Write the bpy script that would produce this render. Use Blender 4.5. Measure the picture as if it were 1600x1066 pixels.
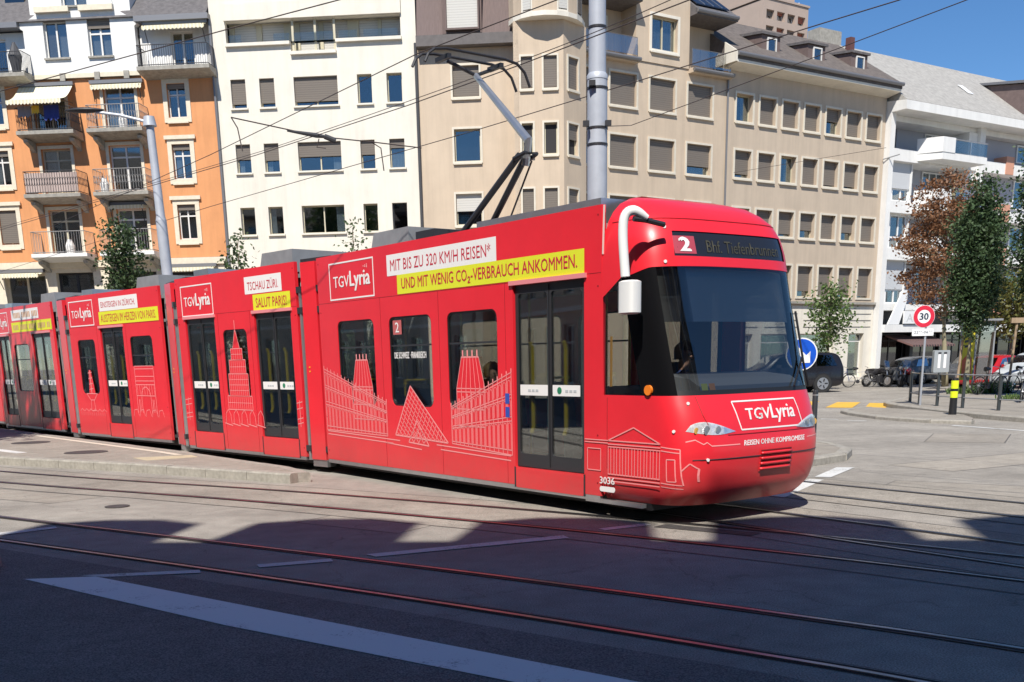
import bpy, bmesh, math, random
from mathutils import Vector, Matrix
from mathutils.geometry import tessellate_polygon
rad = math.radians
random.seed(7)
scene = bpy.context.scene
for o in list(bpy.data.objects):
    bpy.data.objects.remove(o)
COL = scene.collection

# ------------------------------------------------------------------ camera
PITCH, ROLL = 0.24798, -0.02096
fw = Vector((0, math.cos(PITCH), -math.sin(PITCH)))
up = Vector((0, math.sin(PITCH), math.cos(PITCH)))
rt = Vector((1, 0, 0))
cx = rt * math.cos(ROLL) + up * math.sin(ROLL)
cy = -rt * math.sin(ROLL) + up * math.cos(ROLL)
cam = bpy.data.cameras.new('camera')
cam.sensor_width = 36.0
cam.lens = 36.0 * 1615.2 / 1600.0
cam.shift_x = 0.00625
cam.shift_y = 0.2713
cam.clip_start = 0.1
cam.clip_end = 3000
camo = bpy.data.objects.new('camera', cam)
COL.objects.link(camo)
camo.matrix_world = Matrix(((cx.x, cy.x, -fw.x, 0), (cx.y, cy.y, -fw.y, 0), (cx.z, cy.z, -fw.z, 1.85), (0, 0, 0, 1)))
scene.camera = camo

# ------------------------------------------------------------------ sky and sun
SUN_EL = rad(50)
SUN_H = Vector((-0.20, -0.98, 0)).normalized()
world = bpy.data.worlds.new('World')
scene.world = world
world.use_nodes = True
wn = world.node_tree
bgn = wn.nodes['Background']
sky = wn.nodes.new('ShaderNodeTexSky')
sky.sky_type = 'NISHITA'
sky.sun_disc = False
sky.sun_elevation = SUN_EL
sky.sun_rotation = math.atan2(SUN_H.x, SUN_H.y)
sky.air_density = 0.85
sky.dust_density = 0.0
sky.ozone_density = 6.5
hs = wn.nodes.new('ShaderNodeHueSaturation')
hs.inputs['Saturation'].default_value = 1.12
wn.links.new(sky.outputs['Color'], hs.inputs['Color'])
wn.links.new(hs.outputs['Color'], bgn.inputs['Color'])
bgn.inputs['Strength'].default_value = 0.095
sl = bpy.data.lights.new('sun', 'SUN')
sl.energy = 4.9
sl.angle = rad(0.53)
sl.color = (1.0, 0.955, 0.88)
so = bpy.data.objects.new('sun', sl)
COL.objects.link(so)
LDIR = Vector((-SUN_H.x * math.cos(SUN_EL), -SUN_H.y * math.cos(SUN_EL), -math.sin(SUN_EL)))
so.rotation_euler = LDIR.to_track_quat('-Z', 'Y').to_euler()
so.location = (-10, -30, 40)
vs = scene.view_settings
vs.view_transform = 'Standard'
vs.look = 'None'
vs.gamma = 1.0
vs.use_curve_mapping = False
vs.exposure = 0.35
scene.cycles.max_bounces = 8
scene.cycles.transparent_max_bounces = 16
scene.cycles.caustics_reflective = False
scene.cycles.caustics_refractive = False

# ------------------------------------------------------------------ materials
MATS = {}

def nd(t, typ, **kw):
    n = t.nodes.new(typ)
    for k, v in kw.items():
        setattr(n, k, v)
    return n

def mat(name, col, rough=0.6, metal=0.0, var=0.0, vscale=3.0, bump=0.0, bscale=40.0, coat=0.0, spec=0.5, stretch=None, streak=0.0, dirt=0.0):
    """Principled material with optional colour mottling and fine relief."""
    if name in MATS:
        return MATS[name]
    m = bpy.data.materials.new(name)
    m.use_nodes = True
    t = m.node_tree
    b = t.nodes['Principled BSDF']
    b.inputs['Base Color'].default_value = (*col, 1)
    b.inputs['Roughness'].default_value = rough
    b.inputs['Metallic'].default_value = metal
    b.inputs['Specular IOR Level'].default_value = spec
    if coat:
        b.inputs['Coat Weight'].default_value = coat
        b.inputs['Coat Roughness'].default_value = 0.05
    if var or bump:
        tc = nd(t, 'ShaderNodeTexCoord')
        src = tc.outputs['Object']
        if stretch:
            mp = nd(t, 'ShaderNodeMapping')
            mp.inputs['Scale'].default_value = stretch
            t.links.new(src, mp.inputs['Vector'])
            src = mp.outputs['Vector']
    if var:
        n = nd(t, 'ShaderNodeTexNoise')
        n.inputs['Scale'].default_value = vscale
        n.inputs['Detail'].default_value = 6
        n.inputs['Roughness'].default_value = 0.65
        t.links.new(src, n.inputs['Vector'])
        r = nd(t, 'ShaderNodeMapRange')
        r.inputs['From Min'].default_value = 0.3
        r.inputs['From Max'].default_value = 0.7
        r.inputs['To Min'].default_value = 1 - var
        r.inputs['To Max'].default_value = 1 + var * 0.6
        t.links.new(n.outputs['Fac'], r.inputs['Value'])
        mx = nd(t, 'ShaderNodeMix', data_type='RGBA', blend_type='MULTIPLY')
        mx.inputs['Factor'].default_value = 1
        mx.inputs['A'].default_value = (*col, 1)
        t.links.new(r.outputs['Result'], mx.inputs['B'])
        last = mx.outputs['Result']
        if streak:
            mp2 = nd(t, 'ShaderNodeMapping')
            mp2.inputs['Scale'].default_value = (2.2, 2.2, 0.16)
            t.links.new(tc.outputs['Object'], mp2.inputs['Vector'])
            n3 = nd(t, 'ShaderNodeTexNoise')
            n3.inputs['Scale'].default_value = 1.0
            n3.inputs['Detail'].default_value = 7
            n3.inputs['Roughness'].default_value = 0.7
            t.links.new(mp2.outputs['Vector'], n3.inputs['Vector'])
            r3 = nd(t, 'ShaderNodeMapRange')
            r3.inputs['From Min'].default_value = 0.42
            r3.inputs['From Max'].default_value = 0.72
            r3.inputs['To Min'].default_value = 1.0
            r3.inputs['To Max'].default_value = 1 - streak
            t.links.new(n3.outputs['Fac'], r3.inputs['Value'])
            m3 = nd(t, 'ShaderNodeMix', data_type='RGBA', blend_type='MULTIPLY')
            m3.inputs['Factor'].default_value = 1
            t.links.new(last, m3.inputs['A'])
            t.links.new(r3.outputs['Result'], m3.inputs['B'])
            last = m3.outputs['Result']
        if dirt:
            sp4 = nd(t, 'ShaderNodeSeparateXYZ')
            t.links.new(tc.outputs['Object'], sp4.inputs[0])
            r4 = nd(t, 'ShaderNodeMapRange')
            r4.inputs['From Min'].default_value = 0.85
            r4.inputs['From Max'].default_value = 0.2
            t.links.new(sp4.outputs[2], r4.inputs['Value'])
            n4 = nd(t, 'ShaderNodeTexNoise')
            n4.inputs['Scale'].default_value = 5.0
            n4.inputs['Detail'].default_value = 8
            n4.inputs['Roughness'].default_value = 0.75
            t.links.new(tc.outputs['Object'], n4.inputs['Vector'])
            mm4 = nd(t, 'ShaderNodeMath', operation='MULTIPLY')
            t.links.new(r4.outputs['Result'], mm4.inputs[0])
            t.links.new(n4.outputs['Fac'], mm4.inputs[1])
            mm5 = nd(t, 'ShaderNodeMath', operation='MULTIPLY')
            mm5.inputs[1].default_value = dirt
            t.links.new(mm4.outputs[0], mm5.inputs[0])
            m4 = nd(t, 'ShaderNodeMix', data_type='RGBA')
            m4.inputs['B'].default_value = (0.2, 0.14, 0.11, 1)
            t.links.new(last, m4.inputs['A'])
            t.links.new(mm5.outputs[0], m4.inputs['Factor'])
            last = m4.outputs['Result']
        t.links.new(last, b.inputs['Base Color'])
    if bump:
        n2 = nd(t, 'ShaderNodeTexNoise')
        n2.inputs['Scale'].default_value = bscale
        n2.inputs['Detail'].default_value = 4
        t.links.new(src, n2.inputs['Vector'])
        bp = nd(t, 'ShaderNodeBump')
        bp.inputs['Strength'].default_value = bump
        bp.inputs['Distance'].default_value = 0.02
        t.links.new(n2.outputs['Fac'], bp.inputs['Height'])
        t.links.new(bp.outputs['Normal'], b.inputs['Normal'])
    MATS[name] = m
    return m

def glass(name, tint, refl, rough=0.02, gcol=(1, 1, 1)):
    """Thin pane: part of the light passes straight through, the rest is mirrored."""
    if name in MATS:
        return MATS[name]
    m = bpy.data.materials.new(name)
    m.use_nodes = True
    t = m.node_tree
    t.nodes.remove(t.nodes['Principled BSDF'])
    out = t.nodes['Material Output']
    tr = nd(t, 'ShaderNodeBsdfTransparent')
    tr.inputs['Color'].default_value = (*tint, 1)
    gl = nd(t, 'ShaderNodeBsdfGlossy')
    gl.inputs['Roughness'].default_value = rough
    gl.inputs['Color'].default_value = (*gcol, 1)
    lw = nd(t, 'ShaderNodeLayerWeight')
    lw.inputs['Blend'].default_value = 0.35
    mr = nd(t, 'ShaderNodeMapRange')
    mr.inputs['To Min'].default_value = refl
    mr.inputs['To Max'].default_value = min(0.95, refl + 0.55)
    t.links.new(lw.outputs['Fresnel'], mr.inputs['Value'])
    mx = nd(t, 'ShaderNodeMixShader')
    t.links.new(mr.outputs['Result'], mx.inputs['Fac'])
    t.links.new(tr.outputs[0], mx.inputs[1])
    t.links.new(gl.outputs[0], mx.inputs[2])
    t.links.new(mx.outputs[0], out.inputs['Surface'])
    MATS[name] = m
    return m

def stripes(name, c1, c2, period, axis=2, rough=0.6, bump=0.5, duty=0.5, soft=False):
    """Regular stripes (shutter slats, awning cloth) along an object axis."""
    if name in MATS:
        return MATS[name]
    m = bpy.data.materials.new(name)
    m.use_nodes = True
    t = m.node_tree
    b = t.nodes['Principled BSDF']
    b.inputs['Roughness'].default_value = rough
    tc = nd(t, 'ShaderNodeTexCoord')
    sp = nd(t, 'ShaderNodeSeparateXYZ')
    t.links.new(tc.outputs['Object'], sp.inputs[0])
    dv = nd(t, 'ShaderNodeMath', operation='DIVIDE')
    dv.inputs[1].default_value = period
    t.links.new(sp.outputs[axis], dv.inputs[0])
    fr = nd(t, 'ShaderNodeMath', operation='FRACT')
    t.links.new(dv.outputs[0], fr.inputs[0])
    gt = nd(t, 'ShaderNodeMath', operation='GREATER_THAN')
    gt.inputs[1].default_value = duty
    t.links.new(fr.outputs[0], gt.inputs[0])
    mx = nd(t, 'ShaderNodeMix', data_type='RGBA')
    mx.inputs['A'].default_value = (*c1, 1)
    mx.inputs['B'].default_value = (*c2, 1)
    t.links.new(gt.outputs[0], mx.inputs['Factor'])
    t.links.new(mx.outputs['Result'], b.inputs['Base Color'])
    if bump:
        bp = nd(t, 'ShaderNodeBump')
        bp.inputs['Strength'].default_value = bump
        bp.inputs['Distance'].default_value = 0.02
        t.links.new(fr.outputs[0], bp.inputs['Height'])
        t.links.new(bp.outputs['Normal'], b.inputs['Normal'])
    MATS[name] = m
    return m

# ------------------------------------------------------------------ mesh helpers
class MB:
    def __init__(s):
        s.v = []
        s.f = []

    def add(s, vs, fs):
        n = len(s.v)
        s.v += [tuple(p) for p in vs]
        s.f += [tuple(i + n for i in f) for f in fs]
        return s

    def box(s, x0, x1, y0, y1, z0, z1):
        v = [(x, y, z) for x in (x0, x1) for y in (y0, y1) for z in (z0, z1)]
        return s.add(v, [(0, 1, 3, 2), (4, 6, 7, 5), (0, 4, 5, 1), (2, 3, 7, 6), (0, 2, 6, 4), (1, 5, 7, 3)])

    def quad(s, a, b, c, d):
        return s.add([a, b, c, d], [(0, 1, 2, 3)])

    def tube(s, pts, r, n=8, caps=True):
        pts = [Vector(p) for p in pts]
        rs = r if isinstance(r, (list, tuple)) else [r] * len(pts)
        rings = []
        up0 = None
        base = len(s.v)
        for i, p in enumerate(pts):
            a = pts[max(0, i - 1)]
            b = pts[min(len(pts) - 1, i + 1)]
            d = (b - a).normalized()
            if up0 is None:
                ref = Vector((0, 0, 1)) if abs(d.z) < 0.9 else Vector((1, 0, 0))
                u = d.cross(ref).normalized()
            else:
                u = (up0 - d * up0.dot(d)).normalized()
            up0 = u
            w = d.cross(u)
            for k in range(n):
                t = 2 * math.pi * k / n
                s.v.append(tuple(p + (u * math.cos(t) + w * math.sin(t)) * rs[i]))
        for i in range(len(pts) - 1):
            for k in range(n):
                a = base + i * n + k
                b = base + i * n + (k + 1) % n
                s.f.append((a, b, b + n, a + n))
        if caps:
            s.f.append(tuple(base + k for k in range(n))[::-1])
            s.f.append(tuple(base + (len(pts) - 1) * n + k for k in range(n)))
        return s

    def plate(s, outer, holes=(), y0=0.0, y1=0.05, axis='xz'):
        """Flat outline with holes, given thickness along the third axis."""
        loops = [list(outer)] + [list(h) for h in holes]
        tri = tessellate_polygon([[Vector((p[0], p[1], 0)) for p in l] for l in loops])
        flat = [p for l in loops for p in l]
        n = len(flat)
        if axis == 'xz':
            P = lambda p, y: (p[0], y, p[1])
        elif axis == 'xy':
            P = lambda p, y: (p[0], p[1], y)
        else:
            P = lambda p, y: (y, p[0], p[1])
        vv = [P(p, y0) for p in flat] + [P(p, y1) for p in flat]
        ff = []
        for a, b, c in tri:
            ff.append((a, b, c))
            ff.append((c + n, b + n, a + n))
        k = 0
        for l in loops:
            m = len(l)
            for i in range(m):
                a = k + i
                b = k + (i + 1) % m
                ff.append((a, b, b + n, a + n))
            k += m
        return s.add(vv, ff)

    def grid(s, P, nu, nv, closed=False):
        """P(i,j) point function on a (nu+1)x(nv+1) grid."""
        base = len(s.v)
        for i in range(nu + 1):
            for j in range(nv + 1):
                s.v.append(tuple(P(i, j)))
        for i in range(nu):
            for j in range(nv):
                a = base + i * (nv + 1) + j
                s.f.append((a, a + nv + 1, a + nv + 2, a + 1))
        return s

    def mesh(s, name, m=None, smooth=False, recalc=True, merge=0.0, angle=None):
        me = bpy.data.meshes.new(name)
        me.from_pydata(s.v, [], s.f)
        if recalc or merge:
            bm = bmesh.new()
            bm.from_mesh(me)
            if merge:
                bmesh.ops.remove_doubles(bm, verts=bm.verts, dist=merge)
            if recalc:
                bmesh.ops.recalc_face_normals(bm, faces=bm.faces)
            bm.to_mesh(me)
            bm.free()
        if smooth or angle:
            for p in me.polygons:
                p.use_smooth = True
            if angle:
                me.set_sharp_from_angle(angle=rad(angle))
        if m:
            me.materials.append(m)
        return me

    def build(s, name, m, parent=None, M=None, smooth=False, angle=None, kind=None, label=None, merge=0.0, recalc=True):
        return link(name, s.mesh(name, m, smooth, recalc, merge, angle), parent, M, kind, label)

def link(name, data, parent=None, M=None, kind=None, label=None):
    o = bpy.data.objects.new(name, data)
    COL.objects.link(o)
    if parent is not None:
        o.parent = parent
    if M is not None:
        o.matrix_local = M
    if kind:
        o['kind'] = kind
    if label:
        o['label'] = label
    return o

def thing(name, label, cat, loc=(0, 0, 0), rotz=0.0, group=None):
    o = bpy.data.objects.new(name, None)
    o.empty_display_size = 0.3
    COL.objects.link(o)
    o.location = loc
    o.rotation_euler = (0, 0, rotz)
    o['label'] = label
    o['category'] = cat
    if group:
        o['group'] = group
    return o

def tag(o, label, cat, group=None):
    o['label'] = label
    o['category'] = cat
    if group:
        o['group'] = group
    return o

def copy_tree(o, parent=None):
    c = o.copy()
    COL.objects.link(c)
    c.parent = parent
    for ch in list(o.children):
        copy_tree(ch, c)
    return c

T = Matrix.Translation

def RZ(a):
    return Matrix.Rotation(a, 4, 'Z')

def rrect(x0, x1, z0, z1, r=0.1, n=5):
    pts = []
    for cx_, cz_, a0 in ((x1 - r, z1 - r, 0), (x0 + r, z1 - r, 90), (x0 + r, z0 + r, 180), (x1 - r, z0 + r, 270)):
        for k in range(n + 1):
            a = rad(a0 + 90 * k / n)
            pts.append((cx_ + r * math.cos(a), cz_ + r * math.sin(a)))
    return pts

def rect(x0, x1, z0, z1):
    return [(x0, z0), (x1, z0), (x1, z1), (x0, z1)]

def circ(x, z, r, n=28):
    return [(x + r * math.cos(2 * math.pi * k / n), z + r * math.sin(2 * math.pi * k / n)) for k in range(n)]

def smooth_path(pts, sub=8):
    """Catmull-Rom through the given points."""
    P = [Vector(p) for p in pts]
    P = [P[0] * 2 - P[1]] + P + [P[-1] * 2 - P[-2]]
    out = []
    for i in range(1, len(P) - 2):
        for k in range(sub):
            t = k / sub
            a, b, c, d = P[i - 1], P[i], P[i + 1], P[i + 2]
            out.append(0.5 * ((2 * b) + (c - a) * t + (2 * a - 5 * b + 4 * c - d) * t * t + (3 * b - a - 3 * c + d) * t ** 3))
    out.append(P[-2])
    return out

_txt = {}
def text_mesh(body, x0, x1, z0, z1, bold=0.0, shear=0.0, y=0.0):
    """Lettering as flat print: the word fitted into a box in the x-z plane; bold = extra stroke width in metres."""
    if bold > 0:
        parts = [text_mesh(body, x0 + dx, x1 + dx, z0 + dz, z1 + dz, 0, shear, y - 0.0004 * k) for k, (dx, dz) in enumerate(((-bold / 2, 0), (bold / 2, 0), (0, bold / 3)))]
        vs_, fs_ = [], []
        for me in parts:
            n = len(vs_)
            vs_ += [tuple(v.co) for v in me.vertices]
            fs_ += [tuple(i + n for i in p.vertices) for p in me.polygons]
            bpy.data.meshes.remove(me)
        me = bpy.data.meshes.new('lettering')
        me.from_pydata(vs_, [], fs_)
        return me
    cu = bpy.data.curves.new('lettering', 'FONT')
    cu.body = body
    cu.resolution_u = 2
    cu.shear = shear
    ob = bpy.data.objects.new('lettering', cu)
    COL.objects.link(ob)
    dg = bpy.context.evaluated_depsgraph_get()
    me = bpy.data.meshes.new_from_object(ob.evaluated_get(dg))
    bpy.data.objects.remove(ob)
    bpy.data.curves.remove(cu)
    xs = [v.co.x for v in me.vertices]
    ys = [v.co.y for v in me.vertices]
    ax, bx, ay, by = min(xs), max(xs), min(ys), max(ys)
    for v in me.vertices:
        v.co = ((v.co.x - ax) / (bx - ax) * (x1 - x0) + x0, y, (v.co.y - ay) / (by - ay) * (z1 - z0) + z0)
    return me

def ribbon(mb, pts, w, y):
    """Thin printed line in the x-z plane."""
    for i in range(len(pts) - 1):
        a = Vector((pts[i][0], pts[i][1]))
        b = Vector((pts[i + 1][0], pts[i + 1][1]))
        d = b - a
        if d.length < 1e-6:
            continue
        n = Vector((-d.y, d.x)).normalized() * w * 0.5
        mb.add([(a.x - n.x, y, a.y - n.y), (b.x - n.x, y, b.y - n.y), (b.x + n.x, y, b.y + n.y), (a.x + n.x, y, a.y + n.y)], [(0, 1, 2, 3)])

# shared materials
M_red = mat('tram_red', (0.78, 0.022, 0.036), 0.36, 0, 0.07, 1.4, coat=0.22, dirt=0.5)
M_black = mat('black_rubber', (0.012, 0.012, 0.014), 0.5)
M_dark = mat('dark_trim', (0.03, 0.03, 0.034), 0.45)
M_grey = mat('grey_metal', (0.33, 0.34, 0.35), 0.5, 0.3, 0.15, 4)
M_alu = mat('aluminium', (0.6, 0.61, 0.62), 0.32, 0.85, 0.1, 6)
M_steel = mat('galvanised_steel', (0.47, 0.49, 0.53), 0.42, 0.45, 0.12, 5)
M_white = mat('white_paint', (0.8, 0.8, 0.79), 0.4)
M_print = mat('white_print', (0.82, 0.8, 0.79), 0.5)
M_line = mat('pale_line_print', (0.84, 0.29, 0.29), 0.5)
M_yellow = mat('yellow_print', (0.72, 0.74, 0.03), 0.5)
M_hand = mat('yellow_handrail', (0.75, 0.55, 0.02), 0.35)
M_redprint = mat('red_print', (0.55, 0.02, 0.05), 0.5)
M_tramglass = glass('tinted_tram_glass', (0.8, 0.83, 0.82), 0.04)
M_screen = glass('windscreen_glass', (0.5, 0.52, 0.52), 0.08)
M_winglass = glass('window_glass', (0.76, 0.79, 0.8), 0.12, 0.03, (0.85, 0.9, 0.92))
M_carglass = glass('car_glass', (0.12, 0.13, 0.14), 0.12)
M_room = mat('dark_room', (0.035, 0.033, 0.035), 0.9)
M_blind = stripes('roller_shutter', (0.2, 0.172, 0.145), (0.15, 0.128, 0.108), 0.09, 2, 0.65, 0.6, 0.75)
M_blindl = stripes('pale_shutter', (0.62, 0.6, 0.55), (0.5, 0.48, 0.44), 0.1, 2, 0.6, 0.5, 0.75)
M_curt = mat('net_curtain', (0.62, 0.68, 0.7), 0.8, 0, 0.25, 14, stretch=(1, 1, 0.05))
M_curty = mat('cream_curtain', (0.5, 0.47, 0.33), 0.8, 0, 0.2, 10, stretch=(1, 1, 0.05))
M_frame = mat('window_frame_white', (0.72, 0.7, 0.66), 0.45)
M_framey = mat('window_frame_cream', (0.55, 0.5, 0.36), 0.5)
M_stone = mat('cream_stone', (0.72, 0.64, 0.5), 0.8, 0, 0.1, 6, 0.2)
# ------------------------------------------------------------------ ground, road, tracks, pavements
def asphalt(name, col, speck=0.5, patch=0.18, rough=0.85):
    m = bpy.data.materials.new(name)
    m.use_nodes = True
    t = m.node_tree
    b = t.nodes['Principled BSDF']
    b.inputs['Roughness'].default_value = rough
    b.inputs['Specular IOR Level'].default_value = 0.3
    geo = nd(t, 'ShaderNodeNewGeometry')
    def noise(scale, det, lo, hi, a, z):
        n = nd(t, 'ShaderNodeTexNoise')
        n.inputs['Scale'].default_value = scale
        n.inputs['Detail'].default_value = det
        t.links.new(geo.outputs['Position'], n.inputs['Vector'])
        r = nd(t, 'ShaderNodeMapRange')
        r.inputs['From Min'].default_value = a
        r.inputs['From Max'].default_value = z
        r.inputs['To Min'].default_value = lo
        r.inputs['To Max'].default_value = hi
        t.links.new(n.outputs['Fac'], r.inputs['Value'])
        return r.outputs['Result'], n
    s1, n1 = noise(85, 3, 1 - speck, 1 + speck, 0.3, 0.7)
    s2, _ = noise(0.55, 5, 1 - patch, 1 + patch, 0.3, 0.7)
    s3, _ = noise(4.0, 6, 0.88, 1.1, 0.3, 0.7)
    vo = nd(t, 'ShaderNodeTexVoronoi', feature='DISTANCE_TO_EDGE')
    vo.inputs['Scale'].default_value = 0.33
    nz = nd(t, 'ShaderNodeTexNoise')
    nz.inputs['Scale'].default_value = 1.3
    nz.inputs['Detail'].default_value = 5
    t.links.new(geo.outputs['Position'], nz.inputs['Vector'])
    mv = nd(t, 'ShaderNodeMix', data_type='RGBA')
    mv.inputs['Factor'].default_value = 0.25
    t.links.new(geo.outputs['Position'], mv.inputs['A'])
    t.links.new(nz.outputs['Color'], mv.inputs['B'])
    ad = nd(t, 'ShaderNodeVectorMath', operation='ADD')
    t.links.new(geo.outputs['Position'], ad.inputs[0])
    sc = nd(t, 'ShaderNodeVectorMath', operation='SCALE')
    sc.inputs['Scale'].default_value = 1.6
    t.links.new(nz.outputs['Color'], sc.inputs[0])
    t.links.new(sc.outputs[0], ad.inputs[1])
    t.links.new(ad.outputs[0], vo.inputs['Vector'])
    cr = nd(t, 'ShaderNodeMapRange')
    cr.inputs['From Min'].default_value = 0.0
    cr.inputs['From Max'].default_value = 0.006
    cr.inputs['To Min'].default_value = 0.72
    cr.inputs['To Max'].default_value = 1.0
    t.links.new(vo.outputs['Distance'], cr.inputs['Value'])
    cur = None
    for s_ in (s1, s2, s3, cr.outputs['Result']):
        if cur is None:
            cur = s_
        else:
            mm = nd(t, 'ShaderNodeMath', operation='MULTIPLY')
            t.links.new(cur, mm.inputs[0])
            t.links.new(s_, mm.inputs[1])
            cur = mm.outputs[0]
    mx = nd(t, 'ShaderNodeMix', data_type='RGBA', blend_type='MULTIPLY')
    mx.inputs['Factor'].default_value = 1
    mx.inputs['A'].default_value = (*col, 1)
    t.links.new(cur, mx.inputs['B'])
    t.links.new(mx.outputs['Result'], b.inputs['Base Color'])
    bp = nd(t, 'ShaderNodeBump')
    bp.inputs['Strength'].default_value = 0.35
    bp.inputs['Distance'].default_value = 0.012
    t.links.new(n1.outputs['Fac'], bp.inputs['Height'])
    t.links.new(bp.outputs['Normal'], b.inputs['Normal'])
    MATS[name] = m
    return m

M_asph = asphalt('asphalt', (0.302, 0.277, 0.243))
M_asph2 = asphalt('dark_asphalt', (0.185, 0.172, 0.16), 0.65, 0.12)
M_pave = asphalt('pavement_asphalt', (0.3, 0.27, 0.23), 0.3, 0.12)
M_kerb = mat('granite_kerb', (0.36, 0.335, 0.29), 0.8, 0, 0.3, 9, 0.5, 60)
M_rail = mat('rail_steel', (0.42, 0.4, 0.4), 0.36, 1.0, 0.35, 3)
M_groove = mat('rail_groove', (0.02, 0.018, 0.017), 0.9)
def worn_paint(name, col, under, amount):
    """Road paint rubbed through to the asphalt in specks and blotches."""
    m = bpy.data.materials.new(name)
    m.use_nodes = True
    t = m.node_tree
    b = t.nodes['Principled BSDF']
    b.inputs['Roughness'].default_value = 0.75
    geo = nd(t, 'ShaderNodeNewGeometry')
    def nz_(s, d):
        n = nd(t, 'ShaderNodeTexNoise')
        n.inputs['Scale'].default_value = s
        n.inputs['Detail'].default_value = d
        n.inputs['Roughness'].default_value = 0.7
        t.links.new(geo.outputs['Position'], n.inputs['Vector'])
        return n.outputs['Fac']
    ad = nd(t, 'ShaderNodeMath', operation='ADD')
    t.links.new(nz_(2.2, 6), ad.inputs[0])
    t.links.new(nz_(45, 4), ad.inputs[1])
    r = nd(t, 'ShaderNodeMapRange')
    r.inputs['From Min'].default_value = 1.25 - amount
    r.inputs['From Max'].default_value = 1.42 - amount
    t.links.new(ad.outputs[0], r.inputs['Value'])
    mx = nd(t, 'ShaderNodeMix', data_type='RGBA')
    mx.inputs['A'].default_value = (*col, 1)
    mx.inputs['B'].default_value = (*under, 1)
    t.links.new(r.outputs['Result'], mx.inputs['Factor'])
    t.links.new(mx.outputs['Result'], b.inputs['Base Color'])
    MATS[name] = m
    return m
M_paintw = worn_paint('worn_white_paint', (0.64, 0.64, 0.62), (0.26, 0.24, 0.21), 0.2)
M_painty = worn_paint('worn_yellow_paint', (0.72, 0.42, 0.05), (0.3, 0.24, 0.15), 0.14)
M_paintn = worn_paint('white_paint_line', (0.85, 0.85, 0.83), (0.3, 0.29, 0.28), 0.13)
M_iron = mat('cast_iron', (0.1, 0.09, 0.085), 0.7, 0.4, 0.4, 20, 0.6, 60)

ground = MB().quad((-600, -300, 0), (600, -300, 0), (600, 900, 0), (-600, 900, 0)).build('ground', M_asph, kind='structure')
# darker, more speckled asphalt in front of the near track
# track beds: strips of repaired asphalt with tar seams along the rails
M_bed = asphalt('track_bed_asphalt', (0.292, 0.263, 0.225), 0.4, 0.18)
M_tar = mat('tar_seam', (0.12, 0.11, 0.1), 0.7, 0, 0.4, 6)
M_worn = asphalt('worn_patch_asphalt', (0.34, 0.306, 0.26), 0.4, 0.15)
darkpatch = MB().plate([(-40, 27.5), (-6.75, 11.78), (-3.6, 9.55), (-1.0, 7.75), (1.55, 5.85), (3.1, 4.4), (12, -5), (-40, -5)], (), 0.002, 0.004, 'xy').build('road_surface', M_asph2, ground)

def offset_path(pts, d):
    out = []
    for i, p in enumerate(pts):
        a = pts[max(0, i - 1)]
        b = pts[min(len(pts) - 1, i + 1)]
        t = Vector((b[0] - a[0], b[1] - a[1]))
        t.normalize()
        out.append((p[0] - t.y * d, p[1] + t.x * d))
    return out

def strip(pts, w, z, mb=None):
    mb = mb or MB()
    l = offset_path(pts, w / 2)
    r = offset_path(pts, -w / 2)
    base = len(mb.v)
    for a, b in zip(l, r):
        mb.v.append((a[0], a[1], z))
        mb.v.append((b[0], b[1], z))
    for i in range(len(pts) - 1):
        k = base + 2 * i
        mb.f.append((k + 1, k + 3, k + 2, k))
    return mb

def track(center, z=0.006, bed=True):
    c = [(p.x, p.y) for p in smooth_path([(x, y, 0) for x, y in center], 8)]
    root = bpy.data.objects.new('tram_track', None)
    COL.objects.link(root)
    root['kind'] = 'structure'
    if bed:
        strip(c, 2.0, z - 0.0045).build('track_bed', M_bed, root)
        for sd_ in (-1, 1):
            q = offset_path(c, sd_ * 1.0)
            q = [(x + 0.012 * math.sin(3.1 * x + 1.7 * y), y + 0.012 * math.cos(2.3 * x)) for x, y in q]
            strip(q, 0.03, z - 0.0035).build('tar_seam', M_tar, root)
    for side in (-1, 1):
        head = offset_path(c, side * 0.53)
        gr = offset_path(c, side * 0.478)
        lip = offset_path(c, side * 0.45)
        r = strip(head, 0.042, z + 0.004).build('rail', M_rail, root)
        strip(gr, 0.042, z).build('groove', M_groove, r)
        strip(lip, 0.014, z + 0.003).build('rail_lip', mat('dull_rail', (0.12, 0.1, 0.095), 0.6, 0.6), r)
        strip(offset_path(c, side * 0.575), 0.025, z - 0.001).build('joint_seal', M_groove, r)
    return root

trA = [(-40, 35.2), (-15.5, 18.6), (-6.1, 12.3), (-2.4, 9.8), (0.02, 8.1), (1.8, 6.75), (3.0, 5.75), (6.0, 2.9), (10, -2.0)]
track(trA, 0.0066, False)
trC = [(-45, 43), (-20, 26.2), (-8.8, 18.2), (-3.55, 14.85), (0.08, 12.3), (2.2, 10.65), (4.0, 9.1), (6.5, 6.6), (10, 2.6)]
track(trC, 0.0072)
dv = Vector((0.5952, -0.8036))
nv = Vector((0.8036, 0.5952))
def ts(s, w):
    p = dv * s + nv * (9.31 + w)
    return (p.x, p.y)
trT = [(-40, 58.5), (-24, 42.2), (-13.6, 31.75), (-9.6, 27.0), (-5.4, 22.1), (-2.35, 18.6), ts(-13, 0), ts(-10, 0), ts(-7.45, 0), ts(-4.5, 0), ts(-2, 0.05), ts(2, 0.3), ts(8, 1.2)]
track(trT, 0.0086)
trE = [(-38, 61.5), (-21.7, 44.2), (-11.4, 33.6), (-7.4, 28.8), (-3.2, 23.9), (-0.1, 20.1), ts(-13, 2.64), ts(-10, 2.64), ts(-7.45, 2.64), ts(-4.5, 2.64), ts(-2, 2.6), ts(2, 2.4), ts(8, 2.0)]
track(trE, 0.0098)
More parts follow.
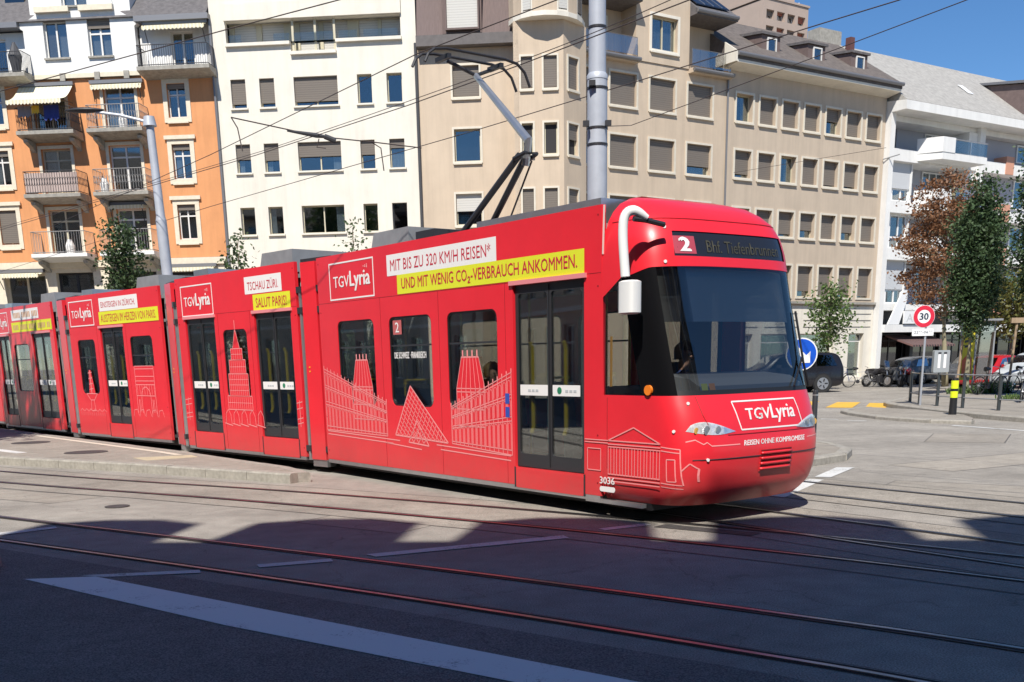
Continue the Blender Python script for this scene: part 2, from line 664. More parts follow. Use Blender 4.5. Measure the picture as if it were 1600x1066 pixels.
# switch plate in front of the tram
sw = MB()
sw.plate([(1.65, 11.25), (2.55, 10.55), (2.7, 10.72), (1.8, 11.42)], (), 0.006, 0.0095, 'xy')
sw.build('switch_cover', M_iron, ground)

def mark(poly, m=M_paintw, z=0.0078):
    return MB().plate(poly, (), z - 0.0008, z, 'xy').build('road_marking', m, ground)

mark([(-4.31, 9.1), (-3.69, 9.15), (0.74, 5.74), (2.6, 4.25), (2.0, 4.2), (0.14, 5.70), (-2.04, 7.27)], M_paintn)
mark([(-5.95, 11.72), (-5.33, 12.21), (-5.25, 12.08), (-5.8, 11.55)])
mark([(-3.85, 9.22), (-2.81, 9.36), (-2.76, 9.22), (-3.6, 9.12)])
mark([(-2.33, 9.56), (-1.67, 9.78), (-1.62, 9.64), (-2.27, 9.42)])
mark([(-1.35, 9.97), (0.63, 10.84), (0.68, 10.66), (-1.24, 9.83)])
mark([(1.04, 11.22), (1.58, 11.52), (1.64, 11.4), (1.1, 11.1)])
mark([(3.5, 13.62), (4.55, 15.35), (4.72, 15.22), (3.66, 13.4)])
mark([(4.7, 15.6), (5.42, 16.84), (5.7, 16.78), (4.9, 15.48)])
mark([(8.9, 29.25), (9.23, 28.85), (9.23, 28.7), (8.85, 29.1)])
mark([(9.28, 28.2), (9.71, 28.05), (9.72, 27.9), (9.28, 28.05)])
mark([(11.1, 25.7), (11.85, 23.5), (12.6, 20.5), (12.45, 20.5), (11.7, 23.5), (10.98, 25.6)])
for q in ([(9.6, 35.8), (10.3, 35.4), (11.9, 39.4), (11.2, 39.8)], [(10.8, 35.05), (11.5, 34.5), (13.0, 38.1), (12.3, 38.55)], [(11.85, 34.3), (12.3, 33.7), (13.6, 36.9), (13.1, 37.45)], [(8.2, 36.6), (8.9, 36.2), (10.5, 40.2), (9.8, 40.6)]):
    mark(q, M_painty)

for k, (x, y, a, w, l) in enumerate(((6.5, 13.5, -0.6, 1.6, 3.0), (8.5, 17.5, 0.5, 1.2, 4.2), (-7.2, 15.4, -0.58, 0.9, 2.6), (-1.6, 12.0, -0.6, 0.7, 1.6), (9.8, 22, 1.1, 1.5, 2.4), (6.9, 26, 1.2, 1.1, 5))):
    ca, sa_ = math.cos(a), math.sin(a)
    rr_ = random.Random(k)
    pp = [(x + ca * p - sa_ * q, y + sa_ * p + ca * q) for p, q in ((-l / 2, -w / 2), (l / 2, -w / 2 + rr_.uniform(-.1, .1)), (l / 2 + rr_.uniform(-.1, .1), w / 2), (-l / 2, w / 2 + rr_.uniform(-.1, .1)))]
    MB().plate(pp, (), 0.0008, 0.0014, 'xy').build('asphalt_patch', M_worn if k % 2 else M_bed, ground)
    strip(pp + [pp[0]], 0.025, 0.0022).build('tar_seam', M_tar, ground)

def pavement(name, poly, h, m, kerb_pts=None, stone=1.0):
    o = MB().plate(poly, (), -0.02, h, 'xy').build(name, m, kind='structure')
    if kerb_pts:
        kerb(o, kerb_pts, h, stone)
    return o

_ks = {}
def kerb(parent, pts, h, L=1.0, w=0.2):
    p = [Vector((x, y, 0)) for x, y in pts]
    seg = []
    tot = 0
    for i in range(len(p) - 1):
        d = (p[i + 1] - p[i]).length
        seg.append((tot, d, i))
        tot += d
    def at(s):
        for a, d, i in seg:
            if s <= a + d or i == len(seg) - 1:
                return p[i].lerp(p[i + 1], (s - a) / d)
    n = max(1, round(tot / L))
    ln = tot / n
    for k in range(n):
        a, b = at(k * ln), at((k + 1) * ln)
        d = b - a
        key = (round(d.length, 1), h)
        if key not in _ks:
            mb = MB()
            l2 = d.length / 2 - 0.006
            mb.plate([(-w / 2, -0.02), (w / 2, -0.02), (w / 2, h + 0.006), (-w / 2 + 0.025, h + 0.006), (-w / 2, h - 0.02)], (), -l2, l2, 'yz')
            _ks[key] = mb.mesh('kerb_stone', M_kerb)
        c = (a + b) / 2
        c.z = random.uniform(-0.004, 0.004)
        link('kerb_stone', _ks[key], parent, T(c) @ RZ(math.atan2(d.y, d.x)))

# tram stop platform, a raised wedge between the two tracks
platform = pavement('platform', [(-40, 39.2), (-14.9, 23.75), (-9.87, 20.62), (-6.68, 18.68), (-3.96, 16.76), (-3.3, 16.3), (-3.1, 16.42), (-3.6, 17.25), (-4.62, 18.5), (-6.6, 21.0), (-10.7, 25.75), (-14.8, 30.5), (-40, 57)], 0.15, M_pave,
    [(-29.8, 33), (-14.9, 23.75), (-9.87, 20.62), (-6.68, 18.68), (-3.96, 16.76), (-3.25, 16.25)])
kerb(platform, [(-3.12, 16.35), (-3.62, 17.3), (-4.62, 18.55), (-6.6, 21.05), (-10.7, 25.8), (-14.8, 30.55), (-20, 36.5)], 0.15, 1.0, 0.16)
for (x, y) in ((-10.9, 24.25), (-8.43, 21.18)):
    mh = MB()
    mh.plate(circ(0, 0, 0.42), (), 0.150, 0.158, 'xy')
    mh.build('manhole_cover', M_iron, platform, T((x, y, 0)))
MB().plate([(-6.95, 19.65), (-5.95, 20.0), (-5.7, 19.55), (-6.5, 19.05)], (), 0.15, 0.155, 'xy').build('pale_paving_patch', mat('pale_paving', (0.5, 0.44, 0.3), 0.8, 0, 0.15, 6), platform)
MB().plate([(-11.2, 22.6), (-9.9, 21.3), (-9.75, 21.45), (-11.05, 22.75)], (), 0.15, 0.155, 'xy').build('white_edge_mark', M_paintw, platform)
strip([(-12.6, 27.6), (-10.3, 24.9), (-6.9, 20.95), (-6.2, 20.05)], 0.16, 0.156).build('tactile_stripe', mat('pale_stripe', (0.6, 0.55, 0.45), 0.8), platform)
MB().plate(circ(0, 0, 0.16), (), 0.004, 0.012, 'xy').build('manhole_cover', M_iron, ground, T((-5.2, 13.9, 0)))

pavement('near_kerb_corner', [(-9, 12.9), (-5.1, 10.0), (-4.95, 9.85), (-4.85, 9.55), (-4.85, 9.2), (-9, 9.3)], 0.1, M_pave, [(-9, 12.9), (-5.1, 10.0), (-4.88, 9.7), (-4.85, 9.2)], 0.6)
# traffic island beyond the second track
pavement('traffic_island', [(4.4, 16.6), (5.85, 17.98), (6.2, 18.8), (6.3, 20.1), (5.2, 23), (1.6, 27.5), (0.4, 26.5), (3.2, 20.2)], 0.13, M_pave,
    [(4.35, 16.5), (5.85, 17.92), (6.22, 18.8), (6.3, 20.1), (5.2, 23), (1.6, 27.5)])
# corner pavement with railing and trees
plaza = pavement('corner_pavement', [(12.75, 35), (12.68, 33.8), (12.66, 31.1), (12.8, 28.1), (13.15, 26.3), (14.2, 22), (40, 12), (80, 60), (32, 51), (23.5, 48.3), (14.8, 38.5)], 0.13, M_pave,
    [(23.5, 48.3), (14.8, 38.5), (12.75, 35), (12.66, 33.8), (12.63, 31.1), (12.78, 28.07), (13.1, 26.27), (14.2, 22), (20, 19.5)])
pavement('crossing_island', [(11.6, 33.2), (10.45, 32), (10.28, 30.6), (10.4, 28.4), (10.97, 26.85), (11.7, 26.1), (12.1, 26.9), (12.5, 28.4), (12.4, 31.2)], 0.09, M_pave,
    [(11.6, 33.2), (10.36, 32), (10.2, 30.63), (10.32, 28.36), (10.89, 26.77), (11.69, 25.98)])
# pavements along the house fronts
pl0 = Vector((-3.357, 49.617)); dl = Vector((0.99657, -0.08281)); nl = Vector((0.08281, 0.99657))
pt0 = Vector((2.692, 49.114)); dt = Vector((0.83832, 0.54518)); nt = Vector((-0.54518, 0.83832))
def PL(u, o): v = pl0 + dl * u + nl * o; return (v.x, v.y)
def PT(u, o): v = pt0 + dt * u + nt * o; return (v.x, v.y)
pavement('house_pavement', [PL(-40, -4), PL(5.2, -4), PT(1.2, -3), PT(10, -3.0), PT(60, -3.0), PT(60, 0.6), PT(0.6, 0.6), PL(5.5, 0.6), PL(-40, 0.6)], 0.12, M_pave,
    [PL(-40, -4), PL(5.2, -4), PT(1.2, -3.05), PT(60, -3.05)], 1.5)
# ------------------------------------------------------------------ buildings
def wall(root, u0, u1, z0, z1, holes, m, y=0.0, rev=0.24, name='wall', M=None, back=True):
    """Front wall with real openings and reveals; holes = (u0,u1,z0,z1)."""
    us = sorted({u0, u1, *[h[0] for h in holes], *[h[1] for h in holes]})
    zs = sorted({z0, z1, *[h[2] for h in holes], *[h[3] for h in holes]})
    mb = MB()
    for i in range(len(us) - 1):
        for j in range(len(zs) - 1):
            uc, zc = (us[i] + us[i + 1]) / 2, (zs[j] + zs[j + 1]) / 2
            if uc < u0 or uc > u1 or zc < z0 or zc > z1:
                continue
            if any(h[0] < uc < h[1] and h[2] < zc < h[3] for h in holes):
                continue
            mb.quad((us[i], y, zs[j]), (us[i + 1], y, zs[j]), (us[i + 1], y, zs[j + 1]), (us[i], y, zs[j + 1]))
    for a, b, c, d in holes:
        for p, q in (((a, c), (b, c)), ((b, c), (b, d)), ((b, d), (a, d)), ((a, d), (a, c))):
            mb.quad((p[0], y, p[1]), (p[0], y + rev, p[1]), (q[0], y + rev, q[1]), (q[0], y, q[1]))
    for p, q in (((u0, z0), (u1, z0)), ((u1, z0), (u1, z1)), ((u1, z1), (u0, z1)), ((u0, z1), (u0, z0))):
        mb.quad((p[0], y, p[1]), (p[0], y + rev, p[1]), (q[0], y + rev, q[1]), (q[0], y, q[1]))
    return mb.build(name, m, root, M, merge=0.0005, recalc=False)

_wc = {}
def cached(key, fn):
    if key not in _wc:
        _wc[key] = fn()
    return _wc[key]

def ringmesh(w, h, t, dep, mull, trans, m, name):
    def fn():
        xs = [-w / 2] + [-w / 2 + w * f for f in mull] + [w / 2]
        zs = [-h / 2] + [-h / 2 + h * f for f in trans] + [h / 2]
        holes = []
        for i in range(len(xs) - 1):
            for j in range(len(zs) - 1):
                a = xs[i] + (t if i == 0 else t * 0.55)
                b = xs[i + 1] - (t if i == len(xs) - 2 else t * 0.55)
                c = zs[j] + (t if j == 0 else t * 0.5)
                d = zs[j + 1] - (t if j == len(zs) - 2 else t * 0.5)
                holes.append(rect(a, b, c, d))
        return MB().plate(rect(-w / 2, w / 2, -h / 2, h / 2), holes, 0, dep).mesh(name, m)
    return cached(('ring', round(w, 3), round(h, 3), t, dep, tuple(mull), tuple(trans), m.name, name), fn)

def boxmesh(w, d, h, m, name):
    return cached(('box', round(w, 3), round(d, 3), round(h, 3), m.name, name), lambda: MB().box(-w / 2, w / 2, 0, d, -h / 2, h / 2).mesh(name, m))

def window(root, u0, u1, z0, z1, y=0.0, rec=0.16, ft=0.06, fm=None, mull=(), trans=(), blind=0.0, bm=None, sill=None, sur=0.0, sm=None,
           curtain=None, gm=None, M=None, name='window', blindy=0.05, sillm=None):
    """Window in an opening: frame, pane, and what the photo shows on it."""
    fm = fm or M_frame
    w, h = u1 - u0, z1 - z0
    uc, zc = (u0 + u1) / 2, (z0 + z1) / 2
    base = M or Matrix.Identity(4)
    win = link(name, ringmesh(w, h, ft, 0.07, mull, trans, fm, name), root, base @ T((uc, y + rec, zc)))
    link('pane', boxmesh(w - 0.02, 0.012, h - 0.02, gm or M_winglass, 'pane'), win, T((0, 0.035, 0)))
    if blind > 0:
        bh = h * blind
        link('shutter', boxmesh(w - 0.02, 0.03, bh, bm or M_blind, 'shutter'), win, T((0, -blindy - 0.03, h / 2 - bh / 2)))
    if sill:
        link('sill', boxmesh(w + 0.12, 0.26 + rec - 0.02, 0.07, sillm or sm or M_stone, 'sill'), win, T((0, -rec - 0.1, -h / 2 - 0.037 - (sur if sur else 0) + (sur and 0.03))))
    if sur:
        def fn():
            return MB().plate(rect(-w / 2 - sur, w / 2 + sur, -h / 2 - sur, h / 2 + sur), [rect(-w / 2 - 0.001, w / 2 + 0.001, -h / 2 - 0.001, h / 2 + 0.001)], -0.045, 0.19).mesh('surround', sm)
        link('surround', cached(('sur', round(w, 3), round(h, 3), sur, sm.name), fn), win, T((0, -rec, 0)))
    if curtain:
        side, frac, cm = curtain
        cw = w * frac
        x = {'l': -w / 2 + cw / 2 + 0.04, 'r': w / 2 - cw / 2 - 0.04, 'c': 0}[side]
        link('curtain', boxmesh(cw, 0.02, h - 0.06, cm, 'curtain'), win, T((x, 0.11, 0)))
    return win

def block(root, u0, u1, y0, y1, z0, z1, m, name):
    return MB().box(u0, u1, y0, y1, z0, z1).build(name, m, root)

def railing(root, u0, u1, yb, yf, z0, z1, m, bars=0.11, pattern=0, name='railing'):
    """Wrought-iron balcony railing on three sides."""
    mb = MB()
    def run(a, b):
        a, b = Vector(a), Vector(b)
        L = (b - a).length
        for z in (z0 + 0.06, z1):
            mb.tube([(a.x, a.y, z), (b.x, b.y, z)], 0.018, 4)
        n = max(2, int(L / bars))
        for k in range(n + 1):
            p = a.lerp(b, k / n)
            mb.tube([(p.x, p.y, z0), (p.x, p.y, z1)], 0.009, 4)
            if pattern and k < n:
                q = a.lerp(b, (k + 0.5) / n)
                h = z1 - z0
                ring = []
                for i in range(9):
                    t = i / 8 * 2 * math.pi
                    d = (b - a).normalized() * (bars * 0.45 * math.cos(t))
                    ring.append((q.x + d.x, q.y + d.y, z0 + h * (0.55 if pattern == 1 else 0.3) + 0.16 * math.sin(t)))
                mb.tube(ring, 0.008, 4)
    run((u0, yb), (u0, yf))
    run((u0, yf), (u1, yf))
    run((u1, yf), (u1, yb))
    return mb.build(name, m, root, kind='stuff')

AZL, AZT = -0.0829, 0.5766
M_orange = mat('orange_render', (0.69, 0.31, 0.13), 0.85, 0, 0.08, 1.2, 0.25, 30, streak=0.16)
M_cream = mat('cream_render', (0.76, 0.71, 0.61), 0.85, 0, 0.06, 1.0, 0.2, 30, streak=0.12)
M_whiteR = mat('white_render', (0.78, 0.77, 0.74), 0.85, 0, 0.06, 1.0, 0.2, 30, streak=0.12)
M_beige = mat('beige_render', (0.58, 0.465, 0.345), 0.85, 0, 0.07, 0.8, 0.2, 30, streak=0.15)
M_taupe = mat('taupe_render', (0.54, 0.44, 0.335), 0.85, 0, 0.07, 0.8, 0.2, 30, streak=0.15)
M_sur = mat('window_surround', (0.68, 0.62, 0.51), 0.8, 0, 0.08, 5, streak=0.1)
M_slate = mat('slate_roof', (0.13, 0.12, 0.12), 0.8, 0, 0.35, 5, 0.6, 18)
M_brownroof = mat('brown_tile_roof', (0.14, 0.118, 0.105), 0.85, 0, 0.35, 4, 0.7, 14)
M_greyroof = mat('grey_fibre_roof', (0.36, 0.345, 0.32), 0.85, 0, 0.25, 4, 0.6, 12)
M_brownclad = mat('brown_cladding', (0.16, 0.115, 0.105), 0.8, 0, 0.2, 3, stretch=(12, 1, 1))
M_gutter = mat('zinc_gutter', (0.22, 0.22, 0.23), 0.5, 0.5)
M_dirty = mat('weathered_concrete', (0.34, 0.32, 0.28), 0.85, 0, 0.3, 5, 0.3)
M_iron2 = mat('wrought_iron', (0.06, 0.06, 0.065), 0.6)
M_ironl = mat('grey_iron', (0.3, 0.29, 0.28), 0.6)
M_awn = stripes('awning_cloth', (0.68, 0.61, 0.42), (0.74, 0.7, 0.56), 0.16, 0, 0.8, 0.0)
M_lacc = stripes('patterned_screen', (0.36, 0.28, 0.25), (0.5, 0.4, 0.36), 0.11, 0, 0.9, 0.3)

# ---- orange house with white gable
O = thing('apartment_house', 'orange apartment house with white curved gable, balconies and striped awnings', 'house', (-3.357, 49.617, 0), AZL)
ow = []
U_W = (-11.40, -10.36)
rows = [(12.55, 13.95), (9.98, 11.45), (7.4, 8.9)]
for z0, z1 in rows:
    ow.append((U_W[0] + 0.1, U_W[1] - 0.1, z0, z1))
    ow.append((-19.85, -19.0, z0, z1))
doorsL = [(-17.55, -16.05, 12.1, 13.95), (-17.45, -16.05, 9.55, 11.45), (-17.45, -16.0, 6.9, 8.85)]
doorsR = [(-14.25, -12.8, 12.1, 13.95), (-14.25, -12.78, 9.55, 11.5), (-14.2, -12.78, 6.95, 8.8)]
ow += doorsL + doorsR
wall(O, -21.5, -9.14, 6.62, 14.3, ow, M_orange)
for i, (z0, z1) in enumerate(rows):
    for j, (a, b) in enumerate(((U_W[0] + 0.1, U_W[1] - 0.1), (-19.85, -19.0))):
        window(O, a, b, z0, z1, 0, 0.14, 0.06, M_frame, (0.5,), (0.68,), sill=True, sur=0.2, sm=M_stone, blind=(0.95 if (i == 2 and j == 1) else 0.16), curtain=(('l', .3, M_curt) if i == 1 else None))
        if i:
            block(O, a - 0.3, b + 0.3, -0.12, -0.046, z1 + 0.201, z1 + 0.36, M_stone, 'lintel')
for dd in (doorsL, doorsR):
    for i, (a, b, c, d) in enumerate(dd):
        window(O, a, b, c, d, 0, 0.16, 0.07, M_frame if dd is doorsR else M_framey, (0.5,), (0.75,), sur=0.14, sm=M_stone, name='balcony_door', gm=M_winglass, curtain=(('l', .45, M_curt) if (i + (dd is doorsR)) % 2 else None))
def balcony(root, u0, u1, z, dep, slabm, rm, h=0.95, pattern=1, bars=0.12, t=0.22):
    b = MB()
    b.plate([(0.02, z - t - 0.12), (0.02, z), (-dep, z), (-dep, z - t * 0.7), (-dep + 0.25, z - t)], (), u0, u1, 'yz')
    o = b.build('balcony', slabm, root)
    railing(o, u0 + 0.06, u1 - 0.06, -0.02, -dep + 0.06, z, z + h, rm, bars, pattern)
    return o
b1 = balcony(O, -18.0, -15.35, 12.05, 1.0, M_dirty, M_iron2)
b2 = balcony(O, -18.0, -15.35, 9.42, 1.0, M_dirty, M_iron2)
b3 = balcony(O, -18.0, -15.35, 6.86, 1.0, M_whiteR, M_ironl, pattern=0)
b4 = balcony(O, -14.75, -12.2, 12.05, 1.0, M_dirty, M_ironl)
b5 = balcony(O, -14.75, -12.2, 9.42, 1.0, M_dirty, M_ironl)
b6 = balcony(O, -14.75, -12.2, 6.86, 1.0, M_whiteR, M_ironl, pattern=0)
block(b2, -17.9, -15.45, -0.93, -0.90, 9.5, 10.3, M_lacc, 'privacy_screen')
block(b2, -17.93, -17.9, -0.9, -0.05, 9.5, 10.3, M_lacc, 'privacy_screen')
# brackets under the balconies
for (u0, u1) in ((-18.0, -15.35), (-14.75, -12.2)):
    for z in (12.05, 9.42, 6.86):
        for u in (u0 + 0.15, u1 - 0.35):
            MB().plate([(0.02, z - 0.75), (0.02, z - 0.3), (-0.75, z - 0.3), (-0.7, z - 0.42), (-0.2, z - 0.6)], (), u, u + 0.2, 'yz').build('bracket', M_dirty, O)
# laundry on the top left balcony
for (a, b, c, m_) in ((-17.8, -17.2, 0.45, mat('grey_cloth', (0.25, 0.23, 0.25), 0.9)), (-17.15, -16.8, 0.32, mat('yellow_cloth', (0.75, 0.5, 0.06), 0.9)), (-16.6, -15.9, 0.6, mat('blue_cloth', (0.03, 0.05, 0.22), 0.9))):
    cl = MB()
    n = 8
    def P(i, j, a=a, b=b, c=c):
        return (a + (b - a) * i / n, -0.98 - 0.02 * math.sin(i * 1.9) - 0.012 * j, 13.06 - c * j / 3 * (1 + 0.12 * math.sin(i * 2.3)))
    cl.grid(P, n, 3)
    cl.build('laundry', m_, b1, smooth=True)
# planter and clutter on balconies
for bb, (u, z) in ((b5, (-14.35, 9.42)), (b3, (-16.3, 6.86)), (b4, (-13.2, 12.05))):
    MB().tube([(u, -0.6, z), (u, -0.6, z + 0.35), (u, -0.6, z + 0.62)], [0.17, 0.2, 0.1], 10).build('flower_pot', M_whiteR, bb)
# awnings
def awning(root, u0, u1, z, out, drop, name='awning'):
    mb = MB()
    n = 10
    for k in range(n):
        a, b = k / n, (k + 1) / n
        sag = lambda t: -0.12 * math.sin(math.pi * t) * out
        mb.quad((u0, -0.12 - out * a, z - drop * a + sag(a)), (u1, -0.12 - out * a, z - drop * a + sag(a)), (u1, -0.12 - out * b, z - drop * b + sag(b)), (u0, -0.12 - out * b, z - drop * b + sag(b)))
    e = 16
    for k in range(e):
        a = u0 + (u1 - u0) * k / e
        b = u0 + (u1 - u0) * (k + 1) / e
        mb.add([(a, -0.12 - out, z - drop), (b, -0.12 - out, z - drop), (b, -0.125 - out, z - drop - 0.14), ((a + b) / 2, -0.13 - out, z - drop - 0.2), (a, -0.125 - out, z - drop - 0.14)], [(0, 1, 2, 3, 4)])
    o = mb.build(name, M_awn, root, merge=0.0005, recalc=False)
    MB().box(u0 - 0.05, u1 + 0.05, -0.22, -0.01, z - 0.02, z + 0.12).build('awning_box', M_gutter, o)
    for u in (u0 + 0.1, u1 - 0.1):
        MB().tube([(u, -0.12, z - 0.75), (u, -0.12 - out, z - drop)], 0.02, 5).build('awning_arm', M_dark, o)
    return o
awning(O, -18.05, -15.55, 14.05, 1.35, 0.85)
awning(O, -14.7, -12.35, 14.05, 0.15, 0.1)
awning(O, -14.45, -12.75, 8.95, 0.2, 0.02)
# string courses
block(O, -21.5, -9.2, -0.1, 0.1, 6.3, 6.6, M_stone, 'string_course')
block(O, -18.0, -12.42, -0.14, 0.1, 14.32, 14.5, M_stone, 'string_course')
for u in (-15.95, -14.35, -13.0):
    block(O, u - 0.12, u + 0.12, -0.2, -0.142, 14.2, 14.52, M_dirty, 'console')
# white gable
def arc(cx_, cz_, r, a0, a1, n=8):
    return [(cx_ + r * math.cos(rad(a0 + (a1 - a0) * k / n)), cz_ + r * math.sin(rad(a0 + (a1 - a0) * k / n))) for k in range(n + 1)]
gl = [(-17.55, 14.5), (-12.45, 14.5), (-12.45, 16.3), (-12.28, 16.42), (-12.28, 16.6)] + arc(-12.3, 17.9, 1.25, 268, 180, 8) + [(-13.5, 18.2)] + arc(-15.0, 18.2, 1.5, 0, 180, 10) + [(-16.5, 18.0)] + arc(-17.7, 17.9, 1.25, 0, -88, 8) + [(-17.75, 16.6), (-17.75, 16.42), (-17.55, 16.3)]
gw = [(-16.62, -15.55, 15.15, 16.65), (-14.6, -13.55, 15.15, 16.65), (-15.65, -14.5, 17.2, 18.3)]
MB().plate(gl, [rect(*g) for g in gw], -0.12, 0.2).build('gable', M_whiteR, O)
for i, g in enumerate(gw):
    window(O, *g, -0.12, 0.16, 0.07, M_frame, (0.5,), ((0.62,) if i == 1 else ()), sill=True, sm=M_dirty, blind=(0.25 if i else 0.0), curtain=(('l', .4, M_taupe) if i == 0 else None))
    block(O, g[0] - 0.25, g[1] + 0.25, -0.3, -0.122, g[3] + 0.3, g[3] + 0.52, M_stone, 'lintel')
# attic balconies either side of the gable
wall(O, -12.4, -9.14, 14.35, 16.35, [(-11.0, -9.95, 14.5, 16.1)], M_whiteR, 0.25, name='attic_wall')
window(O, -11.0, -9.95, 14.5, 16.1, 0.25, 0.1, 0.08, M_frame, (0.5,), (), name='balcony_door')
b7 = balcony(O, -12.2, -8.95, 14.45, 0.95, M_dirty, M_iron2, 0.85, 0, 0.1)
awning(O, -12.0, -9.2, 16.3, 0.35, 0.12)
wall(O, -21.5, -17.6, 14.35, 16.35, [(-20.0, -18.6, 14.5, 16.1)], M_whiteR, 0.25, name='attic_wall')
window(O, -20.0, -18.6, 14.5, 16.1, 0.25, 0.1, 0.08, M_frame, (0.5,), (), name='balcony_door')
balcony(O, -21.3, -17.3, 14.45, 0.95, M_dirty, M_iron2, 0.85, 0, 0.1)
MB().tube([(-17.85, -0.5, 14.45), (-17.85, -0.5, 15.2), (-17.85, -0.5, 15.75)], [0.16, 0.3, 0.06], 9).build('folded_parasol', M_iron2, O)
block(O, -12.38, -9.05, -0.35, 0.4, 16.4, 16.62, M_gutter, 'gutter')
block(O, -21.5, -17.7, -0.35, 0.4, 16.4, 16.62, M_gutter, 'gutter')
MB().plate([(-0.25, 16.63), (5.5, 21.5), (5.5, 16.63)], (), -21.5, -9.16, 'yz').build('roof', M_slate, O)
MB().box(-18.9, -18.0, 1.2, 1.35, 17.6, 18.5).build('roof_window', M_carglass, O)
MB().plate([(0.2, 14.0), (0.2, 17.9), (4, 17.9), (4, 14.0)], (), -17.3, -12.7, 'yz').build('gable_side', M_whiteR, O)
MB().tube([(-9.08, -0.09, 0.2), (-9.08, -0.09, 16.4)], 0.06, 8).build('downpipe', M_gutter, O)
# ground floor
gh = [(-20.0, -18.0, 0.3, 6.1), (-17.45, -15.65, 0.3, 6.1), (-14.9, -12.6, 0.3, 6.05), (-12.0, -9.7, 0.3, 6.0)]
wall(O, -21.5, -9.14, 0, 6.3, gh, M_stone, 0.02, 0.3, 'ground_floor_wall')
for g in gh:
    window(O, *g, 0.02, 0.25, 0.1, M_dark if g[0] != -20.0 else M_stone, (0.5,), (0.6,), name='shop_window')
awning(O, -20.1, -18.0, 6.15, 0.5, 0.1)
awning(O, -12.0, -9.7, 6.2, 0.3, 0.05)
block(O, -21.4, -9.2, 0.85, 0.9, 0.1, 16.2, M_room, 'interior')
block(O, -21.5, -9.15, 0.95, 11, 0.0, 16.3, M_cream, 'rear_wall')

# ---- white block
W = thing('apartment_block', 'cream white apartment block with flat facade and recessed top floor', 'apartment block', (-3.357, 49.617, 0), AZL)
cols = [(-8.37, -7.70), (-7.07, -6.40), (-5.52, -3.56), (-2.68, -2.03), (-1.37, -0.69)]
rws = [(12.82, 14.0), (10.14, 11.34), (7.5, 8.68), (4.3, 5.6)]
holes = []
bl = [[.84, .84, .84, 0, 0], [.52, .58, .5, .5, .3], [0, 0, 0, 0, 0], [0, 0, 0, 0, 0]]
for (z0, z1) in rws:
    for (a, b) in cols:
        holes.append((a, b, z0, z1))
holes.append((-8.42, -0.66, 15.42, 16.3))
holes.append((-5.55, -3.53, 15.0, 15.42))
wall(W, -9.1, 0.0, 0, 18.2, holes, M_cream, 0, 0.3)
for i, (z0, z1) in enumerate(rws):
    for j, (a, b) in enumerate(cols):
        cur = None
        if (i, j) in ((1, 0), (1, 1), (2, 1), (1, 4)):
            cur = ('l' if j < 2 else 'c', 0.35 if j < 2 else 0.9, M_curt)
        if (i, j) in ((2, 2), (1, 2)):
            cur = ('r', 0.2, M_curt)
        window(W, a, b, z0, z1, 0, 0.2, 0.05, M_framey if not (i == 2 and j == 4) else M_dark, (0.5,) if j == 2 else (), (), blind=bl[i][j], sill=True, sm=M_cream, curtain=cur,
               gm=M_winglass if (i, j) != (2, 4) else M_carglass)
# recessed top floor: back wall with shuttered windows, sloping parapet, glazed screens
tw = [(-8.2, -7.2), (-6.95, -5.95), (-5.25, -4.4), (-4.2, -3.1), (-2.6, -1.75), (-1.6, -0.75)]
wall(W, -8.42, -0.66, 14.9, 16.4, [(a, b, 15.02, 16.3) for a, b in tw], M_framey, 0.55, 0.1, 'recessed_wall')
for a, b in tw:
    window(W, a, b, 15.02, 16.3, 0.55, 0.08, 0.05, M_framey, blind=0.97, blindy=-0.02, bm=M_blindl)
block(W, -8.42, -0.66, 0.31, 0.54, 14.9, 14.98, M_dirty, 'loggia_floor')
block(W, -8.42, -0.66, 0.31, 0.54, 16.31, 16.4, M_dirty, 'loggia_ceiling')
for (a, b, z) in ((-8.45, -5.56, 15.42), (-3.52, -0.62, 15.42), (-5.56, -3.52, 15.0)):
    block(W, a, b, -0.16, 0.32, z - 0.13, z - 0.003, M_cream, 'parapet_coping')
for (a, b) in ((-8.3, -7.75), (-6.3, -5.6), (-5.4, -3.65), (-3.4, -2.6), (-2.3, -0.8)):
    MB().box(a, b, 0.06, 0.08, 15.43, 15.78).build('glass_screen', glass('frosted_screen', (0.85, 0.87, 0.85), 0.04, 0.2), W)
for u in (-5.45, -4.45, -3.6):
    block(W, u - 0.05, u + 0.05, 0.1, 0.16, 15.0, 16.31, M_framey, 'post')
MB().plate([(-8.45, 16.32), (-0.62, 16.32), (-0.62, 16.98), (-8.45, 16.98)], (), -0.12, -0.003).build('roof_fascia', M_cream, W)
block(W, -9.1, 0.0, 0.35, 11, 18.1, 18.35, M_dirty, 'roof')
block(W, -9.0, -0.1, 1.05, 1.1, 0.1, 18, M_room, 'interior')
block(W, -9.08, -0.02, 1.15, 11, 0, 18.09, M_cream, 'rear_wall')
MB().tube([(-0.03, -0.1, 0.2), (-0.03, -0.1, 15.1)], 0.065, 8).build('downpipe', M_iron2, W)
for (a, b) in ((-8.3, -6.4), (-5.6, -3.4), (-2.7, -0.7)):
    pts = [(a, 0.4), (b, 0.4), (b, 2.9)] + arc((a + b) / 2, 2.9, (b - a) / 2, 0, 180, 10)[1:-1] + [(a, 2.9)]
    MB().plate(pts, (), -0.02, 0.0).build('shop_window', M_carglass, W)
    pts2 = [(p[0] + (0.12 if p[0] > (a + b) / 2 else -0.12), p[1]) for p in pts]
    MB().plate([(a - .12, .3), (b + .12, .3), (b + .12, 2.9)] + arc((a + b) / 2, 2.9, (b - a) / 2 + .12, 0, 180, 10)[1:-1] + [(a - .12, 2.9)], [pts], -0.06, 0.0).build('arch_surround', M_cream, W)

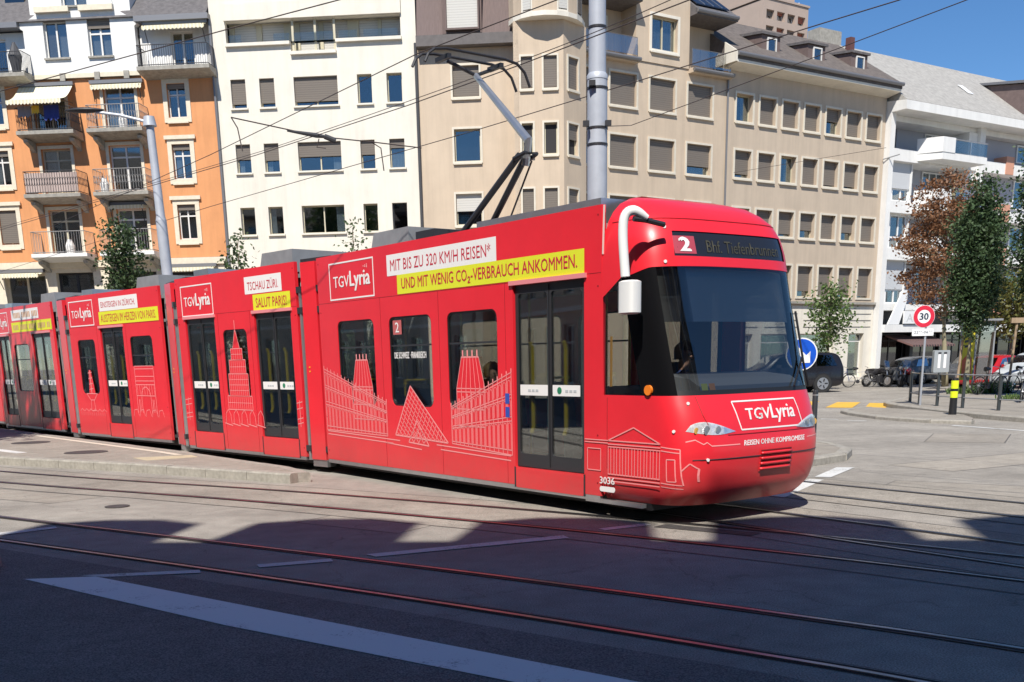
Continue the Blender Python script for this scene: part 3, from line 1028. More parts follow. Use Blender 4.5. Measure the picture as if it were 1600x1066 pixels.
# ---- beige corner house: left front, rounded corner bay, right front
B = thing('corner_house', 'beige corner house with rounded bay, attic balconies and dark mansard', 'house', (-3.357, 49.617, 0), AZL)
lw = [(1.54, 2.7, 12.92, 14.16), (1.54, 2.7, 10.3, 11.62), (1.54, 2.7, 7.65, 8.95), (1.54, 2.7, 4.6, 6.0)]
wall(B, 0.02, 4.3, 0, 14.85, lw, M_beige)
for i, g in enumerate(lw):
    window(B, *g, 0, 0.18, 0.05, M_framey, blind=[.96, 0, .55, .5][i], bm=M_blind if i != 2 else M_blindl, sur=0.09, sm=M_sur, sill=True)
# mansard
MB().plate([(-0.25, 15.3), (0.55, 18.6), (5, 18.6), (5, 15.3)], (), 0.06, 4.15, 'yz').build('mansard_roof', M_brownclad, B)
block(B, 0.06, 4.25, -0.5, 0.3, 14.86, 15.28, mat('dark_eaves', (0.13, 0.115, 0.11), 0.7, 0, 0.2, 4), 'eaves')
block(B, 1.2, 2.9, -0.3, 1.2, 15.35, 17.3, M_brownclad, 'dormer')
window(B, 1.42, 2.75, 15.5, 17.15, -0.48, 0.12, 0.05, M_frame, blind=0.98, bm=M_blindl, sur=0.06, sm=M_brownclad)
# bay: plan outline in (u, y); three lit faces
bayp = [(4.28, 0.2), (4.28, -1.05), (6.4, -1.05), (7.35, 0.25)]
def bayface(p, q, z0, z1, wins, sur=0.08, blindf=0.95, m=M_beige, name='bay_wall', **kw):
    d = Vector((q[0] - p[0], q[1] - p[1]))
    L = d.length
    M = T((p[0], p[1], 0)) @ RZ(math.atan2(d.y, d.x))
    wall(B, 0, L, z0, z1, wins, m, 0, 0.22, name, M)
    for k, g in enumerate(wins):
        window(B, *g, 0, 0.14, 0.05, M_framey, blind=blindf if not callable(blindf) else blindf(k), sur=sur, sm=M_sur, sill=True, M=M, curtain=('c', .8, M_curt) if (callable(blindf) and blindf(k) == 0) else None, **kw)
    return M, L
zr = [(12.9, 14.14), (10.3, 11.54), (7.7, 8.92), (4.7, 5.95)]
bayface(bayp[0], bayp[1], 0, 15.5, [])
bayface(bayp[1], bayp[2], 0, 15.5, [(a, b, c, d) for c, d in zr for a, b in ((0.32, 0.8), (1.28, 1.84))], blindf=lambda k: [.96, .96, 0, 0, .85, .95, .9, .9][k])
bayface(bayp[2], bayp[3], 0, 15.5, [(0.3, 1.0, c, d) for c, d in zr], blindf=lambda k: .96 if k != 1 else .5)
# bowed top storey on the bay
bow = [(4.2, 0.0)]
for k in range(9):
    t = k / 8
    a = rad(196 + 150 * t)
    bow.append((5.62 + 1.62 * math.cos(a), 0.05 + 1.78 * math.sin(a)))
bow.append((7.3, 0.3))
lip = MB()
lip.plate(bow, (), 15.5, 15.68, 'xy')
lip.build('bay_cornice', M_cream, B)
for i in range(1, len(bow) - 2):
    p, q = bow[i], bow[i + 1]
    p = (p[0] * 0.99 + 5.62 * 0.01, p[1] + 0.03)
    q = (q[0] * 0.99 + 5.62 * 0.01, q[1] + 0.03)
    L = math.hypot(q[0] - p[0], q[1] - p[1])
    odd = i in (3, 6, 8) 
    Mf = T((p[0], p[1], 0)) @ RZ(math.atan2(q[1] - p[1], q[0] - p[0]))
    if L > 0.4 and odd:
        wall(B, 0, L, 15.68, 18.4, [(0.07, L - 0.07, 15.75, 17.6)], M_cream, 0, 0.1, 'bay_wall', Mf)
        window(B, 0.07, L - 0.07, 15.75, 17.6, 0, 0.06, 0.04, M_frame, blind=0.98, bm=M_blindl if i != 8 else M_blind, M=Mf)
    else:
        wall(B, 0, L, 15.68, 18.4, [], M_beige, 0, 0.1, 'bay_wall', Mf)
MB().plate(bow, (), 18.4, 18.7, 'xy').build('bay_roof', M_gutter, B)
MB().plate([(4.4, 0), (4.5, -0.9), (6.3, -0.9), (7.2, .3)], (), 0.1, 15.4, 'xy').build('bay_interior', M_room, B)
# right front: own rotated frame inside the same house
MT = T((2.692 + 3.357, 49.114 - 49.617, 0))
Mt = Matrix.Rotation(-AZL, 4, 'Z') @ T((2.692 + 3.357, 49.114 - 49.617, 0)) @ RZ(AZT)
rc = [(1.3, 2.15), (2.95, 4.5), (5.3, 6.85), (7.65, 9.23)]
rh = [(a, b, c, d) for c, d in ((12.8, 14.15), (10.22, 11.55), (7.55, 8.95), (4.6, 6.0)) for a, b in rc]
wall(B, 0.95, 10.2, 0, 14.75, rh, M_beige, 0, 0.25, 'wall', Mt)
for k, g in enumerate(rh):
    window(B, *g, 0, 0.2, 0.05, M_framey, blind=[.97, .98, .98, .98, .35, .98, .98, .72, .97, .9, .6, .9, .9, .9, .9, .9][k], sur=0.09, sm=M_sur, sill=True, M=Mt, curtain=('c', .8, M_curt) if k in (4, 7) else None)
# attic storey set back, gable block in the middle, balconies
wall(B, 0.95, 10.2, 14.75, 17.3, [(2.6, 3.5, 14.85, 16.6), (1.2, 1.9, 14.85, 16.5), (7.75, 8.2, 14.85, 16.5)], M_beige, 1.0, 0.2, 'attic_wall', Mt)
for g in ((2.6, 3.5, 14.85, 16.6), (1.2, 1.9, 14.85, 16.5), (7.75, 8.2, 14.85, 16.5)):
    window(B, *g, 1.0, 0.1, 0.06, M_framey, (), (), sur=0.08, sm=M_cream, M=Mt, name='balcony_door', curtain=('r', .4, M_curty))
wall(B, 4.42, 7.65, 14.76, 17.6, [(5.32, 6.9, 15.34, 16.72)], M_beige, -0.05, 0.25, 'gable_wall', Mt)
MB().plate([(4.42, 17.6), (7.65, 17.6), (6.03, 19.2)], (), -0.05, 0.2).build('gable_top', M_beige, B, Mt)
for u in (4.42, 7.65 - 0.1):
    MB().box(u, u + 0.1, 0.2, 1.0, 14.76, 17.6).build('gable_side', M_beige, B, Mt)
window(B, 5.32, 6.9, 15.34, 16.72, -0.05, 0.18, 0.06, M_framey, (0.5,), (), sur=0.12, sm=M_cream, sill=True, M=Mt, curtain=('r', .75, M_curt))
for a, b in ((0.98, 4.41), (7.66, 10.25)):
    bl_ = MB().box(a, b, -0.35, 1.0, 14.58, 14.78).build('balcony', M_beige, B, Mt)
    MB().tube([(a, -0.4, 14.7), (b, -0.4, 14.7)], 0.09, 8).build('gutter', M_gutter, bl_)
    MB().box(a + 0.05, b - 0.05, -0.22, -0.21, 14.9, 15.6).build('glass_screen', glass('clear_screen', (0.94, 0.95, 0.95), 0.02), bl_)
    rl = MB()
    n = 5
    rl.tube([(a + 0.05, -0.2, 15.62), (b - 0.05, -0.2, 15.62)], 0.014, 5)
    for k in range(n + 1):
        u = a + 0.05 + (b - a - 0.1) * k / n
        rl.tube([(u, -0.2, 14.78), (u, -0.2, 15.62)], 0.012, 5)
    rl.build('railing', M_gutter, bl_, kind='stuff')
for a, b in ((0.9, 4.4), (7.67, 10.3)):
    MB().plate([(-0.5, 17.0), (-0.5, 17.22), (3.6, 20.2), (4.2, 20.2), (4.2, 16.9), (1.2, 16.95)], (), a, b, 'yz').build('roof', M_slate, B, Mt)
    MB().tube([(a, -0.52, 17.15), (b, -0.52, 17.15)], 0.1, 8).build('gutter', M_gutter, B, Mt)
sp = MB().plate([(-0.3, 17.45), (-0.3, 17.5), (3.0, 19.9), (3.0, 19.83)], (), 7.8, 9.9, 'yz').build('solar_panel', mat('solar_glass', (0.02, 0.025, 0.04), 0.15, 0.2), B, Mt)
for u in (8.3, 8.85, 9.4):
    MB().plate([(-0.3, 17.505), (-0.3, 17.53), (3.0, 19.93), (3.0, 19.905)], (), u, u + 0.04, 'yz').build('panel_bar', M_alu, sp)
MB().tube([(10.2, -0.07, 0.2), (10.2, -0.07, 14.6)], 0.05, 8).build('downpipe', M_gutter, B, Mt)
MB().box(1.1, 10.1, 1.25, 1.3, 0.1, 17).build('interior', M_room, B, Mt)
MB().box(0.8, 10.18, 1.35, 9, 0, 17.2).build('rear_wall', M_beige, B, Mt)
block(B, 0.1, 4.2, 0.5, 0.55, 0.1, 15, M_room, 'interior')
block(B, 0.05, 6.5, 0.6, 7, 0, 15.3, M_beige, 'rear_wall')

# ---- taupe house with eaves and dormers
Tp = thing('office_house', 'sandy brown house with seven window columns, wide eaves and three roof dormers', 'house', (2.692, 49.114, 0), AZT)
tc_ = [(10.71 + 1.632 * k + 0.13, 10.71 + 1.632 * k + 1.40 - 0.13) for k in range(7)]
tz = [(12.86, 14.08), (10.28, 11.52), (7.65, 8.85), (4.66, 6.22)]
th = [(a, b, c, d) for c, d in tz for a, b in tc_]
bf = [[0, .97, .97, .97, .48, .93, .93], [.85, .97, 0, .97, .92, .9, .97], [.9, .9, .88, .68, .98, .66, .95], [.8, .85, .8, .8, .98, .9, .93]]
wall(Tp, 10.24, 22.2, 4.2, 15.25, th, M_taupe, 0, 0.3)
k = 0
for i, (c, d) in enumerate(tz):
    for j, (a, b) in enumerate(tc_):
        window(Tp, a, b, c, d, 0, 0.26, 0.05, M_framey, blind=bf[i][j], sur=0.1, sm=M_sur, sill=(i != 3), curtain=('r', .35, M_curty) if bf[i][j] < .7 else None)
block(Tp, 10.24, 22.2, -0.14, 0.1, 4.3, 4.42, M_dirty, 'string_course')
gfw = [(11.0, 12.6, 0.35, 2.75), (13.2, 15.6, 0.35, 2.75), (16.2, 19.0, 0.35, 2.75), (20.2, 21.5, 0.35, 2.75)]
wall(Tp, 10.24, 22.2, 0, 4.3, gfw, M_cream, 0.02, 0.3, 'ground_floor_wall')
for g in gfw:
    window(Tp, *g, 0.02, 0.25, 0.07, M_frame, (), (0.82,), name='shop_window', gm=glass('green_shop_glass', (0.55, 0.72, 0.66), 0.25))
for z in (3.1, 3.45, 3.8):
    for (a, b) in ((10.5, 12.9), (13.4, 15.9), (16.4, 19.4), (19.9, 22.0)):
        block(Tp, a, b, -0.012, 0.03, z, z + 0.02, M_dirty, 'render_joint')
block(Tp, 10.3, 22.1, 0.9, 0.95, 0.1, 4.2, mat('shop_interior', (0.42, 0.55, 0.5), 0.8), 'shop_interior')
block(Tp, 10.3, 22.1, 0.9, 0.95, 4.21, 15.2, M_room, 'interior')
block(Tp, 10.26, 22.18, 1.0, 8, 0, 15.3, M_taupe, 'rear_wall')
# roof with boxed eaves, gable ends
MB().plate([(-0.85, 15.33), (-0.85, 15.62), (3.6, 18.5), (8.2, 15.6), (8.2, 15.33)], (), 9.95, 22.3, 'yz').build('roof', M_brownroof, Tp)
MB().plate([(-0.83, 15.2), (-0.83, 15.325), (0.1, 15.325), (0.1, 15.05), (0.0, 15.05)], (), 10.0, 22.25, 'yz').build('eaves_soffit', M_cream, Tp)
MB().tube([(9.95, -0.92, 15.55), (22.3, -0.92, 15.55)], 0.1, 8).build('gutter', M_gutter, Tp)
MB().plate([(-0.9, 15.2), (-0.9, 15.66), (-0.1, 16.18), (-0.1, 15.2)], (), 9.86, 9.945, 'yz').build('eaves_end_board', M_cream, Tp)
for u in (12.75, 16.1, 19.45):
    d_ = MB().plate([(0.3, 15.95), (0.3, 17.0), (2.6, 17.28), (2.6, 17.0)], (), u, u + 1.3, 'yz').build('dormer', M_brownclad, Tp)
    MB().plate([(0.18, 17.003), (0.18, 17.12), (2.7, 17.42), (2.7, 17.3)], (), u - 0.1, u + 1.4, 'yz').build('dormer_roof', M_slate, d_)
    window(Tp, u + 0.35, u + 1.0, 16.1, 16.9, 0.3, -0.075, 0.06, M_frame, curtain=None)
MB().box(23.0, 24.9, 5.6, 6.5, 15.5, 20.0).build('chimney', M_dirty, Tp)
MB().box(22.35, 22.7, 2.8, 3.15, 16.5, 18.75).build('chimney', mat('dark_brick', (0.12, 0.05, 0.045), 0.85), Tp)
MB().tube([(21.3, 1.4, 16.6), (21.3, 1.4, 17.4)], 0.06, 6).build('vent_pipe', M_iron2, Tp)
# wall lamp at the corner
MB().tube([(22.1, -0.05, 11.95), (22.4, -0.9, 12.1)], 0.03, 6).build('wall_lamp_arm', M_grey, Tp)

# ---- white modern block at the right
Rr = thing('modern_block', 'white modern apartment block with loggias, balconies and grey shingle roof', 'apartment block', (2.692, 49.114, 0), AZT)
def rb(a, b, y0, y1, z0, z1, m, n):
    return MB().box(a, b, y0, y1, z0, z1).build(n, m, Rr)
M_greypanel = mat('grey_panel', (0.36, 0.37, 0.42), 0.7)  # bluish grey for the loggia backs
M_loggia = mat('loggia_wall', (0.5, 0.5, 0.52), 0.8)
rb(22.23, 22.62, -0.35, 1.0, 0, 14.4, M_whiteR, 'pier')
rb(30.5, 31.0, -0.3, 1.0, 3.4, 14.4, M_whiteR, 'pier')
rb(39, 39.5, -0.3, 1.0, 3.4, 14.4, M_whiteR, 'pier')
MB().plate([(-1.25, 14.3), (-1.25, 14.75), (0.2, 14.9), (0.2, 14.3)], (), 22.23, 46, 'yz').build('roof_fascia', M_whiteR, Rr)
MB().plate([(-1.2, 14.78), (3.6, 18.5), (12, 18.5), (12, 14.78)], (), 22.35, 46, 'yz').build('roof', M_greyroof, Rr)
sk = MB().plate([(0.75, 16.33), (0.75, 16.36), (1.5, 16.95), (1.5, 16.92)], (), 30.5, 31.0, 'yz').build('roof_window', M_white, Rr)
db = MB().plate([(-0.5, 15.2), (-0.5, 17.0), (3.5, 17.6), (3.5, 15.2)], (), 34.2, 41, 'yz').build('roof_dormer', M_brownclad, Rr)
MB().plate([(-0.8, 17.003), (-0.8, 17.15), (3.7, 17.78), (3.7, 17.65)], (), 34.0, 41.2, 'yz').build('dormer_roof', M_gutter, db)
for u in (34.6, 36.1, 37.6):
    window(Rr, u, u + 1.35, 15.4, 16.9, -0.5, -0.075, 0.06, M_frame, (0.5,), (), gm=M_winglass)
# floors
rb(22.63, 46, 0.0, 1.6, 14.0, 14.29, M_whiteR, 'floor_band')
for z in (11.95, 9.25, 6.75, 4.0):
    rb(22.63, 46, -0.2, 1.4, z, z + 0.62 if z > 5 else z + 0.35, M_whiteR, 'floor_band')
# left bay: shutter, windows
rb(22.63, 24.55, 1.25, 1.35, 12.57, 14.0, M_greypanel, 'loggia_back')
for (z0, z1, kind) in ((9.87, 11.95, 's'), (7.37, 9.25, 'w'), (4.35, 6.75, 's')):
    wall(Rr, 22.63, 24.9, z0, z1, [(22.7, 24.8, z0 + 0.03, z1 - 0.03)], M_whiteR, 0.05, 0.25)
    window(Rr, 22.7, 24.8, z0 + 0.03, z1 - 0.03, 0.05, 0.15, 0.09, M_white, (0.33, 0.68), (0.33,), blind=(0.66 if kind == 's' else 0), bm=mat('grey_blind', (0.52, 0.53, 0.54), 0.6), curtain=None if kind == 's' else ('c', .4, mat('plum_curtain', (.12, .04, .06), .9)))
# loggias with concrete balconies
for (z, h) in ((12.57, 1.43), (9.87, 2.08), (7.37, 1.88), (4.37, 2.3)):
    rb(24.91, 30.5, 1.3, 1.4, z, z + h, M_greypanel, 'loggia_back')
    window(Rr, 27.4, 29.6, z, z + h - 0.05, 1.3, -0.09, 0.08, M_white, (0.3, 0.6), (), name='balcony_door')
    rb(29.7, 30.49, -0.1, 1.3, z, z + h - 0.003, M_whiteR, 'loggia_wall')
    rb(31.0, 38.99, 0.6, 0.7, z, z + h, M_greypanel, 'loggia_back')
    window(Rr, 35.6, 38.0, z + 0.3, z + h - 0.1, 0.6, -0.09, 0.08, M_white, (0.5,), ())
    rb(33.4, 34.2, -0.25, 0.6, z - 0.6, z + 0.4, mat('salmon_panel', (0.6, 0.3, 0.2), 0.7), 'balcony_panel')
for z in (12.0, 9.3, 6.8):
    bm_ = MB()
    bm_.plate([(24.9, -0.2), (25.5, -1.35), (29.7, -1.35), (29.7, -0.2)], (), z + 0.05, z + 0.42, 'xy')
    bo = bm_.build('balcony', M_whiteR, Rr)
    MB().plate([(24.85, -0.15), (25.45, -1.38), (26.6, -1.38), (26.6, -1.28), (25.53, -1.28), (24.97, -0.15)], (), z + 0.423, z + 1.2, 'xy').build('balcony_front', M_whiteR, bo)
    MB().box(26.62, 29.65, -1.34, -1.32, z + 0.45, z + 1.1).build('glass_screen', glass('balcony_glass', (0.7, 0.75, 0.76), 0.06), bo)
    MB().tube([(26.6, -1.33, z + 1.15), (29.7, -1.33, z + 1.15)], 0.03, 6).build('rail', M_alu, bo)
    MB().tube([(28.1, -1.33, z + 0.42), (28.1, -1.33, z + 1.15)], 0.03, 6).build('post', M_alu, bo)
# shop floor
rb(22.63, 46, -0.5, 1.4, 2.78, 3.2, M_whiteR, 'canopy')
rb(22.63, 46, 1.45, 1.5, 0.0, 4.0, M_room, 'shop_back')
rb(22.63, 46, 0.9, 0.95, 3.22, 4.0, M_dark, 'shop_band')
for k in range(7):
    a = 23.4 + 3.1 * k
    window(Rr, a, a + 2.7, 0.15, 2.7, 0.7, 0.05, 0.07, M_dark, (0.5,), (0.85,), name='shop_window', gm=M_carglass)
for u in (26.3, 32.5, 38.7):
    rb(u - 0.15, u + 0.15, 0.3, 0.6, 0, 2.78, M_dark, 'column')
aw = MB().plate([(0.6, 2.65), (-1.3, 2.05), (-1.3, 1.95), (0.6, 2.55)], (), 24.2, 28.2, 'yz').build('shop_awning', stripes('red_stripe_awning', (0.04, 0.035, 0.035), (0.2, 0.11, 0.1), 0.25, 0, 0.8, 0), Rr)
MB().plate([(22.9, 3.21), (24.1, 5.1), (24.5, 5.1), (24.5, 4.55), (23.9, 3.21)], (), -0.48, -0.4).build('slanted_sign', M_white, Rr)
sg = MB().box(24.2, 26.2, -0.6, -0.5, 3.25, 3.95).build('shop_sign', M_white, Rr)
me = text_mesh('A ..', 24.4, 25.6, 3.35, 3.8, 0.0, 0, -0.607); me.materials.append(mat('faint_grey', (0.55, 0.56, 0.56), 0.6))
link('sign_mark', me, sg)
rb(22.65, 46, 1.6, 10, 0, 14.7, M_whiteR, 'rear_wall')

# ---- tower block far behind the roofs
Tw = thing('tower_block', 'distant pinkish concrete tower block with terraces above the brown roof', 'tower block', (25.9, 110, 0), 0.6)
M_tower = mat('pink_concrete', (0.42, 0.33, 0.275), 0.85, 0, 0.12, 0.3)
tw_h = []
for r in range(4):
    for c in range(4):
        tw_h.append((0.4 + 1.5 * c, 1.5 + 1.5 * c, 28.7 + 1.4 * r, 29.5 + 1.4 * r))
wall(Tw, 0, 6.4, 0, 34.6, tw_h, M_tower, 0, 0.5)
for k, h in enumerate(tw_h):
    window(Tw, *h, 0, 0.4, 0.06, M_frame, (0.5,), (), blind=(0.3 if k % 3 else 0.6), bm=mat('terracotta_blind', (0.4, 0.13, 0.08), 0.8) if k % 2 else M_blind)
MB().box(0.003, 6.38, 0.52, 12, 0, 34.5).build('rear_wall', M_tower, Tw)
MB().box(-0.1, 6.5, -0.1, 12.1, 34.62, 34.8).build('roof', M_tower, Tw)
MB().box(0.6, 5.0, 0.6, 11, 34.81, 36.4).build('roof_storey', M_tower, Tw)
MB().box(-0.04, 0.02, 4.0, 6.0, 31.0, 31.9).build('window', M_carglass, Tw)
MB().tube([(6.1, 1, 34.5), (6.1, 1, 35.3)], 0.08, 6).build('roof_aerial', M_white, Tw)
# ------------------------------------------------------------------ tram
AZM = -0.9327
O_t = Vector((dv.x * -7.45 + nv.x * 9.31, dv.y * -7.45 + nv.y * 9.31, 0))
tram = thing('tram', 'long red articulated low-floor tram with white line drawings of monuments', 'tram', O_t, AZM)
RootM = T(O_t) @ RZ(AZM)
M_cabint = mat('grey_dashboard', (0.42, 0.43, 0.45), 0.6)
M_seat = mat('dark_seat', (0.03, 0.035, 0.06), 0.8)
M_floor = mat('tram_floor', (0.06, 0.06, 0.065), 0.8)
M_inner = mat('tram_lining', (0.22, 0.23, 0.23), 0.6)
M_bellow = mat('grey_bellows', (0.3, 0.3, 0.3), 0.7, 0, 0.2, 8)
YN = -1.2            # near side (towards the viewer)

def P_(mb, name, m, M=None, parent=None, **kw):
    return mb.build(name, m, parent or tram, M, **kw)

def text(body, x0, x1, z0, z1, m, M, bold=0.0, shear=0.0, y=YN - 0.006, parent=None, name='lettering'):
    me = text_mesh(body, x0, x1, z0, z1, bold, shear, y)
    me.materials.append(m)
    return link(name, me, parent or tram, M)

def panel(x0, x1, z0, z1, m, M, y=YN - 0.003, name='banner'):
    return MB().add([(x0, y, z0), (x1, y, z0), (x1, y, z1), (x0, y, z1)], [(0, 1, 2, 3)]).build(name, m, tram, M, recalc=False)

def logo(x0, x1, z0, z1, M):
    mb = MB()
    t = 0.022
    mb.plate(rect(x0, x1, z0, z1), [rect(x0 + t, x1 - t, z0 + t, z1 - t)], YN - 0.004, YN - 0.002)
    f = mb.build('logo_frame', M_print, tram, M)
    w, h = x1 - x0, z1 - z0
    text('TGV', x0 + w * .1, x0 + w * .46, z0 + h * .33, z0 + h * .63, M_print, None, 0.006, parent=f)
    text('Lyria', x0 + w * .48, x0 + w * .92, z0 + h * .2, z0 + h * .72, M_print, None, 0.022, parent=f)
    for k in range(3):
        for j in range(k + 1):
            x, z = x0 + w * (.79 + .035 * k), z0 + h * (.8 + .035 * (j - k / 2))
            MB().plate(circ(x, z, 0.008, 6), (), YN - 0.006, YN - 0.004).build('logo_dot', M_print, f)
    return f

def tramwindow(x0, x1, z0, z1, M, y=YN):
    s_ = 1 if y < 0 else -1
    o = MB().plate(rrect(x0 - 0.02, x1 + 0.02, z0 - 0.02, z1 + 0.02, 0.13), [rrect(x0 + 0.022, x1 - 0.022, z0 + 0.022, z1 - 0.022, 0.1)], y + 0.012 * s_, y + 0.05 * s_)
    w = P_(o, 'window', M_black, M)
    MB().plate(rrect(x0 + 0.01, x1 - 0.01, z0 + 0.01, z1 - 0.01, 0.1), (), y + 0.024 * s_, y + 0.032 * s_).build('pane', M_tramglass, w)
    MB().box(x0 + 0.02, x1 - 0.02, y + 0.02 * s_, y + 0.045 * s_, z1 - 0.42, z1 - 0.395).build('vent_bar', M_dark, w)
    return w

def tramdoor(x0, x1, z0, z1, M, y=YN, near=True):
    s_ = 1 if y < 0 else -1
    xm = (x0 + x1) / 2
    t = 0.055
    o = MB().plate(rect(x0, x1, z0, z1), [rrect(x0 + t, xm - 0.035, z0 + 0.16, z1 - 0.1, 0.05, 3), rrect(xm + 0.035, x1 - t, z0 + 0.16, z1 - 0.1, 0.05, 3)], y + 0.03 * s_, y + 0.07 * s_)
    d = P_(o, 'door', M_dark, M)
    for a, b in ((x0 + t, xm - 0.035), (xm + 0.035, x1 - t)):
        MB().box(a - 0.01, b + 0.01, y + 0.045 * s_ - 0.004, y + 0.045 * s_ + 0.004, z0 + 0.15, z1 - 0.09).build('door_glass', M_tramglass, d)
        if near:
            hx = a + (b - a) * 0.3
            MB().tube([(hx, y + 0.078, z0 + 0.42), (hx, y + 0.11, z0 + 0.5), (hx, y + 0.11, z0 + 1.45), (hx, y + 0.078, z0 + 1.53)], 0.026, 6).build('handrail', M_hand, d)
            MB().tube([(b - 0.08, y + 0.1, z0 + 0.3), (b - 0.08, y + 0.1, z1 - 0.5)], 0.014, 6).build('door_edge_bar', mat('teal_edge', (0.2, 0.38, 0.38), 0.3), d)
    if near:
        MB().box(xm - 0.004, xm + 0.004, y + 0.022, y + 0.03, z0 + 0.02, z1 - 0.02).build('door_gap', M_black, d)
        for a, b in ((x0 + 0.07, xm - 0.03), (xm + 0.05, x1 - 0.1)):
            st = MB().add([(a, y + 0.036, 1.38), (b, y + 0.036, 1.38), (b, y + 0.036, 1.51), (a, y + 0.036, 1.51)], [(0, 1, 2, 3)]).build('notice_sticker', M_print, d, recalc=False)
            if a > xm:
                MB().plate(circ(a + 0.13, 1.445, 0.042, 14), (), y + 0.033, y + 0.0355).build('green_badge', mat('badge_green', (0.02, 0.2, 0.1), 0.5), st)
            for k_ in range(3):
                xx_ = (a + 0.24 if a > xm else a + 0.16) + 0.075 * k_
                MB().plate(rect(xx_, xx_ + 0.055, 1.425, 1.455), (), y + 0.033, y + 0.0355).build('small_print', mat('pale_grey_print', (0.5, 0.52, 0.54), 0.5), st)
        lintel = MB().box(x0 - 0.06, x1 + 0.06, y - 0.03, y + 0.03, z1 + 0.003, z1 + 0.055).build('rain_rail', mat('pink_edge', (0.75, 0.25, 0.27), 0.4), d)
    return d

def interior(x0, x1, M, seats):
    P_(MB().box(x0, x1, -1.12, 1.12, 0.30, 0.36), 'floor', M_floor, M)
    P_(MB().box(x0, x1, -1.12, 1.12, 2.72, 2.78), 'ceiling', M_inner, M)
    for i, (x, y, face) in enumerate(seats):
        Ms = M @ T((x, y, 0.36)) @ RZ(0 if face > 0 else math.pi)
        st = P_(MB().box(-0.22, 0.24, -0.22, 0.22, 0.36, 0.46), 'seat', M_seat, Ms)
        MB().plate([(-0.24, 0.42), (-0.17, 0.42), (-0.25, 1.12), (-0.32, 1.12)], (), -0.21, 0.21, 'xz').build('backrest', M_seat, st)
        MB().tube([(-0.3, -0.2, 0.95), (-0.33, -0.2, 1.18), (-0.33, 0.2, 1.18), (-0.3, 0.2, 0.95)], 0.018, 6).build('grab_handle', M_hand, st)
        MB().box(-0.1, 0.1, -0.1, 0.1, 0, 0.36).build('seat_base', M_grey, st)

def poles(xs, M):
    for x, y in xs:
        P_(MB().tube([(x, y, 0.36), (x, y, 2.72)], 0.018, 6), 'grab_pole', M_hand, M)

def module(x0, x1, near, M, zb=0.25, zt=3.45, roofx=None):
    """One body section: sides with openings, roof, ends."""
    for y, nr in ((YN, True), (-YN, False)):
        holes = []
        outer = rect(x0, x1, zb, zt)
        doors = [g for g in near if g[0] == 'd']
        # doors are cut through to the sill so the side splits into bays
        segs = []
        for k, a, b, c, d in near:
            if k == 'w':
                holes.append(rrect(a, b, c, d, 0.12))
            else:
                holes.append(rect(a - 0.012, b + 0.012, c - 0.01, d))
        s_ = 1 if nr else -1
        P_(MB().plate(outer, holes, y, y + 0.06 * s_), 'side_panel', M_red, M)
        for k, a, b, c, d in near:
            if k == 'w':
                tramwindow(a, b, c, d, M, y)
            else:
                tramdoor(a, b, c, d, M, y, nr)
                if nr:
                    P_(MB().plate(rrect(a, b, zb - 0.03, c - 0.03, 0.02, 2), (), y - 0.004, y - 0.0005), 'door_skirt', M_red, M)
                    for xx in (a - 0.03, b + 0.005):
                        P_(MB().box(xx, xx + 0.025, y - 0.006, y - 0.0006, zb - 0.03, c - 0.01), 'panel_gap', M_dark, M)
        if nr:
            M_seam = mat('red_seam', (0.3, 0.01, 0.015), 0.5)
            ed = sorted([(g[1], g[2]) for g in near])
            for (a0, a1), (b0, b1) in zip(ed, ed[1:]):
                xs_ = (a1 + b0) / 2
                P_(MB().box(xs_ - 0.003, xs_ + 0.003, y - 0.0022, y - 0.0002, zb + 0.01, 2.74), 'panel_seam', M_seam, M)
            P_(MB().box(x0 + 0.01, x1 - 0.01, y - 0.002, y - 0.0002, 2.738, 2.744), 'panel_seam', M_seam, M)
            for xx in (x0 + 0.06, x1 - 0.06):
                for zz in (0.4, 0.95, 2.6, 3.35):
                    P_(MB().tube([(xx, y - 0.004, zz), (xx, y + 0.002, zz)], 0.011, 8), 'fastener', M_seam, M)
            P_(MB().box(x0 + 0.02, x1 - 0.02, y + 0.002, y + 0.05, zb - 0.06, zb - 0.003), 'sill_strip', M_alu, M)
    P_(MB().box(x0, x1, -1.13, 1.13, 3.2, 3.26), 'roof', M_grey, M)
    P_(MB().box(x0 + 0.02, x1 - 0.02, -1.0, 1.0, 0.12, 0.28), 'underframe', M_black, M)

def roofbox(x0, x1, z1, M, m=None, y0=-0.85, y1=0.85, slope=0.18):
    P_(MB().plate([(x0 - slope, 3.27), (x1, 3.27), (x1, z1), (x0, z1)], (), y0, y1), 'roof_equipment', m or M_grey, M)

def mat_of(b, dd):
    dd = Vector((dd[0], dd[1])).normalized()
    n = Vector((-dd.y, dd.x))
    o = Vector(b) + n * 1.2
    return RootM.inverted() @ T((o.x, o.y, 0)) @ RZ(math.atan2(dd.y, dd.x))

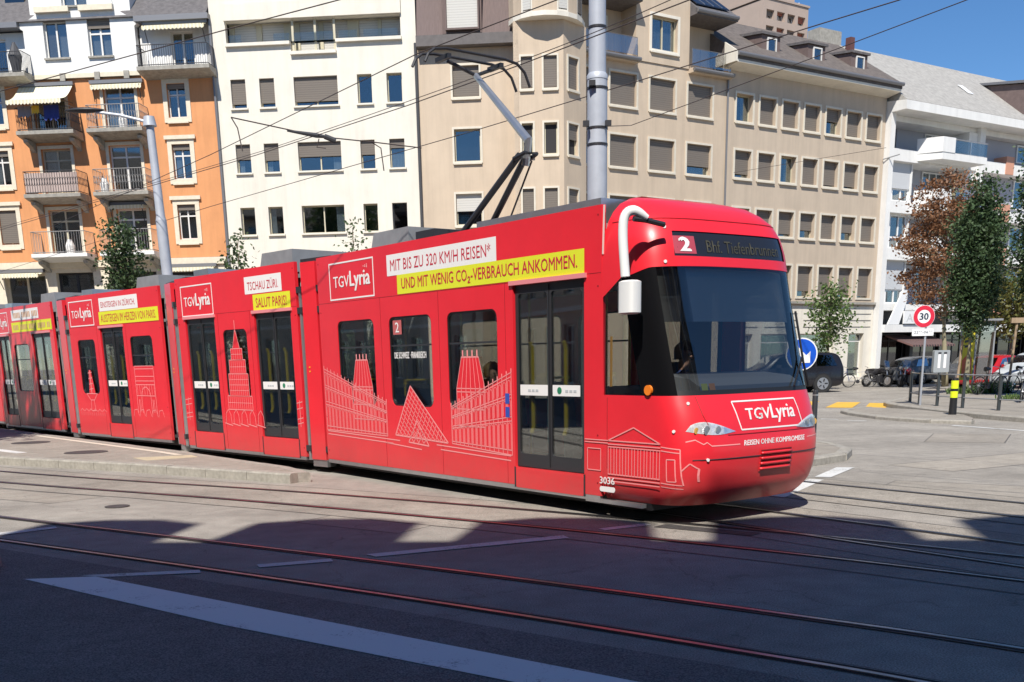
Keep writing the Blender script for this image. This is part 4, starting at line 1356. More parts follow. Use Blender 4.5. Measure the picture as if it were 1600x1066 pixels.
# --- front section; its own x runs with the nose tip at 0
X = lambda s: s + 7.45
I4 = Matrix.Identity(4)
wz0, wz1 = 1.18, 2.45
m1 = [('w', X(-15.28), X(-14.13), wz0, wz1), ('w', X(-13.69), X(-12.54), wz0, wz1), ('w', X(-12.15), X(-11.0), wz0, wz1), ('d', X(-10.65), X(-9.33), 0.49, 2.70)]
module(X(-15.87), X(-9.02), m1, I4)
logo(X(-15.45), X(-14.05), 2.77, 3.33, I4)
panel(X(-13.66), X(-10.98), 3.02, 3.31, M_print, I4)
text('MIT BIS ZU 320 KM/H REISEN*', X(-13.56), X(-11.1), 3.085, 3.245, M_redprint, I4, 0.0)
panel(X(-13.39), X(-9.31), 2.755, 3.02, M_yellow, I4, YN - 0.004)
text('UND MIT WENIG CO₂-VERBRAUCH ANKOMMEN.', X(-13.27), X(-9.43), 2.795, 2.97, M_redprint, I4, 0.004, y=YN - 0.007)
seats1 = [(X(-14.9), -0.75, 1), (X(-14.0), -0.75, -1), (X(-13.4), -0.75, 1), (X(-12.5), -0.75, -1), (X(-11.9), -0.75, 1), (X(-14.9), 0.75, 1), (X(-14.0), 0.75, -1), (X(-13.0), 0.75, 1), (X(-11.8), 0.75, 1)]
interior(X(-15.8), X(-9.0), I4, seats1)
P_(MB().box(X(-8.99), X(-8.35), -0.95, 0.95, 0.30, 0.36), 'cab_floor', M_floor, I4)
P_(MB().box(X(-8.99), X(-8.6), -0.9, 0.9, 2.76, 2.8), 'cab_ceiling', M_dark, I4)
poles([(X(-11.1), -0.6), (X(-10.7), 0.4), (X(-9.3), -0.5), (X(-14.45), -0.45), (X(-12.9), -0.45)], I4)
roofbox(X(-14.6), X(-13.6), 3.72, I4)
roofbox(X(-13.4), X(-12.9), 3.62, I4, M_dark, slope=0)
roofbox(X(-11.6), X(-9.2), 3.55, I4, M_alu, -1.05, -0.2, 0)
# small printed marks by the windows
panel(X(-13.6), X(-13.36), 2.2, 2.4, mat('faded_red', (0.5, 0.12, 0.12), 0.5), I4, YN + 0.02, 'line_badge')
text('2', X(-13.53), X(-13.43), 2.23, 2.37, M_print, I4, 0.006, y=YN + 0.017)
text('DIE SCHWEIZ · FRANKREICH', X(-13.58), X(-12.72), 1.86, 1.95, M_print, I4, 0.006, y=YN + 0.017)
for z in (1.27, 1.1):
    f = panel(X(-10.85), X(-10.76), z, z + 0.13, mat('blue_mark', (0.03, 0.08, 0.4), 0.4), I4, YN - 0.006, 'access_symbol')
text('3036', X(-9.03), X(-8.78), 0.40, 0.48, M_print, I4, 0.006, y=YN - 0.012)
P_(MB().plate(rrect(X(-9.03), X(-8.77), 0.31, 0.37, 0.028, 4), (), YN - 0.014, YN - 0.01), 'operator_mark', M_print, I4)

# --- cab nose as a continuous shell
SF = [(0.22, -7.80), (0.30, -7.72), (0.40, -7.65), (0.56, -7.60), (0.72, -7.58), (0.85, -7.58), (1.05, -7.62), (1.22, -7.67), (1.41, -7.75), (1.8, -7.86), (2.2, -7.97), (2.5, -8.05), (2.76, -8.11), (2.98, -8.16), (3.15, -8.22), (3.28, -8.30), (3.38, -8.42), (3.47, -8.60), (3.535, -8.85), (3.57, -9.1)]
WZ = [(0.22, 1.10), (0.34, 1.17), (0.46, 1.195), (0.66, 1.2), (2.6, 1.2), (2.9, 1.195), (3.1, 1.17), (3.28, 1.1), (3.38, 1.03), (3.47, 0.93), (3.535, 0.78), (3.57, 0.6)]
def interp(tab, z):
    if z <= tab[0][0]:
        return tab[0][1]
    for (a, fa), (b, fb) in zip(tab, tab[1:]):
        if z <= b:
            t = (z - a) / (b - a)
            return fa + (fb - fa) * t
    return tab[-1][1]
S0 = -9.02
def nose(t, z):
    """t in [0,1]: near side from the body round the front to the far side."""
    W_ = interp(WZ, z)
    sf = interp(SF, z)
    sb = max(sf - 0.62, S0) if z <= 3.535 else sf - 0.05   # where the straight side ends
    sb = max(min(sb, sf - 0.02), S0 - 0.2)
    a = sf - sb
    p = 3.5
    ts_ = 0.18                        # share of t on each straight side
    if t < ts_:
        return (S0 + (sb - S0) * (t / ts_), -W_)
    if t > 1 - ts_:
        return (S0 + (sb - S0) * ((1 - t) / ts_), W_)
    ang = (t - ts_) / (1 - 2 * ts_) * math.pi - math.pi / 2     # -90..90
    c, s_ = math.cos(ang), math.sin(ang)
    return (sb + a * abs(c) ** (2 / p), W_ * math.copysign(abs(s_) ** (2 / p), s_))
def nP(t, z, off=0.0):
    s_, w = nose(t, z)
    if off:
        e = 0.004
        s1, w1 = nose(min(1, t + e), z)
        s0, w0 = nose(max(0, t - e), z)
        n = Vector((w1 - w0, -(s1 - s0)))
        if n.length > 1e-9:
            n.normalize()
            s_, w = s_ + n.x * off, w + n.y * off
    return (X(s_), w, z)
def t_of_w(wt, z):
    lo, hi = 0.18, 0.82
    for _ in range(40):
        m_ = (lo + hi) / 2
        if nose(m_, z)[1] < wt:
            lo = m_
        else:
            hi = m_
    return (lo + hi) / 2
def t_of_s(st, z):
    lo, hi = 0.0, 0.5
    for _ in range(40):
        m_ = (lo + hi) / 2
        if nose(m_, z)[0] < st:
            lo = m_
        else:
            hi = m_
    return (lo + hi) / 2
def ztop(t):
    d = abs(t - 0.5) * 2               # 0 front centre .. 1 back of the side
    return 2.76 - 0.27 * max(0, (d - 0.45) / 0.55) ** 1.2 - 0.03 * d
ZBELT = 1.41
# row list: fixed below the belt, following the glass top, then up over the dome
def rows_at(t):
    zt = ztop(t)
    r = [0.22, 0.28, 0.34, 0.40, 0.46, 0.56, 0.66, 0.76, 0.85, 0.95, 1.05, 1.14, 1.22, 1.32, ZBELT]
    r += [ZBELT + 0.05] + [ZBELT + 0.05 + (zt - ZBELT - 0.05) * k / 8 for k in range(1, 9)]
    r += [zt + (2.86 - zt) * 0.5, 2.86, 2.95, 3.04, 3.12, 3.2, 3.28, 3.33, 3.38, 3.42, 3.47, 3.5, 3.535, 3.555, 3.57]
    return r
KB, KT, KD0, KD1 = 14, 23, 25, 28
tsA = 0.012
TS = [0, tsA] + [tsA + (0.18 - tsA) * k / 5 for k in range(1, 6)] + [0.18 + 0.64 * k / 44 for k in range(1, 45)] + [1 - (tsA + (0.18 - tsA) * k / 5) for k in (4, 3, 2, 1)] + [1 - tsA, 1]
NT = len(TS)
dt0, dt1 = t_of_w(-0.9, 3.0), t_of_w(0.92, 3.0)
di0 = min(range(NT), key=lambda i: abs(TS[i] - dt0))
di1 = min(range(NT), key=lambda i: abs(TS[i] - dt1))
mb = MB()
vid = {}
for i, t in enumerate(TS):
    for j, z in enumerate(rows_at(t)):
        vid[i, j] = len(mb.v)
        mb.v.append(nP(t, z))
NR = len(rows_at(0.5))
for i in range(NT - 1):
    for j in range(NR - 1):
        if KB <= j < KT and 1 <= i < NT - 2:
            continue
        if KD0 <= j < KD1 and di0 <= i < di1:
            continue
        mb.f.append((vid[i, j], vid[i + 1, j], vid[i + 1, j + 1], vid[i, j + 1]))
mb.f.append(tuple(vid[i, NR - 1] for i in range(NT))[::-1])
mb.f.append(tuple(vid[i, 0] for i in range(NT)))
cab = P_(mb, 'cab_shell', M_red, I4, angle=38)
def patch(i0, i1, j0, j1, off, m, name, parent=None, **kw):
    q = MB()
    q.grid(lambda i, j: nP(TS[i0 + i], rows_at(TS[i0 + i])[j0 + j], off), i1 - i0, j1 - j0)
    return q.build(name, m, parent or tram, smooth=True, recalc=False, **kw)
# glass band: side window, pillars, windscreen
pz = 2.0
ip0 = min(range(NT), key=lambda i: abs(TS[i] - 0.165))
ip1 = min(range(NT), key=lambda i: abs(TS[i] - t_of_w(-1.09, pz)))
ip2 = min(range(NT), key=lambda i: abs(TS[i] - t_of_w(1.13, pz)))
ip3 = min(range(NT), key=lambda i: abs(TS[i] - 0.79))
patch(1, ip0, KB, KT, -0.006, M_tramglass, 'cab_side_window')
patch(ip3, NT - 2, KB, KT, -0.006, M_tramglass, 'cab_side_window')
M_pillar = mat('pillar_black', (0.006, 0.006, 0.007), 0.25, spec=0.12)
patch(ip0, ip1, KB, KT, -0.004, M_pillar, 'pillar')
patch(ip2, ip3, KB, KT, -0.004, M_pillar, 'pillar')
scr = patch(ip1, ip2, KB + 1, KT, -0.006, M_screen, 'windscreen')
patch(ip1, ip2, KB, KB + 1, -0.004, M_black, 'windscreen_border', scr)
# sun blind behind the top of the windscreen
sb_ = MB()
sb_.grid(lambda i, j: nP(TS[ip1 + i], 2.74 - 0.56 * j / 2, -0.09), ip2 - ip1, 2)
sb_.build('sun_blind', glass('blue_blind', (0.1, 0.115, 0.15), 0.06, 0.4), tram, smooth=True, recalc=False)
# destination display
disp = patch(di0, di1, KD0, KD1, -0.012, mat('display_glass', (0.02, 0.022, 0.03), 0.08), 'destination_display')
# wrap flat print round the nose
def wrap(me, zc, off):
    for v in me.vertices:
        w, z = v.co.x, v.co.z
        s_, w2, z2 = nP(t_of_w(w, z), z, off)
        v.co = (s_, w, z2)
    return me
def wraptext(body, w0, w1, z0, z1, m, off, bold=0, shear=0, parent=None, slope=0.0, name='lettering'):
    me = text_mesh(body, w0, w1, z0, z1, bold, shear, 0)
    wrap(me, 0, off)
    me.materials.append(m)
    return link(name, me, parent or tram)
def wrapquad(w0, w1, z0, z1, m, off, name, parent=None, n=6):
    q = MB()
    q.grid(lambda i, j: nP(t_of_w(w0 + (w1 - w0) * i / n, z0 + (z1 - z0) * j), z0 + (z1 - z0) * j, off), n, 1)
    return q.build(name, m, parent or tram, recalc=False)
wrapquad(-0.88, -0.60, 2.885, 3.07, mat('badge_red', (0.42, 0.06, 0.09), 0.5), -0.008, 'line_badge', disp)
wraptext('2', -0.80, -0.68, 2.91, 3.05, M_print, -0.004, 0.03, parent=disp)
wraptext('Bhf. Tiefenbrunnen', -0.44, 0.8, 2.905, 3.035, mat('dim_amber', (0.055, 0.052, 0.034), 0.6), -0.006, 0.0, parent=disp)
# front logo
def wrapframe(w0, w1, z0, z1, sk, th, m, off, name):
    q = MB()
    def seg(a, b):
        n = 10
        d = Vector((b[0] - a[0], b[1] - a[1])).normalized()
        nn = Vector((-d.y, d.x)) * th / 2
        for k in range(n):
            p = Vector(a).lerp(Vector(b), k / n)
            r_ = Vector(a).lerp(Vector(b), (k + 1) / n)
            pts = [p - nn, r_ - nn, r_ + nn, p + nn]
            q.add([nP(t_of_w(v.x, v.y), v.y, off) for v in pts], [(0, 1, 2, 3)])
    c = [(w0 + sk, z0), (w1 + sk, z0), (w1, z1), (w0, z1)]
    for k in range(4):
        seg(c[k], c[(k + 1) % 4])
    return q.build(name, m, tram, recalc=False)
lf = wrapframe(-0.48, 0.59, 1.03, 1.33, 0.07, 0.016, M_print, 0.004, 'logo_frame')
wraptext('TGV', -0.30, 0.1, 1.13, 1.25, M_print, 0.006, 0.008, parent=lf)
wraptext('Lyria', 0.12, 0.53, 1.08, 1.28, M_print, 0.006, 0.012, parent=lf)
wraptext('REISEN OHNE KOMPROMISSE', -0.40, 0.67, 0.86, 0.915, M_print, 0.004, 0.006, 0.2)
ln = MB()
def nline(ws, zs, th=0.012):
    for k in range(len(ws) - 1):
        n = max(1, int(abs(ws[k + 1] - ws[k]) / 0.06))
        for j in range(n):
            a = (ws[k] + (ws[k + 1] - ws[k]) * j / n, zs[k] + (zs[k + 1] - zs[k]) * j / n)
            b = (ws[k] + (ws[k + 1] - ws[k]) * (j + 1) / n, zs[k] + (zs[k + 1] - zs[k]) * (j + 1) / n)
            ln.add([nP(t_of_w(a[0], a[1]), a[1] - th / 2, 0.004), nP(t_of_w(b[0], b[1]), b[1] - th / 2, 0.004), nP(t_of_w(b[0], b[1]), b[1] + th / 2, 0.004), nP(t_of_w(a[0], a[1]), a[1] + th / 2, 0.004)], [(0, 1, 2, 3)])
nline([-1.1, -1.02, -0.94, -0.9, -0.85, -0.46], [0.93, 0.95, 0.9, 0.92, 0.88, 0.88])
nline([0.72, 1.05], [0.89, 0.9])
ln.build('printed_line', M_line, tram, recalc=False, kind='stuff')
# seams on the nose
def nseam(pts, m=M_dark, th=0.012, name='panel_seam'):
    q = MB()
    q.tube([nP(t, z, 0.001) for t, z in pts], th / 2, 4)
    return q.build(name, m, tram)
tw_ = lambda w, z: (t_of_w(w, z), z)
nseam([tw_(-1.05 + 2.1 * k / 24, 0.735) for k in range(25)])
nseam([tw_(-0.62 + 1.6 * k / 20, 0.985) for k in range(21)], mat('red_seam', (0.3, 0.01, 0.015), 0.5))
nseam([(0.12 + 0.76 * k / 30, 3.255) for k in range(31)], mat('red_seam', (0.3, 0.01, 0.015), 0.5), 0.014)
nseam([tw_(-0.93, 1.40), tw_(-0.9, 1.2), tw_(-0.86, 1.1)], mat('red_seam', (0.3, 0.01, 0.015), 0.5))
nseam([(t_of_s(-8.92, z), z) for z in (0.26, 0.6, 1.0, 1.38)], mat('red_seam', (0.3, 0.01, 0.015), 0.5))
# lower lip crease, grille
gr = wrapquad(-0.14, 0.42, 0.56, 0.80, M_red, 0.006, 'front_grille')
for k in range(4):
    q = MB()
    z = 0.585 + 0.058 * k
    q.tube([nP(t_of_w(-0.12 + 0.52 * i / 8, z), z, 0.012) for i in range(9)], 0.016, 6)
    q.build('grille_bar', M_red, gr, smooth=True)
    q = MB()
    q.tube([nP(t_of_w(-0.12 + 0.52 * i / 8, z + 0.028), z + 0.028, 0.007) for i in range(9)], 0.007, 4)
    q.build('grille_slot', mat('red_shadow_gap', (0.12, 0.005, 0.008), 0.7), gr)
# headlights: almond lenses set into the nose
M_lens = glass('headlight_lens', (0.95, 0.95, 0.95), 0.06)
for sg_ in (-1, 1):
    out = []
    n = 12
    for k in range(n + 1):
        w = -1.09 + 0.58 * k / n
        out.append((w, 1.02 + 0.10 * math.sin(math.pi * min(1, (k / n) ** 0.6)) + 0.02 * (1 - k / n)))
    low = [(-1.09 + 0.58 * k / n, 1.02 + 0.02 * (1 - k / n) - 0.035 * math.sin(math.pi * k / n)) for k in range(n + 1)]
    def q_grid(off, shrink=1.0):
        q = MB()
        def f(i, j):
            a, b = out[i], low[i]
            zc = (a[1] + b[1]) / 2
            z = zc + (a[1] - zc) * shrink * (1 - j) + (b[1] - zc) * shrink * j
            p = nP(t_of_w(a[0], z), z, off)
            return (p[0], p[1] * -sg_, p[2])
        q.grid(f, n, 1)
        return q
    h = q_grid(0.004).build('headlight', mat('headlamp_chrome', (0.9, 0.91, 0.93), 0.2, 0.35, 0.35, 30), tram, smooth=True, recalc=False)
    q_grid(0.016, 0.9).build('lens', M_lens, h, smooth=True, recalc=False)
    for k, (w, r_) in enumerate(((-1.0, 0.035), (-0.89, 0.05), (-0.75, 0.042))):
        p = nP(t_of_w(w, 1.045), 1.045, 0.008)
        c = Vector((p[0], p[1] * -sg_, p[2]))
        MB().tube([c, c + Vector((0.004, 0, 0))], r_, 12).build('lamp_reflector', M_alu if k else mat('amber_lens', (0.8, 0.45, 0.1), 0.3), h)
# indicator below the side window, bolts
p = nP(t_of_s(-8.25, 1.47), 1.47, 0.008)
MB().plate(circ(p[0], p[2], 0.055, 14), (), p[1] - 0.02, p[1] + 0.01).build('side_indicator', mat('orange_lens', (0.85, 0.22, 0.02), 0.25), tram)
for (a, z) in ((t_of_w(-1.02, 1.3), 1.33), (t_of_w(-1.16, 1.02), 1.04), (t_of_w(-0.9, 0.72), 0.735), (t_of_w(-0.95, 3.1), 3.16), (t_of_w(-1.0, 2.8), 2.8)):
    p = Vector(nP(a, z, 0.0))
    q = Vector(nP(a, z, 0.016))
    MB().tube([p, q], 0.018, 8).build('fastener', M_white, tram)
# mirrors
for sg_ in (1,):
    my = -1.47 * sg_
    arm = MB()
    arm.tube([(X(-8.2), -1.06 * sg_, 3.16), (X(-8.26), -1.28 * sg_, 3.2), (X(-8.3), my + 0.06 * sg_, 3.21)], 0.028, 8)
    am = arm.build('mirror', M_dark, tram)
    MB().tube([Vector(q_) for q_ in smooth_path([(X(-8.24), my + 0.2, 3.22), (X(-8.3), my + 0.07, 3.29), (X(-8.35), my - 0.01, 3.24), (X(-8.36), my - 0.03, 3.05), (X(-8.33), my - 0.02, 2.64)], 5)], [0.03, 0.036, 0.042, 0.046, 0.048] + [0.05] * 16, 12).build('mirror_arm', M_white, am, angle=50)
    mh_ = MB()
    mh_.grid(lambda i, j: (X(-8.28) + (0.115 if i not in (0, 8) else 0.08) * (1 if True else 1) * (abs(math.cos(2 * math.pi * j / 20)) ** 0.5) * math.copysign(1, math.cos(2 * math.pi * j / 20)), my + (0.085 if i not in (0, 8) else 0.055) * (abs(math.sin(2 * math.pi * j / 20)) ** 0.5) * math.copysign(1, math.sin(2 * math.pi * j / 20)), [2.26, 2.275, 2.30, 2.36, 2.42, 2.5, 2.56, 2.585, 2.6][i]), 8, 20)
    mh_.f.append(tuple(range(20))); mh_.f.append(tuple(8 * 21 + k for k in range(20)))
    mh_.build('mirror_housing', M_white, am, merge=0.0005, angle=50)
    MB().plate(rrect(my - 0.06, my + 0.06, 2.3, 2.56, 0.03, 4), (), X(-8.28) - 0.128, X(-8.28) - 0.118, 'yz').build('mirror_glass', M_dark, am)
# wipers
wp = MB()
wp.tube([nP(t_of_w(1.02, 1.45), 1.45, 0.03), nP(t_of_w(0.93, 1.72), 1.72, 0.04), nP(t_of_w(1.0, 2.3), 2.3, 0.03)], 0.014, 5)
wp.build('wiper', M_black, tram)
wp = MB()
wp.tube([nP(t_of_w(0.62, 1.46), 1.46, 0.03), nP(t_of_w(0.95, 1.8), 1.8, 0.04)], 0.012, 5)
wp.build('wiper', M_black, tram)
# cab furniture
P_(MB().plate([(X(-8.55), 1.0), (X(-7.9), 1.0), (X(-7.85), 1.5), (X(-8.0), 1.58), (X(-8.5), 1.63)], (), -0.85, 0.85, 'xz'), 'dashboard', M_cabint, I4)
P_(MB().box(X(-9.08), X(-9.03), 0.12, 0.62, 0.36, 2.7), 'cab_partition', M_dark, I4)
P_(MB().box(X(-9.08), X(-9.03), -1.1, -0.5, 0.36, 1.5), 'cab_partition', M_dark, I4)
sx = X(-8.95)
ds = P_(MB().box(sx - 0.2, sx + 0.25, -0.27, 0.23, 0.85, 0.98), 'driver_seat', M_seat, I4)
MB().plate([(sx - 0.24, 0.95), (sx - 0.14, 0.95), (sx - 0.2, 1.75), (sx - 0.28, 1.75)], (), -0.26, 0.22, 'xz').build('backrest', M_seat, ds)
MB().box(sx - 0.1, sx + 0.1, -0.12, 0.08, 0.36, 0.85).build('seat_base', M_grey, ds)
for k, (a, b) in enumerate(((-0.83, -0.75), (-0.73, -0.65))):
    wrapquad(a, b, 1.435, 1.53, mat(['lime_tag', 'orange_tag'][k], [(0.65, 0.7, 0.05), (0.8, 0.35, 0.03)][k], 0.6), -0.01, 'paper_tag', scr, 2)
MB().tube([(X(-8.92), YN - 0.002 + 0.06, 1.5), (X(-8.92), YN + 0.06, 2.05)], 0.014, 5).build('cab_handrail', mat('orange_rail', (0.7, 0.35, 0.08), 0.4), tram)
P_(MB().plate([(X(-9.012), 2.93), (X(-8.995), 2.93), (X(-8.975), 3.44), (X(-8.992), 3.44)], (), YN - 0.003, YN + 0.01), 'pale_seam', mat('pale_sealant', (0.75, 0.6, 0.55), 0.5), I4)
P_(MB().box(X(-9.0), X(-8.3), YN + 0.1, 1.05, 0.14, 0.24), 'underframe', M_black, I4)
P_(MB().box(X(-9.3), X(-8.35), YN + 0.005, YN + 0.08, 0.17, 0.215), 'sill_strip', M_alu, I4)

# --- following sections
secs = [
    ((-6.36, 21.28), (0.6751, -0.7377), 0.02, 4.42, [('d', 0.34, 1.50, 0.55, 2.68), ('w', 1.80, 2.68, 1.2, 2.44), ('d', 3.00, 4.20, 0.55, 2.68)]),
    ((-10.46, 26.12), (0.6975, -0.7166), 0.02, 4.76, [('w', 0.41, 1.38, 1.2, 2.45), ('d', 1.75, 2.90, 0.54, 2.68), ('w', 3.22, 4.28, 1.2, 2.46)]),
    ((-14.5, 30.95), (0.6623, -0.7492), -0.15, 4.7, [('d', 0.1, 1.1, 0.53, 2.7), ('w', 1.45, 2.68, 1.2, 2.46), ('d', 3.05, 4.42, 0.53, 2.7)]),
    ((-18.2, 35.6), (0.66, -0.751), -0.2, 4.6, [('w', 0.4, 1.4, 1.2, 2.45), ('d', 1.75, 2.9, 0.54, 2.68), ('w', 3.2, 4.2, 1.2, 2.45)]),
]
SM = []
for k, (b, dd, x0, x1, ops) in enumerate(secs):
    M = mat_of(b, dd)
    SM.append(M)
    module(x0, x1, ops, M)
    interior(x0, x1, M, [(x0 + 0.9 + 0.95 * i, yy, 1 if i % 2 else -1) for i in range(4) for yy in ((0.75,) if k == 0 else (0.75, -0.75)) if not any(o_[0] == 'd' and o_[1] - 0.3 < x0 + 0.9 + 0.95 * i < o_[2] + 0.3 for o_ in ops) or yy > 0])
    poles([(x0 + 1.6, -0.5), (x0 + 3.0, 0.4), (x0 + 2.1, 0.5)], M)
    roofbox(x1 - 1.6, x1 - 0.6, 3.72, M)
    roofbox(x0 + 0.15, x0 + 0.75, 3.62, M, M_alu, slope=0)
M2, M3, M4, M5 = SM
logo(0.24, 1.52, 2.73, 3.3, M2)
panel(2.74, 3.99, 3.02, 3.31, M_print, M2)
text('TSCHAU ZÜRI.', 2.84, 3.88, 3.08, 3.25, M_redprint, M2, 0.0)
panel(3.0, 4.24, 2.725, 3.0, M_yellow, M2, YN - 0.004)
text('SALUT PARIS!', 3.1, 4.12, 2.78, 2.94, M_redprint, M2, 0.004, y=YN - 0.007)
logo(0.14, 1.48, 2.76, 3.34, M3)
panel(1.84, 3.78, 3.05, 3.34, M_print, M3)
text('EINSTEIGEN IN ZÜRICH,', 1.94, 3.66, 3.11, 3.28, M_redprint, M3, 0.0)
panel(1.77, 4.69, 2.755, 3.04, M_yellow, M3, YN - 0.004)
text('AUSSTEIGEN IM HERZEN VON PARIS.', 1.87, 4.58, 2.81, 2.98, M_redprint, M3, 0.0, y=YN - 0.007)
logo(0.0, 1.2, 2.78, 3.34, M4)
panel(1.56, 3.75, 3.09, 3.36, M_print, M4)
panel(1.48, 4.65, 2.78, 3.04, M_yellow, M4, YN - 0.004)
ill = MB()
for k in range(17):
    x = 1.75 + k * 0.115
    if k % 7 != 5:
        ill.add([(x, YN - 0.006, 3.15), (x + 0.07, YN - 0.006, 3.15), (x + 0.07, YN - 0.006, 3.29), (x, YN - 0.006, 3.29)], [(0, 1, 2, 3)])
for k in range(25):
    x = 1.62 + k * 0.118
    if k % 6 != 4:
        ill.add([(x, YN - 0.007, 2.84), (x + 0.075, YN - 0.007, 2.84), (x + 0.075, YN - 0.007, 2.97), (x, YN - 0.007, 2.97)], [(0, 1, 2, 3)])
ill.build('blurred_print', mat('faint_print', (0.62, 0.36, 0.2), 0.6), tram, M4, recalc=False, kind='stuff')

# --- articulations: bellows ring and narrow red portal cover
def joint(pa, pb):
    a, b = Vector(pa), Vector(pb)              # near-side points of section behind / ahead
    d = (b - a)
    L = d.length
    d.normalize()
    n = Vector((-d.y, d.x))
    o = a + n * 1.2
    M = RootM.inverted() @ T((o.x, o.y, 0)) @ RZ(math.atan2(d.y, d.x))
    for x0, x1, y, m_, nm in ((0.0, L, 0.13, M_bellow, 'bellows'),):
        P_(MB().plate(rect(-1.2 + y, 1.2 - y, 0.3, 3.3), [rect(-1.0 + y, 1.0 - y, 0.5, 3.0)], x0 - 0.1, x1 + 0.1, 'yz'), nm, m_, M)
    c = L * 0.58
    hw = 0.27 if L > 0.7 else 0.2
    P_(MB().plate(rect(-1.2, 1.2, 0.22, 3.42), [rect(-1.13, 1.13, 0.3, 3.3)], c - hw, c + hw, 'yz'), 'portal_cover', M_red, M)
    for x in (c - hw - 0.09, c + hw + 0.07):
        P_(MB().tube([(x, YN + 0.05, 0.2), (x, YN + 0.05, 3.0)], 0.045, 8), 'joint_tube', M_alu, M)
        for z in (0.35, 2.62, 2.95):
            P_(MB().box(x - 0.07, x + 0.07, YN + 0.0, YN + 0.1, z, z + 0.1), 'joint_clamp', M_dark, M)
    P_(MB().box(-0.1, L + 0.1, -1.0, 1.0, 3.1, 3.5), 'joint_roof', M_dark, M)
    P_(MB().box(c - 0.2, c + 0.2, YN + 0.02, YN + 0.2, 0.1, 0.22), 'joint_foot', M_alu, M)
    for z in (1.75, 1.68):
        P_(MB().plate(circ(c - 0.1, z, 0.012, 8), (), YN - 0.01, YN), 'reflector', M_hand, M)
def near_pt(b, dd, x):
    return (b[0] + dd[0] * x, b[1] + dd[1] * x)
fr = dv * -15.87 + nv * 8.11
joint(near_pt(*secs[0][:2], 4.42), (fr.x, fr.y))
joint(near_pt(*secs[1][:2], 4.76), near_pt(*secs[0][:2], 0.02))
joint(near_pt(*secs[2][:2], 4.7), near_pt(*secs[1][:2], 0.02))
joint(near_pt(*secs[3][:2], 4.6), near_pt(*secs[2][:2], -0.15))
# wheels
def bogie(x, M):
    for y in (-0.5, 0.5):
        w = P_(MB().tube([(x, y - 0.06, 0.29), (x, y + 0.06, 0.29)], 0.29, 20), 'wheel', M_dark, M)
        MB().tube([(x, y - 0.07, 0.29), (x, y + 0.07, 0.29)], 0.12, 12).build('hub', M_grey, w)
bogie(X(-9.9), I4); bogie(X(-15.2), I4)
for M in SM:
    bogie(0.6, M); bogie(4.0, M)

# --- pantograph on the front section
pan = P_(MB().box(X(-13.5), X(-12.6), -0.45, 0.45, 3.5, 3.58), 'pantograph', M_dark, I4)
for y in (-0.14, 0.14):
    MB().tube([(X(-13.2), y * 1.6, 3.56), (X(-11.95), y * 0.4, 4.5)], 0.045, 8).build('lower_arm', M_dark, pan)
MB().tube([(X(-12.55), 0.12, 3.58), (X(-11.86), 0.08, 4.42)], 0.014, 6).build('tension_rod', M_dark, pan)
MB().tube([(X(-11.9), 0, 4.36), (X(-11.82), 0, 4.66), (X(-13.0), 0, 5.7)], [0.055, 0.06, 0.04], 8).build('upper_arm', M_alu, pan)
MB().tube([(X(-12.0), 0.12, 4.45), (X(-11.78), 0.1, 4.5), (X(-11.78), -0.1, 4.5), (X(-12.0), -0.12, 4.45)], 0.03, 6).build('elbow', M_dark, pan)
for y in (-0.4, 0.4):
    MB().tube([(X(-13.0), 0, 5.7), (X(-13.12), y, 5.86)], 0.025, 6).build('head_stay', M_dark, pan)
for k, xo in enumerate((-13.3, -12.98)):
    pts = [(X(xo), -0.86, 5.76), (X(xo), -0.8, 5.87), (X(xo), -0.7, 5.94), (X(xo), -0.5, 5.97), (X(xo), 0.5, 5.97), (X(xo), 0.72, 5.94), (X(xo), 0.86, 5.84), (X(xo), 0.95, 5.66)]
    MB().tube(pts, 0.02, 6).build('collector_bar', M_dark, pan)
for y in (-0.45, 0.45):
    MB().box(X(-13.3), X(-12.98), y - 0.03, y + 0.03, 5.86, 5.92).build('head_frame', M_dark, pan)

# --- printed line drawings on the sides
def build_lines(mb, name, M, m=None):
    return mb.build(name, m or M_line, tram, M, recalc=False, kind='stuff')
LY = YN - 0.0035
def film(poly, M):
    """Red printed film that runs on over the glass."""
    q = MB()
    q.plate(poly, (), YN - 0.0016, YN - 0.0004)
    return q.build('window_film', M_red, tram, M)
L1 = MB()
xc = X(-13.05)
bz = 0.72
apex = (xc - 0.1, 1.47)
bl_, br_ = (X(-13.62), bz + 0.03), (X(-12.2), bz - 0.02)
film([bl_, br_, apex], I4)
ribbon(L1, [bl_, apex, br_, bl_], 0.022, LY)
for k in range(1, 13):
    t = k / 13
    p = (bl_[0] + (br_[0] - bl_[0]) * t, bl_[1] + (br_[1] - bl_[1]) * t)
    # lattice parallel to both edges
    q1 = (apex[0] + (br_[0] - apex[0]) * t, apex[1] + (br_[1] - apex[1]) * t)
    q2 = (bl_[0] + (apex[0] - bl_[0]) * t, bl_[1] + (apex[1] - bl_[1]) * t)
    ribbon(L1, [p, q1], 0.011, LY)
    ribbon(L1, [p, q2], 0.011, LY)
sb0, sb1, sa = (X(-13.25), 0.66), (X(-12.7), 0.63), (X(-13.0), 0.98)
ribbon(L1, [sb0, sa, sb1, sb0], 0.02, LY)
for t in (0.25, 0.5, 0.75):
    ribbon(L1, [(sb0[0] + (sb1[0] - sb0[0]) * t, sb0[1]), (sa[0] + (sb1[0] - sa[0]) * t, sa[1] + (sb1[1] - sa[1]) * t)], 0.012, LY)
    ribbon(L1, [(sb0[0] + (sb1[0] - sb0[0]) * t, sb0[1]), (sb0[0] + (sa[0] - sb0[0]) * t, sb0[1] + (sa[1] - sb0[1]) * t)], 0.012, LY)
